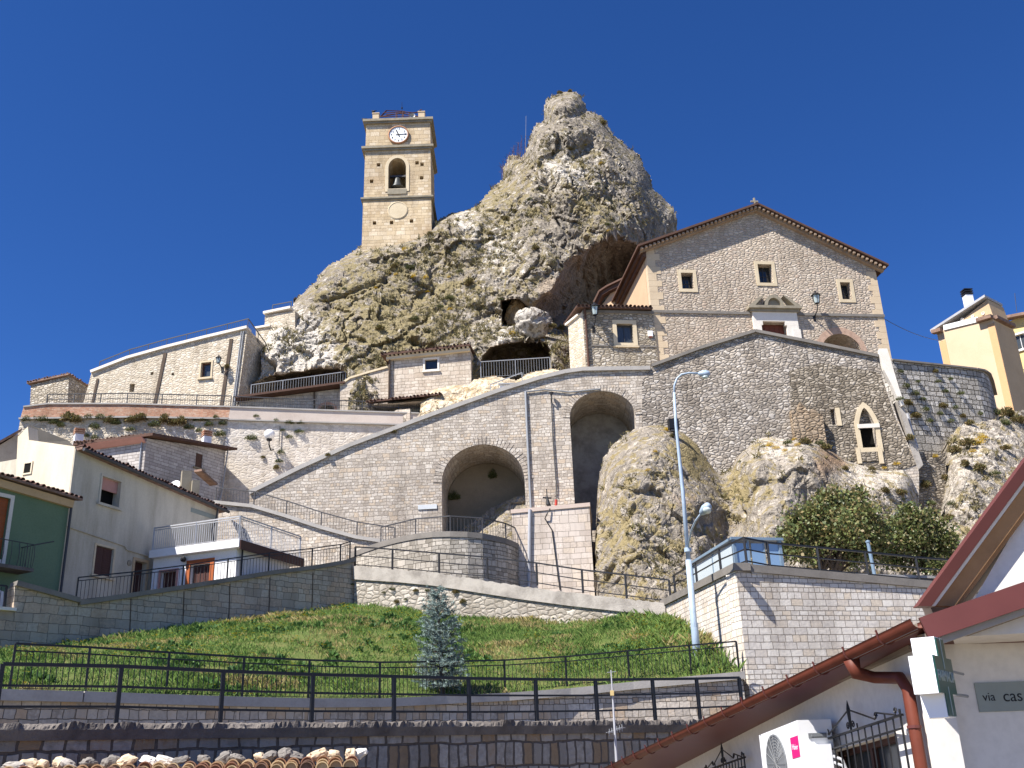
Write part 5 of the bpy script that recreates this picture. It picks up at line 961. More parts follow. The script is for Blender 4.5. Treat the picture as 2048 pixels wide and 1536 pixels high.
# ---------------------------------------------------------------- bastion and slope at the right
def bastion():
    t = thing('bastion_wall', 'overgrown grey block bastion wall with a rounded corner right of the church', 'retaining wall', at(1900, 900, 64))
    cols = [at(x, y, Y) for x, y, Y in ((1782, 722, 62.8), (1850, 729, 63.6), (1915, 736, 64.4), (1950, 740, 64.9), (1966, 743, 65.4), (1976, 750, 66.3), (1982, 765, 67.6), (1988, 790, 69.5))]
    cols = [Vector((c.x, c.y, cols[0].z - 0.02 * i)) if False else c for i, c in enumerate(cols)]
    mb = MB(); strip(mb, cols, at(1850, 960, 63).z, 3.0); mb.build('wall', M['bastion'], t)
    coping(t, [c + Vector((0, 0.15, 0)) for c in cols], 0.6, 0.12, 'copdark')
    P = pl((1815, 905, 59.6), (1905, 915, 60.0)); mb = MB(); mb.wall(P, [P.P(1818, 912), P.P(1822, 903), P.P(1890, 907), P.P(1893, 950), P.P(1890, 1120), P.P(1836, 1120)], [], 2.5); u = thing('buttress', 'narrow stone buttress built into the cliff below the bastion', 'buttress', at(1860, 1080, 61.5)); mb.build('wall', M['wallOld'], u)
    mb = MB(); mb.tube([at(1814, 828, 61.6), at(1822, 860, 61.5), at(1834, 897, 61.4)], 0.12, 8); tag(mb.build('drain_pipe', M['paleiron']), 'short pale drain pipe leaning at the foot of the bastion corner', 'pipe')
    rock('grass_bank', [(1960, 880), (1985, 845), (1998, 830), (2010, 826), (2040, 836), (2140, 850), (2140, 920), (1960, 920)], [(1970, 870, 65), (2000, 835, 68), (2060, 840, 68), (2130, 855, 68), (1970, 915, 62.5), (2130, 915, 63), (2050, 880, 65)], 'cliffrock', 3, None, 10, 1, (), 0.4, 3, [(2020, 850, 60, 1, 0.7)], None, (0.3, 0.7, 0.2), None, 'structure', 88)
bastion()
def yellow_house():
    P = pl((1880, 690, 79), (1990, 680, 75.5)); t = thing('yellow_house', 'ochre yellow house with a stepped attic, tall white chimney and dark cap behind the bastion', 'house', at(1960, 840, 77))
    mb = MB(); fr = [P.P(1895, 800), P.P(2030, 850), P.P(1985, 637), P.P(1872, 668)]; fr = [P.pt(P.sz(1880, 690)[0], P.sz(1900, 860)[1]), P.pt(P.sz(1998, 690)[0], P.sz(1900, 860)[1]), P.P(1984, 634), P.P(1873, 663)]
    mb.wall(P, fr, [], 3.6); mb.build('wall', M['yellow'], t)
    s0, s1 = P.sz(1880, 690)[0], P.sz(1998, 690)[0]; zt0, zt1 = P.P(1873, 668).z, P.P(1984, 640).z; zb = P.sz(1900, 860)[1]
    for a, b in ((s0 - 0.01, s0 + 0.55), (s1 - 0.55, s1 + 0.02)):
        mb = MB(); mb.pbox(P, a, b, zb, min(zt0, zt1) - 0.3, -0.3, 0.03); mb.build('corner_band', M['ochreband'], t)
    mb = MB(); mb.prism([P.pt(s1 + 0.003, zb, -0.0), P.pt(s1 + 0.003, zt1 - 0.2, 0.0), P.pt(s1 + 0.003, zt1 - 0.2, -3.5), P.pt(s1 + 0.003, zb, -3.5)], P.d * 0.03); mb.build('side_render', M['buff'], t)
    # attic gable, roof edges
    mb = MB(); q = [P.P(1888, 664, -0.3), P.P(1984, 634, -0.3), P.P(1971, 597, -0.3)]; mb.prism(q, -P.n * 2.8); mb.build('attic', M['buff'], t)
    mb = MB(); a, b = P.P(1862, 664, 0.1), P.P(1971, 594, 0.1); mb.prism([a, b, b + Vector((0, 0, 0.2)), a + Vector((0, 0, 0.2))], -P.n * 3.1); rf = mb.build('roof', M['paleiron'], t)
    mb = MB(); a, b = P.P(1868, 666, 0.25), P.P(1886, 661, 0.25); mb.beam(a, b, 0.5, 0.3); mb.build('tiled_cornice', M['tile'], t); mb = MB(); a, b = P.P(1957, 643, 0.25), P.P(1987, 634, 0.25); mb.beam(a, b, 0.5, 0.3); mb.beam(b - P.n * 0.4, b - P.n * 3.6, 0.5, 0.3); mb.build('tiled_cornice', M['tile'], t)
    mb = MB(); a, b = P.P(1888, 656, 0.05), P.P(1957, 639, 0.05); mb.beam(a, b, 0.12, 0.45); mb.build('white_band', M['whitep'], t)
    for x, y in ((1921, 637), (1942, 631), (1963, 625)):
        s, z = P.sz(x, y); mb = MB(); mb.lathe(P.pt(s, z, -0.32), [(0.14, 0), (0.14, 0.08), (0.08, 0.08), (0.08, 0.03)], 12, P.n); v = mb.build('round_vent', M['trimw'], t)
    s, z = P.sz(1922, 640); c = P.pt(P.sz(1925, 625)[0], P.P(1925, 625).z - 0.3, -1.6); h = P.P(1919, 590).z - c.z + 0.4
    mb = MB(); mb.box(c + Vector((0, 0, h / 2)), 0.62, 0.62, h, 0.1); ch = mb.build('chimney', M['whitep'], t)
    mb = MB()
    for k in range(3): mb.box(c + Vector((0, 0, h + 0.1 + k * 0.2)), 0.75, 0.75, 0.09, 0.1)
    mb.box(c + Vector((0, 0, h + 0.25)), 0.4, 0.4, 0.5, 0.1); mb.build('chimney_cap', M['iron'], ch)
    mb = MB(); mb.tube([P.P(1999, 606, -3), P.P(1996, 580, -3), P.P(1995, 568, -3)], 0.025, 5); mb.build('aerial', M['irong'], t)
    Q = pl((2012, 700, 82), (2080, 690, 80)); t2 = thing('yellow_house', 'bright yellow house with a white window and brown balcony at the right edge', 'house', at(2040, 830, 81))
    mb = MB(); w = (2030, 668, 2052, 698); mb.wall(Q, [Q.P(1990, 870), Q.P(2120, 870), Q.P(2120, 600), Q.P(2013, 645)], [holer(Q, w, 0.4)], 8); mb.build('wall', M['yellow2'], t2); window(t2, Q, w, 0.16, 'whitep', 'glassb', 0.2, True, 1, barmat='whitep')
    mb = MB(); mb.beam(Q.P(2005, 640, 0.3), Q.P(2100, 622, 0.3), 0.8, 0.25); mb.build('roof', M['tile'], t2)
    mb = MB(); a = Q.P(2020, 792, 0.0); mb.beam(a + Q.n * 1.6, a + Q.n * 1.6 + Q.d * 4, 2.6, 0.18); mb.build('balcony_slab', M['roof'], t2)
    for k in range(14):
        pass
    mb = MB(); z = Vector((0, 0, 0.1)); a2 = a + Q.n * 2.8
    for k in range(16): q = a2 + Q.d * (k * 0.25) + z; mb.tube([q, q + Vector((0, 0, 0.95))], 0.018, 4)
    mb.beam(a2 + z * 10, a2 + z * 10 + Q.d * 4, 0.05, 0.05); mb.build('balcony_railing', M['irong'], t2)
    c = a2 + Vector((0.3, 0.3, 0.09)); mb = MB(); mb.lathe(c, [(0.14, 0), (0.2, 0.35), (0.22, 0.36), (0.18, 0.33)], 12); tag(mb.build('flower_pot', flat('terracotta', hexc('b0593c'), 0.8)), 'terracotta flower pot on the brown balcony at the right edge', 'flower pot')
yellow_house()
# ================================================================ ramps, pier and curved wall below the stair wall
def ramps():
    F = pl((432, 1012, 57.5), (790, 1090, 56.5)); t = thing('ramp_parapet', 'stone ramp wall with a pale coping descending to the right below the great wall', 'retaining wall', at(600, 1150, 57))
    tp = [(428, 1008), (505, 1016), (570, 1035), (640, 1058), (712, 1078), (788, 1090)]
    mb = MB(); mb.wall(F, [F.P(*p) for p in tp] + [F.P(790, 1200), F.P(425, 1200)], [], 0.7); mb.build('wall', M['wallG'], t); coping(t, [F.P(x, y, -0.15) for x, y in tp], 0.62, 0.2, 'coping')
    railing('railing', 'dark barred railing along the descending ramp below the great wall', [F.P(x, y - 3, -0.2) for x, y in tp], 0.95, 'irong', every=2.1, bal=0.19, pr=0.03, br=0.008)
    cols = [at(*p) for p in ((700, 1117, 56.4), (728, 1106, 55.5), (760, 1095, 54.6), (795, 1086, 53.7), (830, 1079, 53), (865, 1075, 52.4), (900, 1074, 52.1), (935, 1075, 52.1), (965, 1078, 52.4), (990, 1083, 52.9), (1012, 1088, 53.6), (1030, 1095, 54.6), (1044, 1101, 55.8))]
    u = thing('curved_wall', 'rounded grey stone wall with a smooth coping in front of the low arch', 'retaining wall', at(900, 1160, 53)); mb = MB(); strip(mb, cols, at(900, 1200, 52).z, 1.0); mb.build('wall', M['curvewall'], u); mb = MB(); strip(mb, [c + Vector((0, -0.06, 0.3)) for c in cols], [c.z + 0.004 for c in cols], 0.62); mb.build('coping', M['copdark'], u)
    rp = [c + Vector((0, 0.3, 0.3)) for c in cols[2:]]
    railing('railing', 'dark barred railing on the rounded wall in front of the low arch', rp[:1] + rp[2:3] + rp[4:5] + rp[6:7] + rp[8:9] + rp[10:], 0.9, 'irong', every=None, bal=0.19, pr=0.03, br=0.008)
    Q = pl((1024, 1100, 55.2), (1184, 1100, 54.8)); p = thing('stone_pier', 'square pier of smooth pinkish blocks standing against the great wall', 'pier', at(1105, 1190, 55))
    mb = MB(); s0, s1 = Q.sz(1026, 1100)[0], Q.sz(1184, 1100)[0]; za, zb = Q.sz(1026, 1027)[1], Q.sz(1180, 1013)[1]; z0 = Q.sz(1100, 1235)[1]; mb.wall(Q, [Q.pt(s0, z0), Q.pt(s1, z0), Q.pt(s1, zb), Q.pt(s0, za)], [], 4.3); mb.build('wall', M['pier'], p)
    mb = MB(); mb.prism([Q.pt(s0 - 0.05, za, 0.06), Q.pt(s1 + 0.05, zb, 0.06), Q.pt(s1 + 0.05, zb + 0.22, 0.06), Q.pt(s0 - 0.05, za + 0.22, 0.06)], Q.n * -4.2); mb.build('cap_slab', plaster('pinkish_cap_stone', hexc('c3b2a6'), hexc('a8978b')), p)
    mb = MB(); mb.tube([Q.P(1060, 1020, 0.1), Q.P(1059, 1090, 0.1), Q.P(1058, 1200, 0.1)], 0.1, 8); tag(mb.build('pipe', M['paleiron']), 'pale drain pipe running down the front of the pinkish pier', 'pipe')
    mb = MB(); mb.tube([Q.P(1100, 1018, 0.1), Q.P(1094, 1030, 0.2), Q.P(1090, 1038, 0.1), Q.P(1104, 1060, 0.06), Q.P(1112, 1120, 0.05), Q.P(1120, 1180, 0.05)], 0.035, 5); tag(mb.build('cable', M['iron']), 'loose black cable hanging down the front of the pinkish pier', 'cable')
    c = Q.P(1100, 1005, -0.8); g = thing('cable_joint', 'tangle of black cable joints and a red connector on top of the pinkish pier', 'cable joint', c - Vector((0, 0, 0.3)))
    mb = MB(); mb.tube([c + Vector((-0.2, 0, 0.55)), c + Vector((-0.15, 0, 0.1)), c + Vector((0.1, 0, -0.3))], [0.05, 0.13, 0.06], 7); mb.tube([c + Vector((-0.45, 0, 0.5)), c + Vector((0.05, 0, 0.45))], 0.05, 5); mb.tube([c + Vector((-0.2, 0, 0.5)), c + Vector((-0.2, 0, 1.0))], 0.03, 5); mb.build('black_joint', M['iron'], g)
    mb = MB(); mb.tube([c + Vector((0.32, 0, 0.35)), c + Vector((0.26, 0, -0.3))], 0.08, 8); mb.build('red_connector', M['red'], g)
    mb = MB(); mb.tube([c + Vector((0.3, 0, 0.35)), c + Vector((0.4, 0.6, 0.8)), c + Vector((0.4, 3.4, 1.4))], 0.03, 5); mb.build('cable_loop', M['irong'], g)
ramps()
# ================================================================ wall along the lane (shaded) and the wall right of it
D = pl((150, 1205, 41.5), (706, 1123, 51.5)); E = pl((710, 1130, 51.4), (1330, 1205, 44.0))
def lane_walls():
    t = thing('lane_wall', 'shaded grey stone wall with a sloping coping climbing along the lane above the grass', 'retaining wall', at(430, 1270, 46))
    tp = [(157, 1211), (264, 1195), (368, 1179), (458, 1164), (541, 1150), (628, 1139), (685, 1129), (708, 1123)]
    mb = MB(); mb.wall(D, [D.P(*p) for p in tp] + [D.P(712, 1260), D.P(150, 1330)], [], 0.7); mb.build('wall', M['wallD'], t); coping(t, [D.P(x, y, -0.2) for x, y in tp], 0.72, 0.2, 'copdark')
    for x, y0, y1 in ((262, 1197, 1275), (368, 1183, 1262), (460, 1168, 1250), (540, 1155, 1240), (626, 1145, 1230)):
        mb = MB(); a, b = D.P(x, y0, 0.0), D.P(x - 3, y1, 0.0); mb.beam(a, b, 0.05, 0.02, D.n); mb.build('expansion_joint', M['bark'], t)
    t2 = thing('lane_wall', 'lower left end of the lane wall with a coping falling to the right', 'retaining wall', at(80, 1300, 40))
    tq = [(30, 1172), (90, 1188), (156, 1206)]; mb = MB(); mb.wall(D, [D.P(*p) for p in tq] + [D.P(152, 1330), D.P(20, 1330)], [], 0.8); mb.wall(D, [D.P(-60, 1215), D.P(27, 1222), D.P(17, 1330), D.P(-70, 1330)], [], 0.8) if False else None; mb.build('wall', M['wallD'], t2); coping(t2, [D.P(x, y, -0.2) for x, y in tq], 0.8, 0.2, 'copdark')
    mb = MB(); mb.wall(D, [D.P(-80, 1214), D.P(28, 1223), D.P(18, 1335), D.P(-90, 1335)], [], 0.8); mb.build('low_wall', M['wallD'], t2)
    coping(t2, [D.P(-80, 1214, -.2), D.P(29, 1223, -.2)], 0.8, 0.12, 'trimw', name='low_coping')
    posts = [(155, 1203), (264, 1190), (368, 1175), (458, 1160), (541, 1147), (628, 1136), (685, 1127), (704, 1121)]
    railing('railing', 'black barred railing on the shaded lane wall below the houses', [D.P(x, y, -0.2) for x, y in posts], 1.02, 'iron', every=None, rails=(1.0, 0.86), bal=0.17, pr=0.028, rr=0.017, br=0.009, ball=(0.08, 0.86))
    railing('railing', 'black railing panel at the far left end of the lane wall', [D.P(-40, 1217, -0.3), D.P(12, 1221, -0.3)], 1.0, 'iron', every=None, rails=(1.0,), bal=0.18, pr=0.04)
    t3 = thing('road_wall', 'pale rubble wall with a thick weathered concrete top above the grass bank', 'retaining wall', at(1000, 1240, 48))
    te = [(709, 1133), (800, 1139), (870, 1146), (960, 1160), (1036, 1172), (1140, 1186), (1240, 1197), (1332, 1206)]
    mb = MB(); mb.wall(E, [E.P(x, y + 24) for x, y in te] + [E.P(1334, 1300), E.P(707, 1280)], [], 1.0); mb.build('wall', M['wallE'], t3)
    mb = MB(); pts = []
    for a, b in zip(te[:-1], te[1:]):
        k = 14
        for i in range(k): f = i / k; pts.append(E.P(a[0] + (b[0] - a[0]) * f, a[1] + (b[1] - a[1]) * f + random.uniform(-1.5, 2.0), 0.1))
    pts.append(E.P(te[-1][0], te[-1][1], 0.1)); lo = [E.P(x, y + 26, 0.1) for x, y in te][::-1]; mb.prism(pts + lo, -E.n * 0.9); mb.build('concrete_top', M['conc'], t3)
    rp = [(702, 1128), (777, 1134), (871, 1143), (968, 1152), (1068, 1165), (1160, 1180), (1248, 1191), (1337, 1203)]
    railing('railing', 'black three rail railing on the concrete topped wall above the grass', [E.P(x, y + 4, -0.35) for x, y in rp], 1.06, 'iron', every=None, rails=(1.0, 0.57, 0.12), pr=0.04, rr=0.022)
lane_walls()
# ================================================================ houses at the left
def beige_house():
    B = pl((150, 1000, 44.5), (437, 1060, 54.3)); t = thing('beige_house', 'two storey beige house in shade with pink blind window and brown shutters', 'house', at(270, 1190, 48))
    s0 = B.sz(151, 900)[0]; s1 = B.sz(437, 1030)[0]; z0 = 5.0; za = B.sz(151, 897)[1]; zb = B.sz(437, 1022)[1]
    def rr(a, b, c, d): return [B.P(*a), B.P(*b), B.P(*c), B.P(*d)]
    w1 = rr((199, 1004), (236, 1016), (242, 965), (205, 951)); w2 = rr((186, 1148), (222, 1155), (227, 1099), (192, 1090)); dr = rr((266, 1186), (288, 1190), (292, 1128), (267, 1118))
    def fix(q):                     # true rectangles on the wall
        a = [((p - B.o).dot(B.d), p.z) for p in q]; l = (a[0][0] + a[3][0]) / 2; r = (a[1][0] + a[2][0]) / 2; b = (a[0][1] + a[1][1]) / 2; u = (a[2][1] + a[3][1]) / 2; return l, r, b, u
    def pts(k): l, r, b, u = k; return [B.pt(l, b), B.pt(r, b), B.pt(r, u), B.pt(l, u)]
    k1, k2, k3 = fix(w1), fix(w2), fix(dr)
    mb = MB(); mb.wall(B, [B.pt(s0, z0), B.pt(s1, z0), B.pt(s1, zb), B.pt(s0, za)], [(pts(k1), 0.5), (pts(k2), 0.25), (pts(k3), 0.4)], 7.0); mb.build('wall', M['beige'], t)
    Lf = B.pt(s0, 0); LP = Pl((Lf - B.n * 7).xy, (Lf + B.n * 0.0).xy)   # left gable end, seen frontally lit
    q = [LP.P(150, 893, 0.01), LP.P(112, 1190, 0.01), LP.P(20, 1190, 0.01), LP.P(36, 874, 0.01), LP.P(56, 853, 0.01), LP.P(58, 880, 0.01)]
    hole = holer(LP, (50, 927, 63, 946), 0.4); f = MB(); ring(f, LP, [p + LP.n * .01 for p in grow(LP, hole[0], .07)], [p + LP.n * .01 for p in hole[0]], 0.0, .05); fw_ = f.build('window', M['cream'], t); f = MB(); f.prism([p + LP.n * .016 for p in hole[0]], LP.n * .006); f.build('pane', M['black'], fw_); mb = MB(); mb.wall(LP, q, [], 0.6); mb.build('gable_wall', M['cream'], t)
    for k, nm in ((k1, 'w1'), (k2, 'w2')):
        l, r, b, u = k; f = MB(); ring(f, B, grow(B, pts(k), 0.1), pts(k), -0.01, 0.04); f.pbox(B, l - 0.18, r + 0.18, b - 0.14, b - 0.02, -0.02, 0.14); w = f.build('window', M['beige'] if nm == 'w1' else M['trim'], t)
        if nm == 'w1':
            p = MB(); p.pbox(B, l, r, b, u, -0.45, -0.4); p.build('pane', M['black'], w); p = MB(); p.pbox(B, l + .01, r - .01, u - (u - b) * 0.45, u, -0.22, -0.16); p.build('roller_blind', M['pink'], w)
        else:
            for x0, x1 in ((l + .02, (l + r) / 2 - .01), ((l + r) / 2 + .01, r - .02)):
                p = MB(); p.pbox(B, x0, x1, b + .02, u - .02, -0.14, -0.08); n = 12
                for i in range(n): zz = b + (u - b) * (i + .5) / n; p.pbox(B, x0 + .06, x1 - .06, zz - .03, zz + .03, -0.08, -0.065)
                p.build('shutter', M['brownwood'], w)
    l, r, b, u = k3; p = MB(); p.pbox(B, l, r, b - 1, u, -0.3, -0.25); p.pbox(B, (l + r) / 2 - .03, (l + r) / 2 + .03, b - 1, u, -0.25, -0.22); p.build('door', M['brownwood'], t)
    p = MB(); p.pbox(B, l - .15, l - .01, b - 1, u + .14, 0.0, 0.05); p.pbox(B, r + .01, r + .15, b - 1, u + .14, 0, .05); p.pbox(B, l - .009, r + .009, u + .01, u + .14, 0, .05); p.build('door_frame', M['buff'], t)
    mb = MB(); a, b2 = B.P(131, 1052, .04), B.P(248, 1092, .04); mb.tube([a, b2, B.P(251, 1099, .05), B.P(303, 1115, .05)], 0.045, 5); mb.build('pipe_run', M['beige'], t)
    mb = MB(); s, z = B.sz(258, 1126); mb.lathe(B.pt(s, z), [(0.14, 0), (0.14, .05), (0.02, .06)], 12, B.n); mb.build('meter_disc', M['trimg'], t)
    mb = MB(); s, _ = B.sz(425, 1040); mb.tube([B.pt(s, zb + .1, .3), B.pt(s, zb - .5, .25), B.pt(s - .1, zb - 1.2, .1), B.pt(s + .3, zb - 2.2, .1)], .06, 6); mb.build('downpipe', M['irong'], t)
    # roof: tiled slab rising away, gutter and tile ends
    up = -B.n * 6.5 + Vector((0, 0, -0.35)); a, b2 = B.pt(s0 + .05, za - .06, .35), B.pt(s1 + .3, zb - .02, .35); mb = MB(); mb.prism([a, b2, b2 + Vector((0, 0, .12)), a + Vector((0, 0, .12))], up); rf = mb.build('roof', M['tile'], t)
    mb = MB(); tile_edge(mb, a + Vector((0, 0, .13)), b2 + Vector((0, 0, .13)), .1, 1.0, up, .23, .04); mb.build('roof_tiles', M['tiledk'], rf)
    mb = MB(); mb.tube([a + B.n * .1 - Vector((0, 0, .02)), b2 + B.n * .1 - Vector((0, 0, .02))], .085, 8); mb.build('gutter', M['irong'], t)
    # higher rear wall beside the roof; its shade is put into the render colour
    RP = Pl((Lf - B.n * 7.2).xy, (Lf - B.n * 7.2 + B.d * 5).xy)
    mb = MB(); mb.prism([at(58, 849, 50), at(60, 884, 50), at(150, 896, 50.6), at(138, 882, 50.6)], Vector((-0.3, 1.5, 0))); u = tag(mb.build('rear_wall', plaster('shade_toned_render', hexc('6f6a63'), hexc('57534d'), .95, .6, .8)), 'sloping wall end, darkened for shade, rising behind the gable of the beige house', 'wall')
    c = at(408, 1022, 50); P2 = B
    s, z = B.sz(408, 1028); mb = MB(); mb.pbox(B, s - 1.1, s + 1.1, z - .12, z + .12, 0, .03); tag(mb.build('street_plate', M['plate']), 'long grey street name plate under the eave of the beige house', 'sign')
    g = at(351, 975, 52); d = thing('satellite_dish', 'small white satellite dish on the eave of the beige house', 'dish', g - Vector((0, 0, .3))); mb = MB(); mb.lathe(g, [(.02, 0), (.2, .04), (.36, .14), (.35, .15), (.2, .06), (.01, .02)], 18, (-0.3, -0.9, .35)); mb.build('dish_bowl', M['signw'], d, True); mb = MB(); mb.tube([g, g - Vector((0, 0, .5))], .03); mb.build('mast', M['galv'], d)
beige_house()
def left_edge():
    P = pl((-60, 960, 47), (38, 950, 48.5)); t = thing('grey_house', 'weathered grey house end with a tiled verge at the far left edge', 'house', at(10, 1000, 48)); mb = MB(); mb.wall(P, [P.P(-70, 1100), P.P(34, 1100), P.P(36, 868), P.P(0, 890), P.P(-70, 925)], [], 4); mb.build('wall', plaster('grey_old_render', hexc('a89f94'), hexc('857c72'), .95, .7, .9), t)
    a, b = P.P(-70, 925, .25), P.P(40, 864, .25); mb = MB(); mb.prism([a, b, b + Vector((0, 0, .14)), a + Vector((0, 0, .14))], -P.n * 4.5); mb.build('roof', M['tile'], t)
    Gn = pl((0, 1000, 41.0), (139, 1040, 44.0)); s1 = Gn.sz(141, 990)[0]; t = thing('green_house', 'green rendered house with a tiled eave and a small balcony at the left edge', 'house', at(60, 1190, 42.5))
    zt = Gn.sz(139, 1003)[1]; z0 = 5.2; zt0 = Gn.sz(0, 962)[1]; s00 = -4.0; sl = (zt - zt0) / (s1 - Gn.sz(0, 962)[0]); q = lambda s: zt0 + (s - Gn.sz(0, 962)[0]) * sl
    dl, drr, db, du = Gn.sz(-12, 1040)[0], Gn.sz(15, 1040)[0], Gn.sz(5, 1120)[1], Gn.sz(10, 995)[1]
    mb = MB(); mb.wall(Gn, [Gn.pt(s00, z0), Gn.pt(s1, z0), Gn.pt(s1, q(s1)), Gn.pt(s00, q(s00))], [([Gn.pt(dl, db), Gn.pt(drr, db), Gn.pt(drr, du), Gn.pt(dl, du)], .3)], 1.6); mb.build('wall', M['green'], t)
    f = MB(); pp = [Gn.pt(dl, db), Gn.pt(drr, db), Gn.pt(drr, du), Gn.pt(dl, du)]; ring(f, Gn, grow(Gn, pp, .16), pp, -.01, .04); w = f.build('balcony_door', M['trimw'], t); f = MB(); f.pbox(Gn, dl, drr, db, du, -.2, -.14)
    for i in range(14): zz = db + (du - db) * (i + .5) / 14; f.pbox(Gn, dl + .05, drr - .05, zz - .05, zz + .05, -.14, -.12)
    f.build('shutter', M['orangewood'], w)
    mb = MB(); mb.pbox(Gn, s00, s1 + .06, q(s1) - .34, q(s1) - .02, -.5, .18) if False else mb.prism([Gn.pt(s00, q(s00) - .3, .2), Gn.pt(s1 + .05, q(s1) - .3, .2), Gn.pt(s1 + .05, q(s1) + .0, .28), Gn.pt(s00, q(s00) + .0, .28)], -Gn.n * .7); mb.build('eave_band', M['buff'], t)
    up = -Gn.n * 2.2 + Vector((0, 0, .35)); a, b = Gn.pt(s00, q(s00) + .02, .5), Gn.pt(s1 + .3, q(s1) + .02, .5); mb = MB(); mb.prism([a, b, b + Vector((0, 0, .1)), a + Vector((0, 0, .1))], up); rf = mb.build('roof', M['tile'], t); mb = MB(); tile_edge(mb, a + Vector((0, 0, .11)), b + Vector((0, 0, .11)), .1, 1.2, up, .24); mb.build('roof_tiles', M['tiledk'], rf)
    mb = MB(); mb.tube([Gn.pt(s1 + .05, q(s1) - .2, .1), Gn.pt(s1 + .05, z0, .1)], .06); mb.build('downpipe', M['irong'], t)
    bl = Gn.sz(38, 1140)[0]; bz = Gn.sz(20, 1140)[1]; mb = MB(); mb.pbox(Gn, s00, bl, bz - .14, bz, .0, 1.0); mb.build('balcony_slab', M['dkconc'], t)
    mb = MB(); n = 16
    for i in range(n): s = s00 + (bl - .06 - s00) * i / (n - 1); mb.tube([Gn.pt(s, bz, .93), Gn.pt(s, bz + .5, 1.0), Gn.pt(s, bz + 1.0, .93)], .014, 4)
    mb.tube([Gn.pt(s00, bz + 1.0, .93), Gn.pt(bl - .05, bz + 1.0, .93), Gn.pt(bl - .05, bz + 1.0, .03)], .022, 5)
    for i in range(5): mb.tube([Gn.pt(bl - .05, bz, .1 + .18 * i), Gn.pt(bl - .05, bz + 1.0, .1 + .18 * i)], .014, 4)
    mb.tube([Gn.pt(bl - .05, bz + 1.0, .93), Gn.pt(bl + .7, bz + 1.25, 1.1)], .03, 5); mb.build('balcony_railing', M['irong'], t)
    P = D; mb = MB(); o = [P.P(-70, 1240, -1.2), P.P(27, 1240, -1.2), P.P(30, 1175, -1.2)] + [P.P(30 - 50 * i / 8, 1175 - 14 * math.sin(math.pi / 2 * i / 8), -1.2) for i in range(1, 9)] + [P.P(-70, 1161, -1.2)]; mb.prism(o, -P.n * .5); tag(mb.build('sunlit_gap_slab', M['whitep']), 'low slab with a rounded shoulder, whitened for the sunlit concrete gap behind the railing at the left edge', 'wall')  # white slab stands for a sunlit concrete gap; the sunlight is in its colour
left_edge()
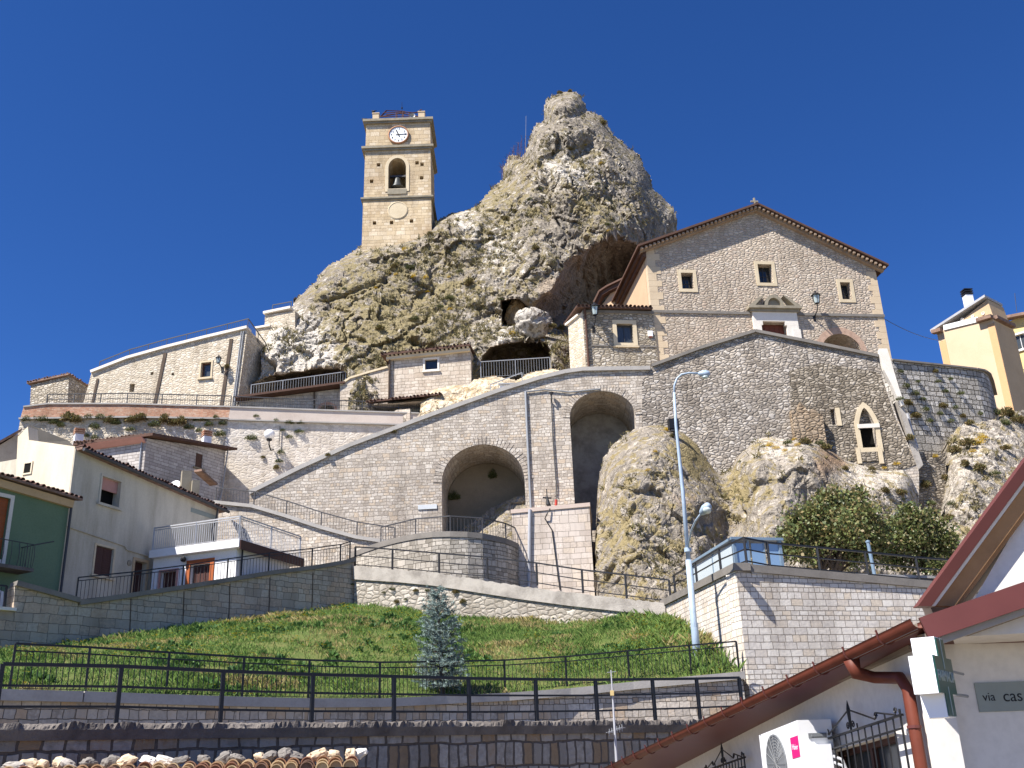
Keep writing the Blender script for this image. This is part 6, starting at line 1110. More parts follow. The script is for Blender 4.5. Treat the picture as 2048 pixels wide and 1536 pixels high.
def grey_brick_house():
    L = pl((170, 900, 58.5), (291, 890, 57.0)); R = pl((292, 890, 57.0), (455, 910, 63.0)); t = thing('grey_block_house', 'grey split block house with a low brown tiled roof and two brick topped chimneys', 'house', at(320, 1000, 60))
    z0 = at(320, 1060, 58).z; zc = R.P(292, 876).z; zr = R.P(454, 901).z; zl = L.P(175, 893).z
    mb = MB(); s0, s1 = L.sz(168, 900)[0], L.sz(292, 890)[0]; mb.wall(L, [L.pt(s0, z0), L.pt(s1, z0), L.pt(s1, zc), L.pt(s0, zl)], [], .5); mb.build('left_wall', M['greybrick'], t)
    w = (391, 907, 405, 936); a, b = R.sz(292.5, 900)[0], R.sz(450, 920)[0]; mb = MB(); mb.wall(R, [R.pt(a, z0), R.pt(b, z0), R.pt(b, zr), R.pt(a, zc)], [holer(R, w, .3)], 3.5); mb.build('wall', M['greybrick'], t)
    s_0, s_1, zz0, zz1 = R.rect(*w); p = MB(); p.pbox(R, s_0, s_1, zz0, zz1, -.12, -.05)
    for i in range(9): q = zz0 + (zz1 - zz0) * (i + .5) / 9; p.pbox(R, s_0 + .1, s_1 - .1, q - .05, q + .04, -.05, -.03)
    ww = p.build('window_shutter', M['roof'], t); p = MB(); p.pbox(R, s_0 - .2, s_1 + .2, zz0 - .1, zz0 - .01, 0, .12); p.build('sill', M['trimg'], ww)
    mb = MB(); mb.prism([L.pt(s0 - .4, zl, .55), R.pt(a, zc + .03, .6) + L.n * .2, R.pt(b + .5, zr + .03, .55), R.pt(b + .5, zr + .9, -4.0), L.pt(s0 - .4, zl + .3, -4)], Vector((0, 0, .16))); rf = mb.build('roof', M['roof'], t)
    mb = MB(); tile_edge(mb, L.pt(s0 - .4, zl + .15, .6), R.pt(a, zc + .18, .6), .1, .9, -L.n * 4 + Vector((0, 0, .5)), .25); mb.build('roof_tiles', M['tile'], rf); mb = MB(); mb.prism([L.pt(s0, zl - .28, .1), L.pt(s1, zc - .28, .1), L.pt(s1, zc - .02, .5), L.pt(s0, zl - .02, .5)], L.n * -.12); mb.build('eave_band', M['pink'], t)
    for x, y0, y1, Y in ((412, 862, 895, 62.0), (155, 858, 892, 58.6)):
        c = at(x, y1, Y); h = at(x, y0 + 12, Y).z - c.z; mb = MB(); mb.box(c + Vector((0, 0, h / 2)), .5, .5, h, .6); k = mb.build('chimney', M['whitep'], t); mb = MB()
        for i in range(3): mb.box(c + Vector((0, 0, h + .06 + i * .14)), .58, .58, .07, .6)
        mb.box(c + Vector((0, 0, h + .2)), .36, .36, .4, .6); mb.build('chimney_cap', M['brick'], k)
    mb = MB(); s, _ = L.sz(284, 900); mb.tube([L.pt(s, zc - .1, .08), L.pt(s, z0, .08)], .05); mb.build('downpipe', M['galv'], t); mb = MB(); mb.tube([R.pt(b, zr, .2), R.pt(b - .2, zr - 3, .1), R.pt(b - .9, zr - 5.4, .1)], .05); mb.build('downpipe', M['galv'], t)
    for (x, y0, y1, w) in ((369, 943, 990, .52), (388, 962, 998, .4)):
        c = at(x, y1 + 6, 53.5); h = at(x, y0, 53.5).z - c.z; mb = MB(); mb.box(c + Vector((0, 0, h / 2)), w, .35, h, .5); tag(mb.build('flue', M['trimg']), 'tall pale flue box rising behind the beige house roof, the %s of the pair' % ('taller' if y0 < 950 else 'shorter'), 'flue', 'flue boxes behind the beige house')
    a2, b2 = at(388, 944, 54.5), at(420, 972, 56.5); mb = MB(); mb.prism([a2, b2, b2 + Vector((0, 0, .12)), a2 + Vector((0, 0, .12))], Vector((.55, -.35, -.06))); tag(mb.build('porch_roof', M['tile']), 'small sloping porch roof on the shaded side of the grey block house', 'porch roof')
grey_brick_house()
def white_house():
    A_ = pl((310, 1140, 49.0), (473, 1120, 47.3)); t = thing('white_annex', 'low white house with a roof terrace and an orange framed door', 'house', at(430, 1185, 52.5))
    s0, s1 = A_.sz(306, 1130)[0], A_.sz(472, 1130)[0]; z1 = A_.sz(390, 1108)[1]; z0 = 6.0; d1 = (379, 1128, 419, 1190); d2 = (320, 1143, 352, 1190)
    mb = MB(); mb.wall(A_, [A_.pt(s0, z0), A_.pt(s1, z0), A_.pt(s1, z1), A_.pt(s0, z1)], [holer(A_, d1, .35), holer(A_, d2, .35)], 4.5); mb.build('wall', M['whitep'], t)
    mb = MB(); mb.pbox(A_, s0, s1 + .35, z1 + .003, z1 + .38, -5.2, .35); mb.build('terrace_slab', M['whitep'], t)
    mb = MB(); mb.prism([A_.pt(s1 + .353, z1 - .1, .3), A_.pt(s1 + .353, z1 + .34, .3), A_.pt(s1 + .353, z1 + .34, -5.2), A_.pt(s1 + .353, z1 - .1, -5.2)], A_.d * .06); mb.build('side_fascia', M['brownwood'], t)
    for r, m, fm in ((d1, 'brownwood', 'orangewood'), (d2, 'brownwood', 'pink')):
        a, b, c, d = A_.rect(*r); mb = MB(); mb.pbox(A_, a, b, c, d, -.3, -.22)
        for i in range(4): x = a + (b - a) * (i + .5) / 4; mb.pbox(A_, x - .02, x + .02, c, d, -.22, -.19)
        dd = mb.build('door', M['brownwood'], t); mb = MB(); w = .22 if fm == 'orangewood' else .1; mb.pbox(A_, a - w, a, c, d + w, -.05, .05); mb.pbox(A_, b, b + w, c, d + w, -.05, .05); mb.pbox(A_, a, b, d, d + w, -.05, .05); mb.build('door_frame', M[fm], dd)
    mb = MB(); s, z = A_.sz(372, 1120); mb.lathe(A_.pt(s, z, .05), [(.05, 0), (.13, .1), (.13, .22), (.05, .3)], 10, A_.n); mb.build('wall_light', M['iron'], t)
    sd = A_.pt(s1, z1 + .38, .25); a = A_.pt(s0 + .1, z1 + .38, .25); c = A_.pt(s1 + .25, z1 + .38, .25); e = A_.pt(s1 + .25, z1 + .38, -5.0)
    railing('railing', 'pale grey barred railing around the roof terrace of the white house', [a, a + (c - a) * .5, c, c + (e - c) * .5, e], 1.12, 'paleiron', every=None, rails=(1.0, .9), bal=.13, pr=.035, br=.011, ball=(.06, .9))
    mb = MB(); mb.tube([A_.pt(s1 + .1, 5.5, -.3), A_.pt(s1 + .1, z1, -.3)], .05); mb.build('corner_post', M['iron'], t)
white_house()
# ================================================================ terrace with kiosk
_c = at(1470, 1128, 35.5); _l = at(1330, 1199, 44.0); T1 = Pl((_l.x, _l.y), (_c.x, _c.y)); _r = at(1872, 1165, 37.6); T2 = Pl((_c.x, _c.y), (_r.x, _r.y))
def terrace():
    t = thing('terrace_retaining_wall', 'pale coursed stone terrace wall with a sharp corner and smooth grey coping', 'retaining wall', at(1470, 1340, 36))
    zc, zl, zr = _c.z, _l.z, T2.P(1900, 1168).z; rE = T2.sz(1900, 1168)[0]
    mb = MB(); mb.wall(T1, [T1.pt(-.6, 1.0), T1.pt(T1.L - .06, 1.0), T1.pt(T1.L - .06, zc - .25), T1.pt(-.6, zl - .25)], [], .2); mb.build('wall', M['terr'], t)
    mb = MB(); mb.wall(T2, [T2.pt(.0, 1.0), T2.pt(rE + 3, 1.0), T2.pt(rE + 3, zr - .25 - .2), T2.pt(0, zc - .25)], [], .8); mb.build('wall', M['terr'], t)
    for a, b, P in ((T1.pt(-.6, zl - .25, -.22), T1.pt(T1.L + .1, zc - .25, -.22), T1), (T2.pt(0.0, zc - .247, -.22), T2.pt(rE + 3, zr - .45, -.22), T2)):
        mb = MB(); mb.beam(a + Vector((0, 0, .14)), b + Vector((0, 0, .14)), .62, .27, ); mb.build('coping', M['copdark'], t)
    fl = [T1.pt(-2, zl - .1, -.6), T1.pt(T1.L, zc - .12, -.6), T2.pt(rE + 3, zr - .3, -.6), T2.pt(rE + 3, zr - .3, -14), T1.pt(-2, zl - .1, -9)]
    mb = MB(); mb.prism([Vector((p.x, p.y, zc - .35)) for p in fl], Vector((0, 0, .1))); mb.build('terrace_floor', M['coping'], None, False, 'structure')
    pl_ = [T1.P(x, y, -.25) for x, y in ((1340, 1194), (1383, 1172), (1430, 1147))]; b0 = T1.pt(T1.L + .0, zc + .02, -.25) + T2.d * .2
    pr_ = [T2.P(x, y, -.25) for x, y in ((1547, 1133), (1648, 1142), (1745, 1151), (1848, 1161))]
    railing('railing', 'black three rail railing along the terrace edge around the glass kiosk', pl_ + [b0] + pr_ + [T2.pt(rE + 1.2, zr, -.25)], .92, 'iron', every=None, rails=(1.0, .56, .1), pr=.04, rr=.022)
    # kiosk
    k = T1.pt(T1.L - 1.6, zc - .25, -2.0) + T2.d * 0.6; u1 = -T1.d; u2 = T2.d; kc = at(1471, 1120, 38.3); kz = zc - .25; kc.z = kz; h = at(1468, 1080, 38.3).z - kz
    q = thing('glass_kiosk', 'small blue grey metal kiosk with pale glass panels behind the terrace railing', 'kiosk', kc)
    L1, L2 = 5.0, 1.95; pts = [kc, kc + u1 * L1, kc + u1 * L1 + u2 * L2, kc + u2 * L2]
    for i, p in enumerate(pts):
        mb = MB(); mb.box(p + Vector((0, 0, h / 2)), .12, .12, h, math.atan2(u2.y, u2.x)); mb.build('frame_post', M['kiosk'], q)
    for a, b, m in ((kc, kc + u1 * L1, 'kglass'), (kc, kc + u2 * L2, 'kglassb')):
        d = (b - a); n = 2 if m == 'kglass' else 3
        for i in range(n):
            p0, p1 = a + d * (i / n) + d.normalized() * .07, a + d * ((i + 1) / n) - d.normalized() * .05
            mb = MB(); mb.beam(p0 + Vector((0, 0, h * .47)), p1 + Vector((0, 0, h * .47)), .03, h * .92); mb.build('glass_panel', M[m], q)
            mb = MB(); mb.beam(p1 + Vector((0, 0, .02)), p1 + Vector((0, 0, h)), .07, .07, (0, 1, 0)); mb.build('mullion', M['kiosk'], q)
    mb = MB(); z = Vector((0, 0, h)); o = [pts[0] - u1 * .14 - u2 * .14, pts[1] + u1 * .14 - u2 * .14, pts[2] + u1 * .14 + u2 * .14, pts[3] - u1 * .14 + u2 * .14]; mb.prism([p + z for p in o], Vector((0, 0, .1))); c2 = sum(o, Vector()) / 4; mb.prism([p.lerp(c2, .3) + z + Vector((0, 0, .103)) for p in o], Vector((0, 0, .08))); mb.build('roof', M['kiosk'], q)
    mb = MB(); mb.prism([p.lerp(c2, .06) + Vector((0, 0, .02)) for p in o], Vector((0, 0, .1))); mb.build('base', M['coping'], q)
    # pole on the terrace
    c = at(1748, 1140, 38.6); c.z = kz; mb = MB(); mb.tube([c, c + Vector((-.06, 0, 1.45))], .07, 8); mb.lathe(c + Vector((-.06, 0, 1.45)), [(.09, 0), (.09, .06), (.02, .1)], 8); tag(mb.build('post', M['kiosk']), 'short blue grey post standing on the terrace in front of the shrubs', 'post')
terrace()
# ================================================================ leafy things
def leaves(name, mat, centres, radii, n, size, parent, seed=1, flat_=.0, droop=0.0, shell=0.55):
    rg = np.random.default_rng(seed); C_ = np.array(centres, float); Rr = np.array(radii, float); w = (Rr.prod(1)) ** .6; k = rg.choice(len(C_), n, p=w / w.sum())
    d = rg.normal(size=(n, 3)); d /= np.linalg.norm(d, axis=1, keepdims=True); r = (shell + (1 - shell) * rg.random(n)) ** .8; r *= 1 + .42 * rg.normal(size=n)
    p = C_[k] + d * Rr[k] * r[:, None]
    a = rg.normal(size=(n, 3)) + d * .6; a[:, 2] -= droop; a /= np.linalg.norm(a, axis=1, keepdims=True); b = np.cross(a, rg.normal(size=(n, 3))); b /= np.linalg.norm(b, axis=1, keepdims=True)
    s = size * (.6 + .8 * rg.random(n))[:, None]; L = a * s; Wd = b * s * .42
    V = np.stack([p - L * .1, p + L * .45 + Wd, p + L, p + L * .45 - Wd], 1).reshape(-1, 3); F = np.arange(4 * n).reshape(n, 4)
    return mkmesh(name, V, F, M[mat], parent, False, None, False)
def tree(name, label, base, crown, mat, n, size, seed, trunks=3, group=None):
    base = Vector(base); t = thing(name, label, 'tree', base, group); rg = random.Random(seed); mb = MB()
    cs = [c[0] for c in crown]
    for i in range(trunks):
        a = base + Vector((rg.uniform(-.3, .3), rg.uniform(-.3, .3), 0)); m = a + Vector((rg.uniform(-.5, .5), rg.uniform(-.3, .3), .8)); mb.tube([a, m, m + Vector((rg.uniform(-.6, .6), rg.uniform(-.4, .4), .9))], [.11, .08, .05], 6)
        for c in rg.sample(cs, min(len(cs), 5)): mb.tube([m, m.lerp(Vector(c), .5) + Vector((0, 0, .15)), Vector(c)], [.06, .04, .015], 5)
    mb.build('trunk', M['bark'], t); leaves('crown', mat, [tuple(c[0]) for c in crown], [c[1] for c in crown], n, size, t, seed); return t
def crown_px(pts, Y, seed):
    rg = random.Random(seed); out = []
    for (x, y, r) in pts:
        R = r / FPX * Y; c = at(x, y, Y + rg.uniform(-.9, .9)); out.append((c, (R, R * 1.0, R * .85)))
    return out
kzf = _c.z - .25
b1 = at(1660, 1120, 41); b1.z = kzf
tree('shrub_tree', 'dark glossy leaved bushy tree on the terrace beside the glass kiosk', b1, crown_px([(1600, 1060, 30), (1575, 1095, 24), (1630, 1030, 34), (1665, 1012, 34), (1700, 1010, 32), (1730, 1030, 30), (1690, 1060, 42), (1640, 1075, 38), (1740, 1070, 32), (1610, 1105, 26), (1660, 1108, 30), (1715, 1105, 30), (1755, 1100, 24), (1650, 995, 16), (1720, 988, 14), (1590, 1035, 15), (1570, 1065, 14)], 41, 3), 'laurel', 16000, .125, 5, 4, 'bushy trees on the terrace')
b2 = at(1845, 1130, 42.5); b2.z = kzf
tree('shrub_tree', 'olive brown looser bushy tree on the terrace right of the glossy one', b2, crown_px([(1800, 1050, 28), (1835, 1035, 24), (1870, 1060, 30), (1830, 1075, 36), (1785, 1085, 28), (1880, 1090, 30), (1905, 1110, 22), (1840, 1115, 32), (1790, 1118, 24), (1815, 1018, 14), (1860, 1030, 14), (1770, 1060, 20), (1870, 1130, 24), (1900, 1080, 16)], 42.5, 4), 'laurelb', 11500, .115, 6, 4, 'bushy trees on the terrace')
# ---------------------------------------------------------------- grass bank
BL = [(-60, 1377, 22.6), (0, 1379, 23.0), (155, 1383, 24.0), (320, 1389, 25.4), (475, 1394, 26.8), (610, 1397, 28.0), (755, 1397, 29.8), (880, 1392, 31.4), (1010, 1386, 32.8), (1135, 1377, 33.7), (1262, 1364, 34.3), (1388, 1352, 34.7), (1484, 1343, 35.1)]
TL = [(-80, 1322, 38.5), (150, 1294, 41.9), (290, 1272, 44), (430, 1252, 46.3), (570, 1230, 48.8), (700, 1211, 51.3), (760, 1212, 50.8), (900, 1238, 49.0), (1100, 1246, 46.6), (1260, 1242, 44.8), (1336, 1238, 44.1)]
def poly_at(L, t):
    P = [at(*p) for p in L]; d = [0]
    for a, b in zip(P[:-1], P[1:]): d.append(d[-1] + (b - a).length)
    t *= d[-1]
    for i in range(len(P) - 1):
        if t <= d[i + 1] + 1e-6: return P[i].lerp(P[i + 1], (t - d[i]) / (d[i + 1] - d[i]))
    return P[-1]
def grass_bank():
    nu, nv = 160, 60; B = [poly_at(BL, i / nu) + Vector((0, .15, -.05)) for i in range(nu + 1)]; T_ = [poly_at(TL, i / nu) for i in range(nu + 1)]
    V = np.zeros((nv + 1, nu + 1, 3))
    for i in range(nu + 1):
        for j in range(nv + 1):
            f = j / nv; V[j, i] = B[i].lerp(T_[i], f); V[j, i, 2] += .35 * math.sin(math.pi * f) * (1 if i < nu - 8 else .6)
    P = V.reshape(-1, 3); P[:, 2] += .13 * fbm(P * .35, 3, 3) + .09 * fbm(P * 1.1, 3, 8)
    idx = np.arange(P.shape[0]).reshape(nv + 1, nu + 1); F = np.stack([idx[:-1, :-1], idx[:-1, 1:], idx[1:, 1:], idx[1:, :-1]], -1).reshape(-1, 4)
    mkmesh('grass_bank_ground', P, F, M['turf'], None, True, 'structure')
    rg = np.random.default_rng(4); N = 150000; fj, fi = rg.random(N) ** .9 * nv * .999, rg.random(N) * nu * .999; j, i = fj.astype(int), fi.astype(int); a, b = (fj - j)[:, None], (fi - i)[:, None]
    G_ = P.reshape(nv + 1, nu + 1, 3); p = (G_[j, i] * (1 - a) + G_[j + 1, i] * a) * (1 - b) + (G_[j, i + 1] * (1 - a) + G_[j + 1, i + 1] * a) * b
    cl = fbm(p * .55, 3, 21); cl2 = fbm(p * 1.6, 2, 25); keep = rg.random(N) < np.clip(.62 + .9 * cl + .5 * cl2, .1, 1); p = p[keep]; cl = cl[keep]; fi = fi[keep]; fj = fj[keep]; n = len(p)
    tall = sstep(.88, .97, fi / nu) * .34 + .12 * (fj / nv > .92); h = (.05 + .15 * rg.random(n) ** 2 + .2 * np.clip(cl, 0, 1) + tall * rg.random(n) ** 2)[:, None]
    an = rg.random(n) * 6.283; lean = np.stack([np.cos(an), np.sin(an), np.zeros(n)], 1); wv = np.stack([-np.sin(an), np.cos(an), np.zeros(n)], 1) * .012; up = np.array([0, 0, 1.0])
    t0 = lean * h * (.35 + .5 * rg.random(n))[:, None]; Vb = np.stack([p - wv, p + wv, p + t0 * .35 + up * h * .65 + wv * .7, p + t0 + up * h, p + t0 * .35 + up * h * .65 - wv * .7], 1).reshape(-1, 3); k = np.arange(n)[:, None] * 5
    dry = (fbm(p * np.array([.28, .45, .45]), 3, 61) + .45 * fbm(p * 1.3, 2, 63) + .12 * rg.normal(size=n)) > .27
    F5 = k + np.array([[0, 1, 2, 3, 4]])
    for nm, msk, mt in (('grass', ~dry, 'grass'), ('dry_grass', dry, 'straw')): vv = Vb.reshape(n, 5, 3)[msk]; q_ = len(vv); mkmesh(nm, vv.reshape(-1, 3), np.arange(q_)[:, None] * 5 + np.array([[0, 1, 2, 3, 4]]), M[mt], None, False, 'stuff', False)
    sw = rg.choice(n, 9000); sw = sw[fbm(p[sw] * .5, 3, 67) > .2][:420]; K = 26; c = np.repeat(p[sw], K, 0); N2 = len(c); d2 = rg.normal(size=(N2, 3)) + np.array([0, 0, .6]); d2[:, 2] = np.abs(d2[:, 2]); d2 /= np.linalg.norm(d2, axis=1, keepdims=True); b2_ = np.cross(d2, rg.normal(size=(N2, 3))); b2_ /= np.linalg.norm(b2_, axis=1, keepdims=True); sz = np.repeat(.10 + .16 * rg.random(len(sw)), K)[:, None]
    q0 = c + d2 * sz * .3; mkmesh('weeds', np.stack([q0, q0 + d2 * sz * .5 + b2_ * sz * .25, q0 + d2 * sz, q0 + d2 * sz * .5 - b2_ * sz * .25], 1).reshape(-1, 3), np.arange(4 * N2).reshape(-1, 4), M['weed'], None, False, 'stuff', False)
    m = 1500; s = rg.choice(n, m * 6); s = s[fbm(p[s] * .4, 2, 77) > .06][:m]; q = p[s] + np.array([0, 0, .24]) + rg.normal(size=(len(s), 3)) * .05; r = .045
    ring_ = np.array([[math.cos(x), math.sin(x), .25] for x in np.arange(6) * math.pi / 3]) * r
    Vf = (q[:, None] + ring_[None]).reshape(-1, 3); mkmesh('dandelions', Vf, np.arange(6 * len(s)).reshape(-1, 6), M['dand'], None, False, 'stuff', False)
    return P.reshape(nv + 1, nu + 1, 3)
GB = grass_bank()
def lower_wall():
    cols = [at(x, y, Y) for x, y, Y in BL]; t = thing('grass_wall', 'low grey stone wall with a smooth coping holding up the grass bank', 'retaining wall', at(740, 1460, 29)); mb = MB(); strip(mb, [c - Vector((0, 0, .02)) for c in cols], -.6, .6); mb.build('wall', M['lowwall'], t)
    cop = MB()
    for a, b in zip(cols[:-1], cols[1:]): e = (b - a).normalized() * .003; cop.beam(a + Vector((0, .15, -.12)), b + Vector((0, .15, -.12)) + e, .55, .24)
    cop.build('coping', M['coping'], t)
    mb = MB(); P = Pl(cols[-1].xy, (cols[-1] + Vector((3, .9, 0))).xy); 
    base = [c + Vector((0, .42, .0)) for c in cols]
    railing('railing', 'black barred railing along the foot of the grass bank', base[1:] , 1.04, 'iron', every=2.4, rails=(1.0, .85), bal=.14, pr=.026, rr=.016, br=.008, ball=(.06, .85))
lower_wall()
# ---------------------------------------------------------------- street lamp with two heads
def lamp():
    Y = 36.9; b = at(1398, 1352, Y); t = thing('street_lamp', 'tall pale blue street lamp with a curved top arm and a lower side arm', 'street lamp', b)
    p = lambda x, y, dy=0: at(x, y, Y + dy)
    mb = MB(); mb.tube([p(1398, 1360), p(1389, 1255), p(1388, 1250), p(1377, 1120)], [.145, .135, .12, .11], 12); mb.tube([p(1377, 1122), p(1366, 985), p(1352, 850), p(1348, 785)], [.09, .075, .06, .05], 10); mb.build('pole', M['pole'], t, True)
    mb = MB(); mb.tube([p(1348, 790), p(1349, 770), p(1354, 757), p(1363, 749), p(1378, 746), p(1398, 747)], .042, 8); mb.build('arm', M['pole'], t, True)
    c = p(1409, 750); mb = MB(); mb.lathe(p(1396, 747), [(.05, 0), (.11, .1), (.15, .28), (.12, .42), (.02, .47)], 12, (1, -.1, -.12)); h = mb.build('lamp_head', M['pole'], t, True); mb = MB(); mb.lathe(c + Vector((.02, -.02, -.08)), [(.13, 0), (.11, -.05), (.03, -.09)], 12); mb.build('lamp_glass', M['lampglass'], h, True)
    q = [p(1377, 1100), p(1378, 1082, -.4), p(1383, 1060, -1.0), p(1391, 1042, -1.7), p(1402, 1027, -2.3)]; mb = MB(); mb.tube(q, .035, 8); mb.build('arm', M['pole'], t, True)
    d = (q[-1] - q[-2]).normalized(); mb = MB(); mb.lathe(q[-1] - d * .05, [(.05, 0), (.12, .12), (.17, .35), (.14, .55), (.03, .62)], 12, d + Vector((.25, 0, .15))); h = mb.build('lamp_head', M['pole'], t, True); mb = MB(); mb.lathe(q[-1] + d * .3 + Vector((.1, -.1, -.04)), [(.15, 0), (.13, -.06), (.03, -.1)], 12, (0.3, .6, 1)); mb.build('lamp_glass', M['lampglass'], h, True)
    for y in (1100, 1250):
        mb = MB(); mb.tube([p(interp([(1100, 1375.5), (1250, 1388.5)], y), y - 4), p(interp([(1100, 1376), (1250, 1389)], y), y + 4)], .135, 12); mb.build('pole_collar', M['pole'], t)
lamp()
# ---------------------------------------------------------------- blue spruce
def spruce():
    b = at(884, 1388, 32.2); top = at(874, 1180, 32.2); H = top.z - b.z; t = thing('blue_spruce', 'young blue grey spruce standing on the grass bank behind the railings', 'tree', b); mb = MB(); mb.tube([b, b + Vector((-.05, 0, H * .5)), top], [.09, .06, .012], 7)
    rg = np.random.default_rng(11); P0 = []; D0 = []; z = .25
    tufts = []
    while z < H - .05:
        f = z / H; R = (1.0 * (1 - f) ** .7 + .05) * (.85 if z < .7 else 1); nb = 7 if f < .8 else 5; o = rg.random() * 6.28
        for k in range(nb):
            a = o + k * 6.283 / nb + rg.normal() * .25; L = R * (.7 + .5 * rg.random()); u = np.array([math.cos(a), math.sin(a), 0]); base = np.array(b.lerp(top, f)); sl = .15 + .5 * f - .25 * (1 - f)
            end = base + u * L + np.array([0, 0, sl * L]); mb.tube([Vector(base), Vector(base + u * L * .5 + np.array([0, 0, sl * L * .35])), Vector(end)], [.022, .015, .006], 4)
            m = int(4 + L * 13)
            for q in range(m):
                s = .18 + .82 * (q + rg.random()) / m; c = base + u * L * s + np.array([0, 0, sl * L * s * (.7 if s < .6 else 1)]); sp = .22 * (1 - s * .5) * (1 if f < .7 else .5); c = c + np.array([-u[1], u[0], 0]) * rg.normal() * sp + np.array([0, 0, rg.normal() * .05]); dr = u * .8 + np.array([-u[1], u[0], 0]) * rg.normal() * .9 + np.array([0, 0, .35]); tufts.append((c, dr / np.linalg.norm(dr)))
        z += .17 + .07 * rg.random()
    mb.build('trunk', M['bark'], t); c = np.array([q[0] for q in tufts]); d = np.array([q[1] for q in tufts]); n = len(c); K = 9; V = []; 
    c = np.repeat(c, K, 0); d = np.repeat(d, K, 0); N = n * K; r = rg.normal(size=(N, 3)); s = np.cross(d, r); s /= np.linalg.norm(s, axis=1, keepdims=True); f = rg.random((N, 1)) - .2; p = c + d * f * .2; tip = p + (d * .5 + s * .75) * .11; w = np.cross(d, s) * .009 + d * .008
    V = np.stack([p - w, p + w, tip + w * .5, tip - w * .5], 1).reshape(-1, 3); mkmesh('needles', V, np.arange(4 * N).reshape(-1, 4), M['spruce'], t, False, None, False)
spruce()
# ================================================================ street railing on the dark wall, tiled roof with stones
AW = pl((0, 1450, 16.3), (1510, 1440, 25.3))
def front_wall():
    t = thing('street_wall', 'dark jointed stone wall with a ragged dark concrete top below the street railing', 'retaining wall', at(740, 1530, 20))
    mb = MB(); mb.wall(AW, [AW.P(-60, 1470), AW.P(1560, 1455), AW.P(1560, 1700), AW.P(-60, 1900)], [], 1.0); mb.build('wall', M['dark'], t)
    rg = random.Random(5); lo, hi = AW.sz(-60, 1450)[0], AW.sz(1560, 1440)[0]; n = 420; nz = fbm(np.stack([np.arange(n + 1) * .09, np.zeros(n + 1), np.zeros(n + 1)], 1), 3, 3); nz2 = fbm(np.stack([np.arange(n + 1) * .6, np.zeros(n + 1), np.zeros(n + 1)], 1), 3, 9); V = []; F = []
    rows = [(.05, -.26), (.10, -.10), (.09, -.0), (.02, .0), (-.12, .0), (-.3, .0), (-.6, -.05), (-.6, -.3)]
    for i in range(n + 1):
        s = lo + (hi - lo) * i / n; zt = interp([(lo, AW.P(0, 1447).z), (hi, AW.P(1500, 1440).z)], s)
        for k, (o, z) in enumerate(rows):
            j = (.10 * max(0, nz[i]) + .035 * nz2[i]) if k in (2, 3) else (.03 * nz2[(i * 7 + k * 31) % n] if k in (1, 4, 5) else 0); V.append(AW.pt(s, zt + z - j * (1.5 if k == 2 else .6), o + (.06 * nz2[(i * 3 + k) % n] - .08 * max(0, nz[i]) if k == 2 else 0)))
    m = len(rows)
    for i in range(n):
        for k in range(m - 1): F.append((i * m + k, (i + 1) * m + k, (i + 1) * m + k + 1, i * m + k + 1))
    mkmesh('concrete_top', np.array([tuple(v) for v in V]), F, M['dkconc'], t, False)
    px = [(-8, 1325), (237, 1330), (447, 1340), (631, 1347), (797, 1351), (949, 1355), (1085, 1357), (1207, 1358), (1323, 1357), (1413, 1356), (1500, 1354)]
    base = [AW.P(x, 1448 - (x > 900) * 4, -.2) for x, y in px]; h = sum(AW.P(x, y, -.2).z - b.z for (x, y), b in zip(px, base)) / len(px)
    base = [Vector((b.x, b.y, AW.P(x, y, -.2).z - h)) for (x, y), b in zip(px, base)]
    railing('street_railing', 'heavy black three rail street railing across the foreground', base, h, 'iron', every=None, rails=(1.0, .64, .29), pr=.033, rr=.019)
    rr = thing('path_strip', 'x', 'x', (0, 0, 0)); bpy.data.objects.remove(rr)
    mb = MB(); mb.prism([AW.pt(lo - 5, .35, -.55), AW.pt(hi, .35, -.55), AW.pt(hi, .35, -9), AW.pt(lo - 5, .35, -6.5)], Vector((0, 0, .2))); mb.build('path', M['soil'], None, False, 'structure')
front_wall()
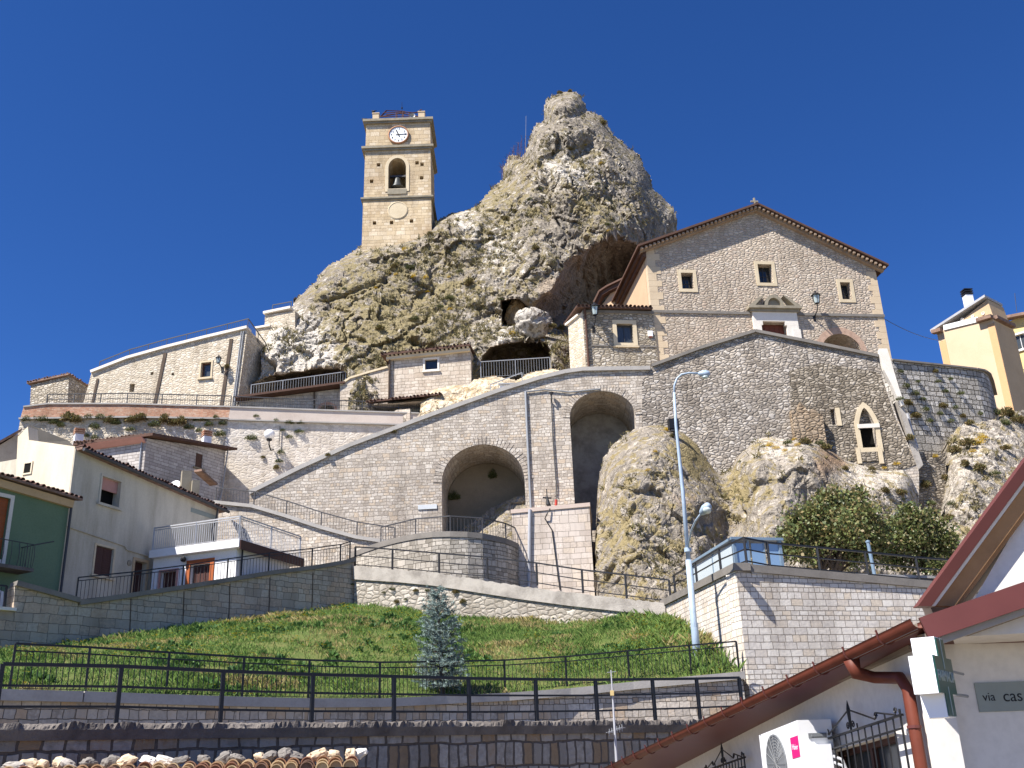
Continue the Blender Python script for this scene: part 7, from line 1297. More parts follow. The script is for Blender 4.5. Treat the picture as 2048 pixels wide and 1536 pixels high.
def tiled_roof():
    P = pl((0, 1537, 14.2), (720, 1541, 14.6)); a0, b0 = P.sz(-40, 1537)[0], P.sz(716, 1541)[0]; z = P.sz(350, 1538)[1]; t = thing('tiled_shed_roof', 'old curved clay tile roof edge weighted with stones at the bottom left', 'roof', P.pt((a0 + b0) / 2, z - 1.6))
    cols = [hexc(c) for c in ('a98b6b', '96735a', 'b79c78', '8a6552', 'a58e70', 'c0a883', '7f6455')]; mats = [plaster('clay_tile_%s' % n, c, tuple(x * .55 for x in c), .9, .9, 4.0, False, .012) for n, c in zip(('ochre', 'brown', 'straw', 'rust', 'tan', 'sand', 'umber'), cols)]
    rg = random.Random(2); n = int((b0 - a0) / .195); mbs = [MB() for _ in mats]; back = (-P.n * 1.0 + Vector((0, 0, -.10))).normalized()
    for i in range(n):
        s = a0 + (b0 - a0) * (i + .5) / n
        for lay in range(3):
            mb = mbs[rg.randrange(len(mats))]; r = .092 + rg.uniform(-.008, .008); c = P.pt(s + rg.uniform(-.02, .02), z - .055 + lay * .032 + rg.uniform(-.012, .012), .06 - lay * .10 + rg.uniform(-.05, .03)); m = 8; vs = []; w = m + 1; u = P.d; up = Vector((0, 0, 1))
            for e, q in ((0, 1), (.45, .86)):
                for k_ in (1.0, .84): vs += [c + back * e + (u * math.cos(math.pi * k / m) + up * math.sin(math.pi * k / m)) * r * q * k_ for k in range(w)]
            fs = []
            for k in range(m): fs += [(k, k + 1, 2 * w + k + 1, 2 * w + k), (w + k + 1, w + k, 3 * w + k, 3 * w + k + 1), (k + 1, k, w + k, w + k + 1)]
            mb.add(vs, fs); mb.add([Vector(q) + back * .035 for q in vs[w:2 * w]], [tuple(range(w - 1, -1, -1))])
    for mb, m in zip(mbs, mats):
        if mb.v: mb.build('tile_row', m, t)
    mb = MB(); mb.pbox(P, a0, b0, z - .26, z - .06, -3, -.05); mb.build('roof_bed', M['tiledk'], t); mb = MB(); mb.wall(P, [P.pt(a0, -1.7, -.3), P.pt(b0 - .2, -1.7, -.3), P.pt(b0 - .2, z - .27, -.3), P.pt(a0, z - .27, -.3)], [], 2.5); mb.build('wall', M['wallOld'], t)
    spots = [14, 38, 70, 100, 122, 165, 205, 240, 285, 318, 352, 398, 440, 468, 512, 535, 562, 585, 628, 664, 698, 714]
    import bmesh
    bm = bmesh.new(); bmesh.ops.create_icosphere(bm, subdivisions=3, radius=1); v0 = np.array([q.co[:] for q in bm.verts]); f0 = [tuple(k.index for k in q.verts) for q in bm.faces]; bm.free(); protos = []
    desc = ['flat pale', 'grey angular', 'small grey', 'white topped', 'dark brown', 'long grey', 'blocky grey', 'cream wedge', 'flat tan', 'rusty upright', 'flat brown', 'rounded grey', 'thin leaning', 'small dark', 'round pale', 'broad grey', 'tall grey', 'chipped grey', 'pointed pale', 'broad cream', 'white end', 'low white']
    for i, x in enumerate(spots):
        s = np.array([rg.uniform(.07, .15), rg.uniform(.06, .1), rg.uniform(.045, .09)]); a = rg.uniform(-.5, .5); n_ = 1 + .35 * ridged(v0 * .9 + i * 3.1, 2, i) + .15 * fbm(v0 * 2.5 + i, 2, i + 50); v = v0 * n_[:, None]; q = np.round(v * 2.2) / 2.2; v = (.6 * v + .4 * q) * s; ca, sa = math.cos(a), math.sin(a); v = np.stack([v[:, 0] * ca - v[:, 2] * sa, v[:, 1], v[:, 0] * sa + v[:, 2] * ca], 1)
        sx = P.sz(x, 1520)[0]; c = P.pt(sx, z + .115, -.33 + rg.uniform(-.08, .08)); o = mkmesh('roof_stone', v + np.array(c), f0, M[('conc', 'trimw', 'copdark', 'quoin')[rg.randrange(4)]], None, False)
        lab = None; where = 'at the far left end of the old tile roof' if i == 0 else ('at the right end of the old tile roof' if i == len(spots) - 1 else 'resting on the old tile roof edge')
        tag(o, '%s stone on the old tile roof edge, number %d from the left' % (desc[i], i + 1), 'stone', 'stones weighting the old tile roof')
tiled_roof()
def aerial():
    Y = 15.2; p = lambda x, y, d=0: at(x, y, Y + d); t = thing('tv_aerial', 'thin pale television aerial mast with two sets of prongs rising beside the gutter', 'aerial', p(1234, 1530)); mb = MB(); mb.tube([p(1234, 1540), p(1230, 1470), p(1224, 1370), p(1222, 1340)], [.022, .018, .012, .008], 6); mb.build('mast', M['paleiron'], t)
    mb = MB(); c = p(1229, 1462)
    mb.tube([p(1217, 1466, -.1), p(1246, 1455, .3)], .012, 4)
    for k in range(6): q = p(1219 + k * 5, 1465 - k * 1.9, -.08 + k * .07); mb.tube([q - Vector((0, 0, .05)), q + Vector((0, 0, .05))], .007, 4); mb.tube([q - Vector((.05, .05, 0)), q + Vector((.05, .05, 0))], .007, 4)
    mb.build('prongs', M['galv'], t); mb = MB(); mb.tube([p(1223, 1347), p(1226, 1430)], .006, 4); mb.tube([p(1214, 1345), p(1232, 1343)], .006, 4)
    mb.build('upper_prongs', M['galv'], t); mb = MB(); mb.box(p(1224, 1386, -.04), .05, .05, .07); mb.build('amplifier', flat('beige_plastic', hexc('c8b17a'), .6), t)
aerial()
# ================================================================ pharmacy building at the right
def pharmacy():
    g0, g1 = at(1838, 1237, 7.0), at(1215, 1536, 15.0); gd = (g1 - g0).normalized(); t = thing('pharmacy_building', 'white shop building with red brown gutter, dark fascia and deep eaves at lower right', 'shop building', at(1900, 1900, 7.6))
    Wp = pl((1376, 1499, 14.0), (1819, 1287, 7.65))
    wn, wf = at(1826, 1276, 7.6), at(1376, 1486, 14.0); ext = wf + (wf - wn) * .35
    mb = MB(); slope = (wn.z - ext.z) / math.hypot(wn.x - ext.x, wn.y - ext.y)
    class SlopePl(Pl):                      # wall whose courses follow the falling street, like its eave
        def sz(s, px, py): a, z = Pl.sz(s, px, py); return a, z - slope * (a - s.L)
        def pt(s, a, z, off=0.0): return Pl.pt(s, a, z + slope * (a - s.L), off)
    P = SlopePl((ext.x, ext.y), (wn.x, wn.y)); Ltot = P.L
    zf = lambda s: wn.z
    # windows on the side wall
    sa, sb = P.sz(1655, 1500)[0], P.sz(1793, 1470)[0]; zt = P.sz(1728, 1484)[1]; zb = zt - 1.0
    ua, ub = P.sz(1430, 1530)[0], P.sz(1500, 1530)[0]; uz = P.sz(1490, 1540)[1]
    mb.wall(P, [P.pt(0, -2.2), P.pt(Ltot, -1.7), P.pt(Ltot, zf(Ltot)), P.pt(0, zf(0))], [([P.pt(sa, zb), P.pt(sb, zb), P.pt(sb, zt), P.pt(sa, zt)], .16), ([P.pt(ua, uz - .9), P.pt(ub, uz - .9), P.pt(ub, uz), P.pt(ua, uz)], .16)], .4); mb.build('side_wall', M['shopw'], t)
    for (a, b, z1, z0) in ((sa, sb, zt, zb), (ua, ub, uz, uz - .9)):
        f = MB(); m = (a + b) / 2; w = .045
        for x0, x1 in ((a, a + w), (m - w / 2, m + w / 2), (b - w, b)): f.pbox(P, x0, x1, z0, z1, -.14, -.09)
        f.pbox(P, a + w, m - w / 2, z1 - w, z1, -.14, -.09); f.pbox(P, m + w / 2, b - w, z1 - w, z1, -.14, -.09); wd = f.build('window', M['brownwood'], t); f = MB(); f.pbox(P, a, b, z0, z1, -.155, -.145); f.build('pane', M['glassb'], wd)
    def grille(a, b, ztop, label, fancy=True):
        q = thing('window_grille', label, 'grille', P.pt((a + b) / 2, ztop - 1.2, .1), 'window grilles on the pharmacy side wall'); o = .10; a -= .05; b += .03
        f = MB()
        for z in (ztop, ztop - .09): f.pbox(P, a - .03, b + .03, z - .008, z + .008, o - .012, o + .012) if z == ztop else f.pbox(P, a, b, z - .006, z + .006, o - .01, o + .01)
        f.build('cross_rail', M['iron'], q); n = 14; f = MB()
        for i in range(n + 1):
            x = a + (b - a) * i / n; hh = .045 if i in (0, n) or i % 4 == 0 else 0; f.tube([P.pt(x, ztop - 1.2, o), P.pt(x, ztop + hh, o)], .0085 if i in (0, n) else .0065, 6)
        f.build('upright_bars', M['iron'], q); f = MB(); m = (a + b) / 2; wd = b - a
        def scroll(c, r, sgn): return [c + P.d * (sgn * r * (1 - k / 14) * math.cos(k * .75)) + Vector((0, 0, r * (1 - k / 14) * math.sin(k * .75))) for k in range(12)]
        f.tube([P.pt(m, ztop, o), P.pt(m, ztop + .17, o), P.pt(m, ztop + .24, o)], [.008, .016, .002], 6)
        for sg in (-1, 1):
            f.tube([P.pt(m + sg * .02, ztop + .16, o), P.pt(m + sg * wd * .26, ztop + .03, o)], .007, 5); f.tube(scroll(P.pt(m + sg * wd * .27, ztop + .05, o), .028, sg), .006, 5); f.tube([P.pt(m + sg * wd * .27, ztop + .075, o), P.pt(m + sg * wd * .46, ztop + .012, o)], .007, 5); f.tube(scroll(P.pt(m + sg * wd * .46, ztop + .04, o), .026, sg), .006, 5); f.tube(scroll(P.pt(m + sg * .05, ztop + .045, o), .032, -sg), .006, 5)
        f.build('scrollwork', M['iron'], q)
    P1 = SlopePl((P.o + P.n * .1).xy, (P.o + P.d * P.L + P.n * .1).xy); grille(P1.sz(1628, 1500)[0], P1.sz(1800, 1450)[0], P1.sz(1716, 1458)[1], 'black wrought iron window grille with scrolled crest beside the downpipe')
    grille(ua - .05, ub + .1, uz + .1, 'black wrought iron grille partly hidden behind the air conditioner')
    # soffit, wall band, gutter with brackets
    mb = MB(); dz = Vector((0, 0, -.07)); mb.prism([g0 + dz + P.n * .02, g1 + (g1 - g0) * .2 + dz, P.pt(-.2, zf(0) - .0, -.02), P.pt(Ltot + .02, zf(Ltot), -.02)], Vector((0, 0, .04))); mb.build('soffit', M['soffit'], t)
    mb = MB(); a, b = P.pt(0, zf(0) - .04, .025), P.pt(Ltot, zf(Ltot) - .04, .025); mb.beam(a, b, .05, .09); mb.build('wall_band', M['soffit'], t)
    ge = g1 + gd * 3; m = 10; R = .068; vs = []; side = gd.cross(Vector((0, 0, 1))).normalized(); up = Vector((0, 0, 1))
    for e in (g0, ge):
        for q in (1.0, .93): vs += [e + (side * math.cos(math.pi + math.pi * k / m) + up * math.sin(math.pi + math.pi * k / m)) * R * q for k in range(m + 1)]
    w = m + 1; fs = []
    for k in range(m): fs += [(k, k + 1, 2 * w + k + 1, 2 * w + k), (w + k + 1, w + k, 3 * w + k, 3 * w + k + 1), (k + 1, k, w + k, w + k + 1), (2 * w + k, 2 * w + k + 1, 3 * w + k + 1, 3 * w + k)]
    fs += [(0, w, 3 * w, 2 * w), (m, 2 * w + m, 3 * w + m, w + m)]; mb = MB(); mb.add(vs, fs); gt = mb.build('gutter', M['copper'], t, True)
    dist = .45
    while dist < (ge - g0).length:
        c = g0 + gd * dist; mb = MB(); mb.tube([c + (side * math.cos(math.pi + math.pi * k / 8) + up * math.sin(math.pi + math.pi * k / 8)) * (R + .006) for k in range(9)] + [c + side * (R + .004) + up * .035], .007, 5); mb.tube([c - side * R, c - side * (R + .01) + up * .03], .008, 5); mb.build('gutter_bracket', M['fascia'], gt); dist += .52
    mb = MB(); o = -side if side.x > 0 else side
    # roof slab behind gutter
    rg_ = Vector((1.0, .05, -.02)).normalized(); mb = MB(); a = g0 - up * .045; b_ = ge - up * .045; mb.prism([a + rg_ * .06, b_ + rg_ * .06, b_ + rg_ * 4.5, a + rg_ * 4.5], up * .03); mb.build('roof', M['fascia'], t)
    # front: fascia band, soffit, rake board, gable
    f0, f1 = at(1838, 1236, 6.95), at(2140, 1134, 6.75); fd = (f1 - f0).normalized(); mb = MB(); mb.beam(f0 + Vector((.02, 0, -.075)), f1 + Vector((0, 0, -.075)), .05, .155); mb.build('fascia', M['fascia'], t)
    FP = Pl((wn.x, wn.y), (wn.x + 2.0, wn.y - .02)); mb = MB(); s0 = f0 + Vector((.04, .04, -.13)); s1 = f1 + Vector((0, .04, -.13)); mb.prism([s0, s1, FP.pt(2.0, FP.P(2050, 1265).z, .0), FP.pt(-.02, wn.z - .02, .0)], Vector((0, 0, .03))); mb.build('soffit', M['soffit'], t)
    mb = MB(); mb.beam(s0 + Vector((.02, .03, -.03)), s1 + Vector((0, .03, -.03)), .07, .07); mb.build('soffit_edge', M['coping'], t)
    bk = Vector((.95, 2.2, 0)); XA = at(2150, 1212 - 1.36 * (2150 - 1836), 6.98).x
    def ln(x, d, dy): return at(x + d, 1212 - 1.36 * (x - 1836), 6.98 + dy - .0009 * (x - 1836))
    def band(nm, x0, x1, dy, vec, m, par):      # sloping boards of the gable verge and the roof behind them, on both sides of the ridge
        q = [ln(1836, x0, dy), ln(2150, x0, dy), ln(2150, x1, dy), ln(1836, x1, dy)]; q[1] = q[0].lerp(q[1], (XA - q[0].x) / (q[1].x - q[0].x)); q[2] = q[3].lerp(q[2], (XA - q[3].x) / (q[2].x - q[3].x)); o = None
        for sg in (0, 1):
            mb = MB(); mb.prism(q if not sg else [Vector((2 * XA - p.x, p.y, p.z)) for p in q], Vector(vec)); o = mb.build(nm, M[m], par) if not sg else (mb.build(nm, M[m], par), o)[1]
        return o
    vb = band('verge_board', 0, 27, 0, (0, .10, 0), 'fascia', t); band('verge_strip', 27.5, 35, .012, (0, .08, 0), 'trimw', vb); band('verge_timber', 35.5, 74, .03, (0, .06, 0), 'timber', t); band('verge_batten', 74, 84, .05, (0, .04, 0), 'timber', t)
    band('gable_roof', 6, 24, .11, bk, 'fascia', t)
    GP = Pl((wn.x, wn.y - .2), (wn.x + 2, wn.y - .22)); g = ln(1836, 30, .2), ln(2150, 30, .2); zb_ = f0.z - .12; pa = GP.P(1862, 1232); top = g[0].lerp(g[1], (XA - g[0].x) / (g[1].x - g[0].x))
    mb = MB(); yk = -.26 / (XA - pa.x); q = [Vector((pa.x, 7.1, zb_)), Vector((2 * XA - pa.x, 7.1 + 2 * yk * (XA - pa.x), zb_)), Vector((XA, 7.1 + yk * (XA - pa.x), top.z - .02))]; mb.prism(q, bk); mb.build('gable_wall', M['shopw'], t)
    # front wall, corner pillar, downpipe
    mb = MB(); e = 2.2; mb.wall(FP, [FP.pt(.0, -1.7), FP.pt(e, -1.7), FP.pt(e, wn.z + .1), FP.pt(0, wn.z)], [], .3); mb.build('front_wall', M['shopw'], t)
    mb = MB(); mb.pbox(FP, -.02, .16, -1.7, wn.z - .02, .003, .12); mb.build('corner_pillar', M['shopw'], t)
    mb = MB(); g = g0 + gd * 1.0; pp = [g + Vector((0, 0, -.06)), g + Vector((0.02, 0, -.16)), P.pt(Ltot - .45, wn.z - .2, .13), P.pt(Ltot - .12, wn.z - .26, .09), P.pt(Ltot - .06, wn.z - .36, .075), P.pt(Ltot - .06, -1.6, .075)]
    mb.tube(pp, [.062, .052, .045, .045, .045, .045], 12); dp = mb.build('downpipe', M['copper'], t, True); mb = MB(); mb.tube([P.pt(Ltot - .06, wn.z - .62, .075), P.pt(Ltot - .06, wn.z - .6, .075)], .052, 12); mb.build('pipe_clip', M['fascia'], dp)
    # pharmacy cross: a cross-shaped box projecting from the front wall
    c = at(1866, 1354, 6.62); k = thing('pharmacy_cross', 'cross shaped pharmacy sign with white sides and dark green faces', 'sign', c); yd = Vector((.56, .83, 0)).normalized(); xd = Vector((yd.y, -yd.x, 0)); S = .245; a_ = .105
    prof = [(-a_, S), (a_, S), (a_, a_ + .02), (S, a_ + .02), (S, -a_), (a_, -a_), (a_, -S), (-a_, -S), (-a_, -a_), (-S, -a_), (-S, a_ + .02), (-a_, a_ + .02)]
    cc = c + Vector((-.03, .12, 0)); pts = [cc + yd * y + up * z for y, z in prof]; mb = MB(); mb.prism(pts, xd * .145); bx = mb.build('sign_box', M['signw'], k)
    CP = Pl((cc.x, cc.y), (cc.x + yd.x, cc.y + yd.y)); 
    fc = [cc + xd * .147 + yd * (y * .96) + up * (z * .97) for y, z in prof]; mb = MB(); mb.prism(fc, xd * .006); fa = mb.build('green_face', M['signg'], k)
    mb = MB(); mb.beam(cc + xd * .154 - up * S * .95, cc + xd * .154 - up * .06, .012, .004, xd); mb.beam(cc + xd * .154 + up * .05, cc + xd * .154 + up * S * .95, .012, .004, xd); mb.build('white_stripe', M['letw'], fa)
    FPm = Pl((cc + xd * .155).xy, (cc + xd * .155 + yd).xy); assert FPm.n.dot(xd) > 0; text('lettering', 'FARMACIA', FPm, 0.0, cc.z - .0, .0, .095, M['letw'], fa, 'CENTER', .002)
    mb = MB(); mb.tube([cc + yd * S + up * .06 + xd * .1, cc + yd * (S + .55) + up * .06 + xd * .1], .01, 6); mb.build('wall_bracket', M['galv'], k); mb = MB(); mb.tube([cc + yd * S - up * .09 + xd * .1, cc + yd * (S + .55) - up * .09 + xd * .1], .012, 6); mb.build('wall_bracket', M['galv'], k)
    # street plate
    a0, a1, z0, z1 = FP.rect(1952, 1362, 2160, 1421); q = thing('street_sign', 'grey street name plate on the shaded pharmacy wall', 'sign', FP.pt(a0, z0)); mb = MB(); mb.pbox(FP, a0, a1, z0, z1, .0, .012); pt_ = mb.build('plate', M['plate'], q)
    sx = FP.sz(1963, 1392)[0]; text('lettering', 'via', FP, sx, (z0 + z1) / 2, .012, .085, M['ink'], pt_, 'LEFT', .002); text('lettering', 'cas', FP, FP.sz(2003, 1390)[0], (z0 + z1) / 2, .012, .115, M['ink'], pt_, 'LEFT', .002)
    # air conditioner
    off = .36; FQ = SlopePl((P.o + P.n * off).xy, (P.o + P.d * P.L + P.n * off).xy); n0, n1 = FQ.sz(1519, 1480)[0], FQ.sz(1597, 1460)[0]; zt = FQ.sz(1575, 1448)[1]; hgt = .58; n0 = n1 - .8 if n1 - n0 > 1.3 or n1 - n0 < .5 else n0
    q = thing('air_conditioner', 'white air conditioner outdoor unit with a pink badge on the pharmacy side wall', 'air conditioner', FQ.pt((n0 + n1) / 2, zt - hgt)); Wd = n1 - n0
    mb = MB(); mb.pbox(FQ, n0, n1, zt - hgt, zt, -.3, 0); mb.build('casing', M['acw'], q); cc = FQ.pt(n0 + Wd * .40, zt - .29, .002); mb = MB(); rr = min(.25, Wd * .36); mb.lathe(cc, [(rr, 0), (rr, .012), (rr - .015, .012), (rr - .015, .004), (.01, .003)], 24, FQ.n); fn = mb.build('fan_opening', M['acg'], q)
    mb = MB()
    for i in range(1, 9): mb.tube([cc + FQ.n * .012 + (FQ.d * math.cos(2 * math.pi * k / 24) + up * math.sin(2 * math.pi * k / 24)) * rr * i / 9 for k in range(25)], .0025, 4)
    for i in range(8): a = math.pi * i / 8; mb.tube([cc + FQ.n * .014 + (FQ.d * math.cos(a) + up * math.sin(a)) * rr * .98, cc + FQ.n * .014 - (FQ.d * math.cos(a) + up * math.sin(a)) * rr * .98], .0028, 4)
    mb.build('fan_guard', M['galv'], fn)
    b0 = n0 + Wd * .79; mb = MB(); mb.pbox(FQ, b0, n1 - Wd * .03, zt - .29, zt - .12, .001, .004); bd = mb.build('badge', M['magenta'], q); text('lettering', 'Haier', FQ, (b0 + n1 - Wd * .03) / 2, zt - .205, .004, .05 * Wd / .8, M['signw'], bd, 'CENTER', .001)
    mb = MB(); mb.prism([FQ.pt(n1 + .003, zt - .25, -.07), FQ.pt(n1 + .003, zt - .2, -.12), FQ.pt(n1 + .003, zt - .2, -.24), FQ.pt(n1 + .003, zt - .45, -.24), FQ.pt(n1 + .003, zt - .45, -.07)], FQ.d * .07); mb.build('valve_cover', M['signw'], q)
    mb = MB(); mb.pbox(FQ, n1 + .001, n1 + .012, zt - .15, zt - .11, -.24, -.08); mb.pbox(FQ, n1 + .0125, n1 + .03, zt - .14, zt - .12, -.22, -.1); mb.build('handle', M['acg'], q)
    for j, dy in enumerate((0, .05)):
        mb = MB(); mb.tube([FQ.pt(n1 + .05, zt - .3 - dy, -.24), FQ.pt(n1 + .12, zt - .34 - dy, -.3), FQ.pt(n1 + .16, zt - .5 - dy, -.33), FQ.pt(n1 + .17, zt - 1.0, -.34)], .014, 6); mb.build('pipe', M['paleiron'], q)
pharmacy()
# ================================================================ plants on walls and rock
def tuft_proto(name, mat, n, seed, size=.16, flat_=.6):
    rg = np.random.default_rng(seed); d = rg.normal(size=(n, 3)); d[:, 2] = np.abs(d[:, 2]) * flat_ + .1; d[:, 1] -= .4; d /= np.linalg.norm(d, axis=1, keepdims=True); r = .5 * rg.random(n)[:, None] ** .5
    p = d * r * np.array([1, .8, .9]); a = d + rg.normal(size=(n, 3)) * .5; a /= np.linalg.norm(a, axis=1, keepdims=True); b = np.cross(a, rg.normal(size=(n, 3))); b /= np.linalg.norm(b, axis=1, keepdims=True); s = size * (.5 + rg.random(n))[:, None]
    V = np.stack([p, p + a * s * .5 + b * s * .2, p + a * s, p + a * s * .5 - b * s * .2], 1).reshape(-1, 3)
    me = bpy.data.meshes.new(name); me.from_pydata(V.tolist(), [], np.arange(4 * n).reshape(-1, 4).tolist()); me.materials.append(M[mat]); return me
PT = {'g': [tuft_proto('wall_plant', 'tuft', 700, i, .1) for i in range(3)], 'd': [tuft_proto('wall_plant', 'dry', 700, 10 + i, .15, .9) for i in range(2)], 'y': [tuft_proto('broom_bush', 'broom', 600, 20 + i, .085) for i in range(2)]}
rgp = random.Random(9); NPL = [0]
dg = bpy.context.evaluated_depsgraph_get()
def plant(kind, x, y, Y, r, label, group, snap=True, sz=1.0):
    bpy.context.view_layer.update() if NPL[0] == 0 else None; NPL[0] += 1
    p = at(x, y, Y)
    if snap:
        hit, loc, nr, *_ = SC.ray_cast(DG, Vector((0, 0, 0)), ray(x, y).normalized())
        if hit: p = loc + nr * .02
    o = bpy.data.objects.new('broom_bush' if kind == 'y' else 'wall_plant', rgp.choice(PT[kind])); COL.objects.link(o); o.location = p; s = r * .045 * 1.15 * (p.length / 78); s = max(s, .2) * (1.7 if y < 900 and x < 900 and y > 830 else 1.25); o.scale = (s * 1.05, s * .9, s * rgp.uniform(.8, 1.25) * sz); o.rotation_euler = (0, 0, rgp.uniform(-1.2, 1.2)); tag(o, label, 'bush' if kind == 'y' else 'plant', group)
bpy.context.view_layer.update(); DG = bpy.context.evaluated_depsgraph_get()
for x, y, r, k in [(52, 842, 9, 'g'), (70, 840, 6, 'g'), (88, 843, 11, 'g'), (110, 848, 9, 'g'), (122, 854, 8, 'g'), (136, 842, 12, 'd'), (154, 845, 13, 'd'), (178, 838, 9, 'g'), (200, 836, 8, 'g'), (190, 858, 10, 'g'), (222, 846, 11, 'd'), (232, 849, 9, 'g'), (262, 845, 12, 'd'), (283, 842, 14, 'd'), (260, 862, 9, 'g'), (308, 853, 12, 'g'), (330, 846, 13, 'd'), (345, 850, 10, 'd'), (362, 850, 13, 'd'), (378, 858, 9, 'g'), (392, 842, 6, 'g'), (408, 842, 8, 'g'), (418, 852, 9, 'g'), (432, 836, 6, 'g'), (440, 872, 10, 'g'), (446, 850, 8, 'g'), (398, 864, 7, 'g'), (172, 874, 7, 'g'), (190, 878, 8, 'g')]:
    plant(k, x, y, 64, r, 'dark green tuft growing from the wall under the brick parapet' if k == 'g' else 'dry brownish tuft growing from the wall under the brick parapet', 'tufts under the brick parapet')
for x, y, r, k in [(502, 880, 10, 'g'), (552, 845, 7, 'g'), (580, 848, 9, 'g'), (600, 848, 7, 'g'), (512, 834, 5, 'g'), (598, 866, 8, 'g'), (578, 876, 7, 'g'), (565, 862, 5, 'g'), (562, 908, 11, 'g'), (558, 925, 9, 'g'), (553, 938, 10, 'd'), (526, 916, 6, 'd'), (656, 912, 6, 'd'), (788, 866, 6, 'd')]:
    plant(k, x, y, 65, r, 'small tuft growing from the limewashed wall near the globe lamp' if x < 640 else 'small tuft on the limewashed wall close to the climbing stair coping', 'tufts on the limewashed wall')
for x, y, r, k in [(820, 540, 17, 'g'), (790, 535, 12, 'd'), (940, 570, 16, 'd'), (900, 600, 14, 'g'), (830, 640, 12, 'g'), (880, 615, 9, 'g'), (760, 660, 14, 'd'), (775, 685, 11, 'd'), (722, 682, 10, 'd'), (695, 702, 9, 'g'), (860, 470, 8, 'd'), (1030, 425, 8, 'd'), (1060, 400, 7, 'g'), (1080, 380, 6, 'g'), (1012, 440, 9, 'd'), (920, 545, 10, 'g'), (830, 570, 7, 'g'), (650, 605, 8, 'd'), (690, 580, 7, 'g'), (980, 470, 8, 'd'), (1072, 500, 10, 'd'), (1065, 540, 8, 'd'), (1140, 300, 7, 'd'), (1120, 188, 8, 'd'), (1140, 184, 6, 'd'), (1206, 250, 10, 'd'), (1195, 370, 7, 'g'), (1215, 450, 8, 'g'), (1105, 655, 10, 'd'), (1122, 660, 12, 'd'), (455, 735, 9, 'd'), (1000, 600, 7, 'g')]:
    plant(k, x, y, 75, r, 'scrubby green shrub clinging to the limestone crag' if k == 'g' else 'dry brown shrub clinging to the limestone crag', 'shrubs on the crag')
for x, y, r in [(828, 554, 8), (852, 557, 9), (752, 577, 6), (808, 500, 7), (855, 585, 6), (1170, 292, 6), (1202, 328, 7), (780, 548, 5), (792, 550, 6), (1218, 462, 6), (898, 555, 5), (1024, 668, 8), (1084, 676, 7), (900, 620, 7)]:
    plant('y', x, y, 75, r, 'small yellow flowering broom bush on the limestone crag', 'broom bushes on the crag')
for x, y, r in [(1296, 942, 7), (1332, 862, 9), (1310, 905, 7), (1540, 893, 10), (1552, 898, 9), (1595, 892, 8), (1958, 888, 15), (1965, 878, 12), (1945, 905, 9), (1793, 930, 10), (1768, 938, 7), (1870, 915, 8), (1590, 880, 7), (1570, 902, 7)]:
    plant('y', x, y, 57, r, 'yellow flowering broom bush on the lower cliff', 'broom bushes on the cliff')
for x, y, r, k in [(1800, 745, 9, 'g'), (1812, 775, 11, 'g'), (1830, 790, 11, 'g'), (1845, 800, 9, 'g'), (1870, 745, 7, 'd'), (1835, 765, 8, 'g'), (1875, 765, 9, 'g'), (1890, 785, 10, 'g'), (1900, 760, 7, 'g'), (1920, 790, 10, 'g'), (1850, 822, 12, 'g'), (1885, 815, 11, 'd'), (1880, 830, 9, 'g'), (1910, 818, 9, 'g'), (1830, 835, 13, 'd'), (1858, 845, 11, 'g'), (1900, 845, 10, 'g'), (1925, 835, 9, 'd'), (1815, 810, 13, 'd'), (1940, 850, 10, 'd'), (1820, 880, 11, 'd'), (1960, 830, 9, 'g'), (1800, 800, 9, 'g')]:
    plant(k, x, y, 64, r, 'green tuft growing between the blocks of the bastion wall' if k == 'g' else 'dry tuft growing between the blocks of the bastion wall', 'tufts on the bastion')
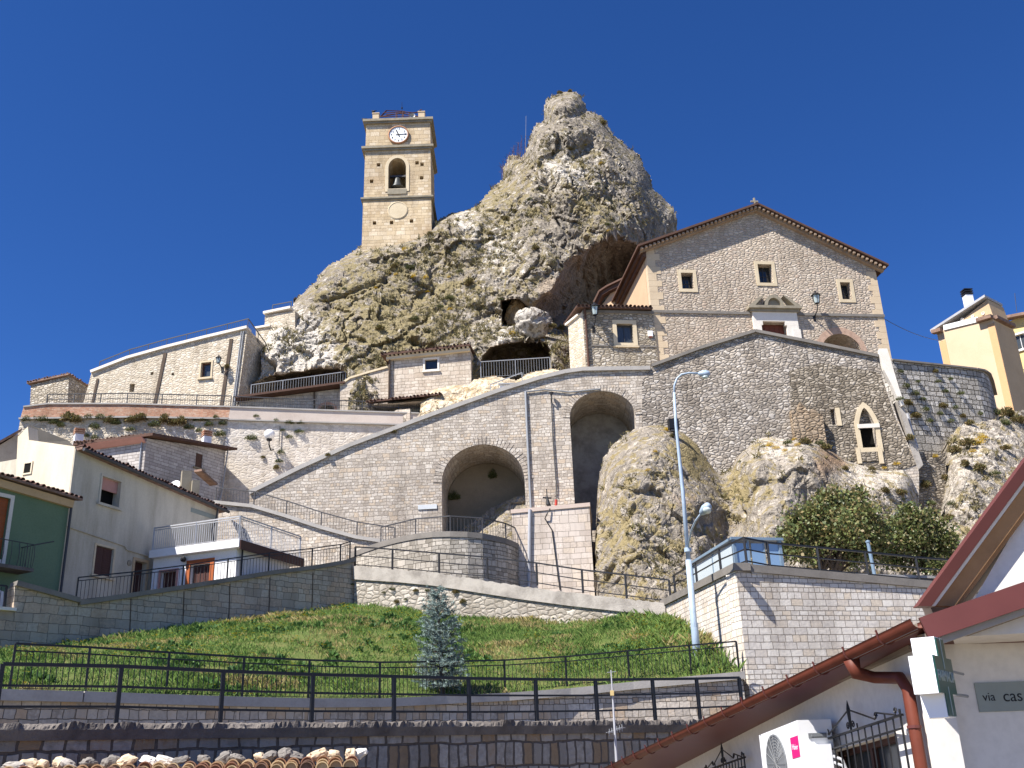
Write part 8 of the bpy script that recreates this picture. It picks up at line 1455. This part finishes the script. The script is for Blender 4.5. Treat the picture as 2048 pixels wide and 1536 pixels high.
for x, y, r, k in [(1992, 830, 16, 'g'), (2015, 832, 18, 'd'), (2035, 845, 18, 'd'), (2010, 850, 14, 'g'), (1935, 890, 16, 'd'), (1910, 905, 13, 'd'), (1930, 930, 12, 'd'), (1960, 940, 13, 'd'), (1890, 960, 11, 'd'), (1850, 975, 14, 'd'), (1862, 1010, 12, 'g'), (1905, 1010, 13, 'g'), (1900, 1040, 12, 'd'), (1800, 990, 14, 'd'), (1770, 985, 12, 'd'), (1610, 888, 14, 'd'), (1650, 900, 15, 'd'), (1640, 890, 12, 'g'), (1575, 888, 10, 'g'), (1990, 950, 12, 'g'), (2010, 900, 12, 'd'), (1345, 875, 8, 'd'), (1480, 925, 7, 'g'), (1745, 940, 8, 'd'), (1690, 940, 9, 'd')]:
    plant(k, x, y, 57, r, 'green shrub on the lower cliff' if k == 'g' else 'dry brown shrub on the lower cliff', 'shrubs on the cliff')
plant('g', 908, 1000, 63.5, 15, 'dark green plant hanging on the left side of the low arched niche', None, True, 2.0); plant('g', 985, 957, 63.5, 13, 'dark green plant hanging on the back of the low arched niche', None, True, 1.6)
for x, y, r, k in [(786, 1180, 9, 'g'), (832, 1183, 7, 'd'), (855, 1182, 6, 'g'), (912, 1186, 9, 'd'), (926, 1205, 8, 'd'), (768, 1186, 5, 'g'), (704, 1170, 6, 'g'), (794, 1206, 7, 'd'), (812, 1200, 5, 'g')]:
    plant(k, x, y, 49, r, 'small tuft hanging from the rubble wall below its concrete top', 'tufts on the concrete topped wall')
def stalks():
    rg = random.Random(8); b = at(1028, 318, 84.2); t = thing('dead_stalks', 'tall dark dead stalks on the left ridge of the crag pinnacle', 'plant', b); mb = MB()
    for x, y, h in ((1003, 350, 22), (1007, 344, 24), (1012, 330, 18), (1018, 320, 16), (1024, 312, 14), (1030, 310, 20), (1036, 312, 28), (1041, 314, 34), (1045, 314, 44), (1048, 310, 40), (1033, 312, 24)):
        a = at(x, y + 6, 84); c = at(x + rg.uniform(-3, 4), y - h, 84); mb.tube([a, a.lerp(c, .5) + Vector((rg.uniform(-.1, .1), 0, 0)), c], [.035, .03, .012], 4)
        for k in range(6): q = a.lerp(c, .4 + .1 * k); mb.tube([q, q + Vector((rg.uniform(-.35, .35), rg.uniform(-.2, .2), rg.uniform(.1, .35)))], [.02, .006], 4)
    mb.build('stems', M['rust'], t)
    a = at(1051, 300, 85); mb = MB(); mb.tube([a, at(1052, 232, 85)], .02, 4); tag(mb.build('thin_mast', M['galv']), 'very thin mast rising from the left ridge of the crag pinnacle', 'mast')
    p0, p1 = C.P(1766, 640, .2), at(1885, 682, 76); mb = MB(); mb.tube([p0.lerp(p1, k / 8) - Vector((0, 0, 1.2 * (k / 8) * (1 - k / 8))) for k in range(9)], .022, 4); tag(mb.build('overhead_cable', M['iron']), 'thin overhead cable strung from the church corner to the ochre house', 'cable')
stalks()
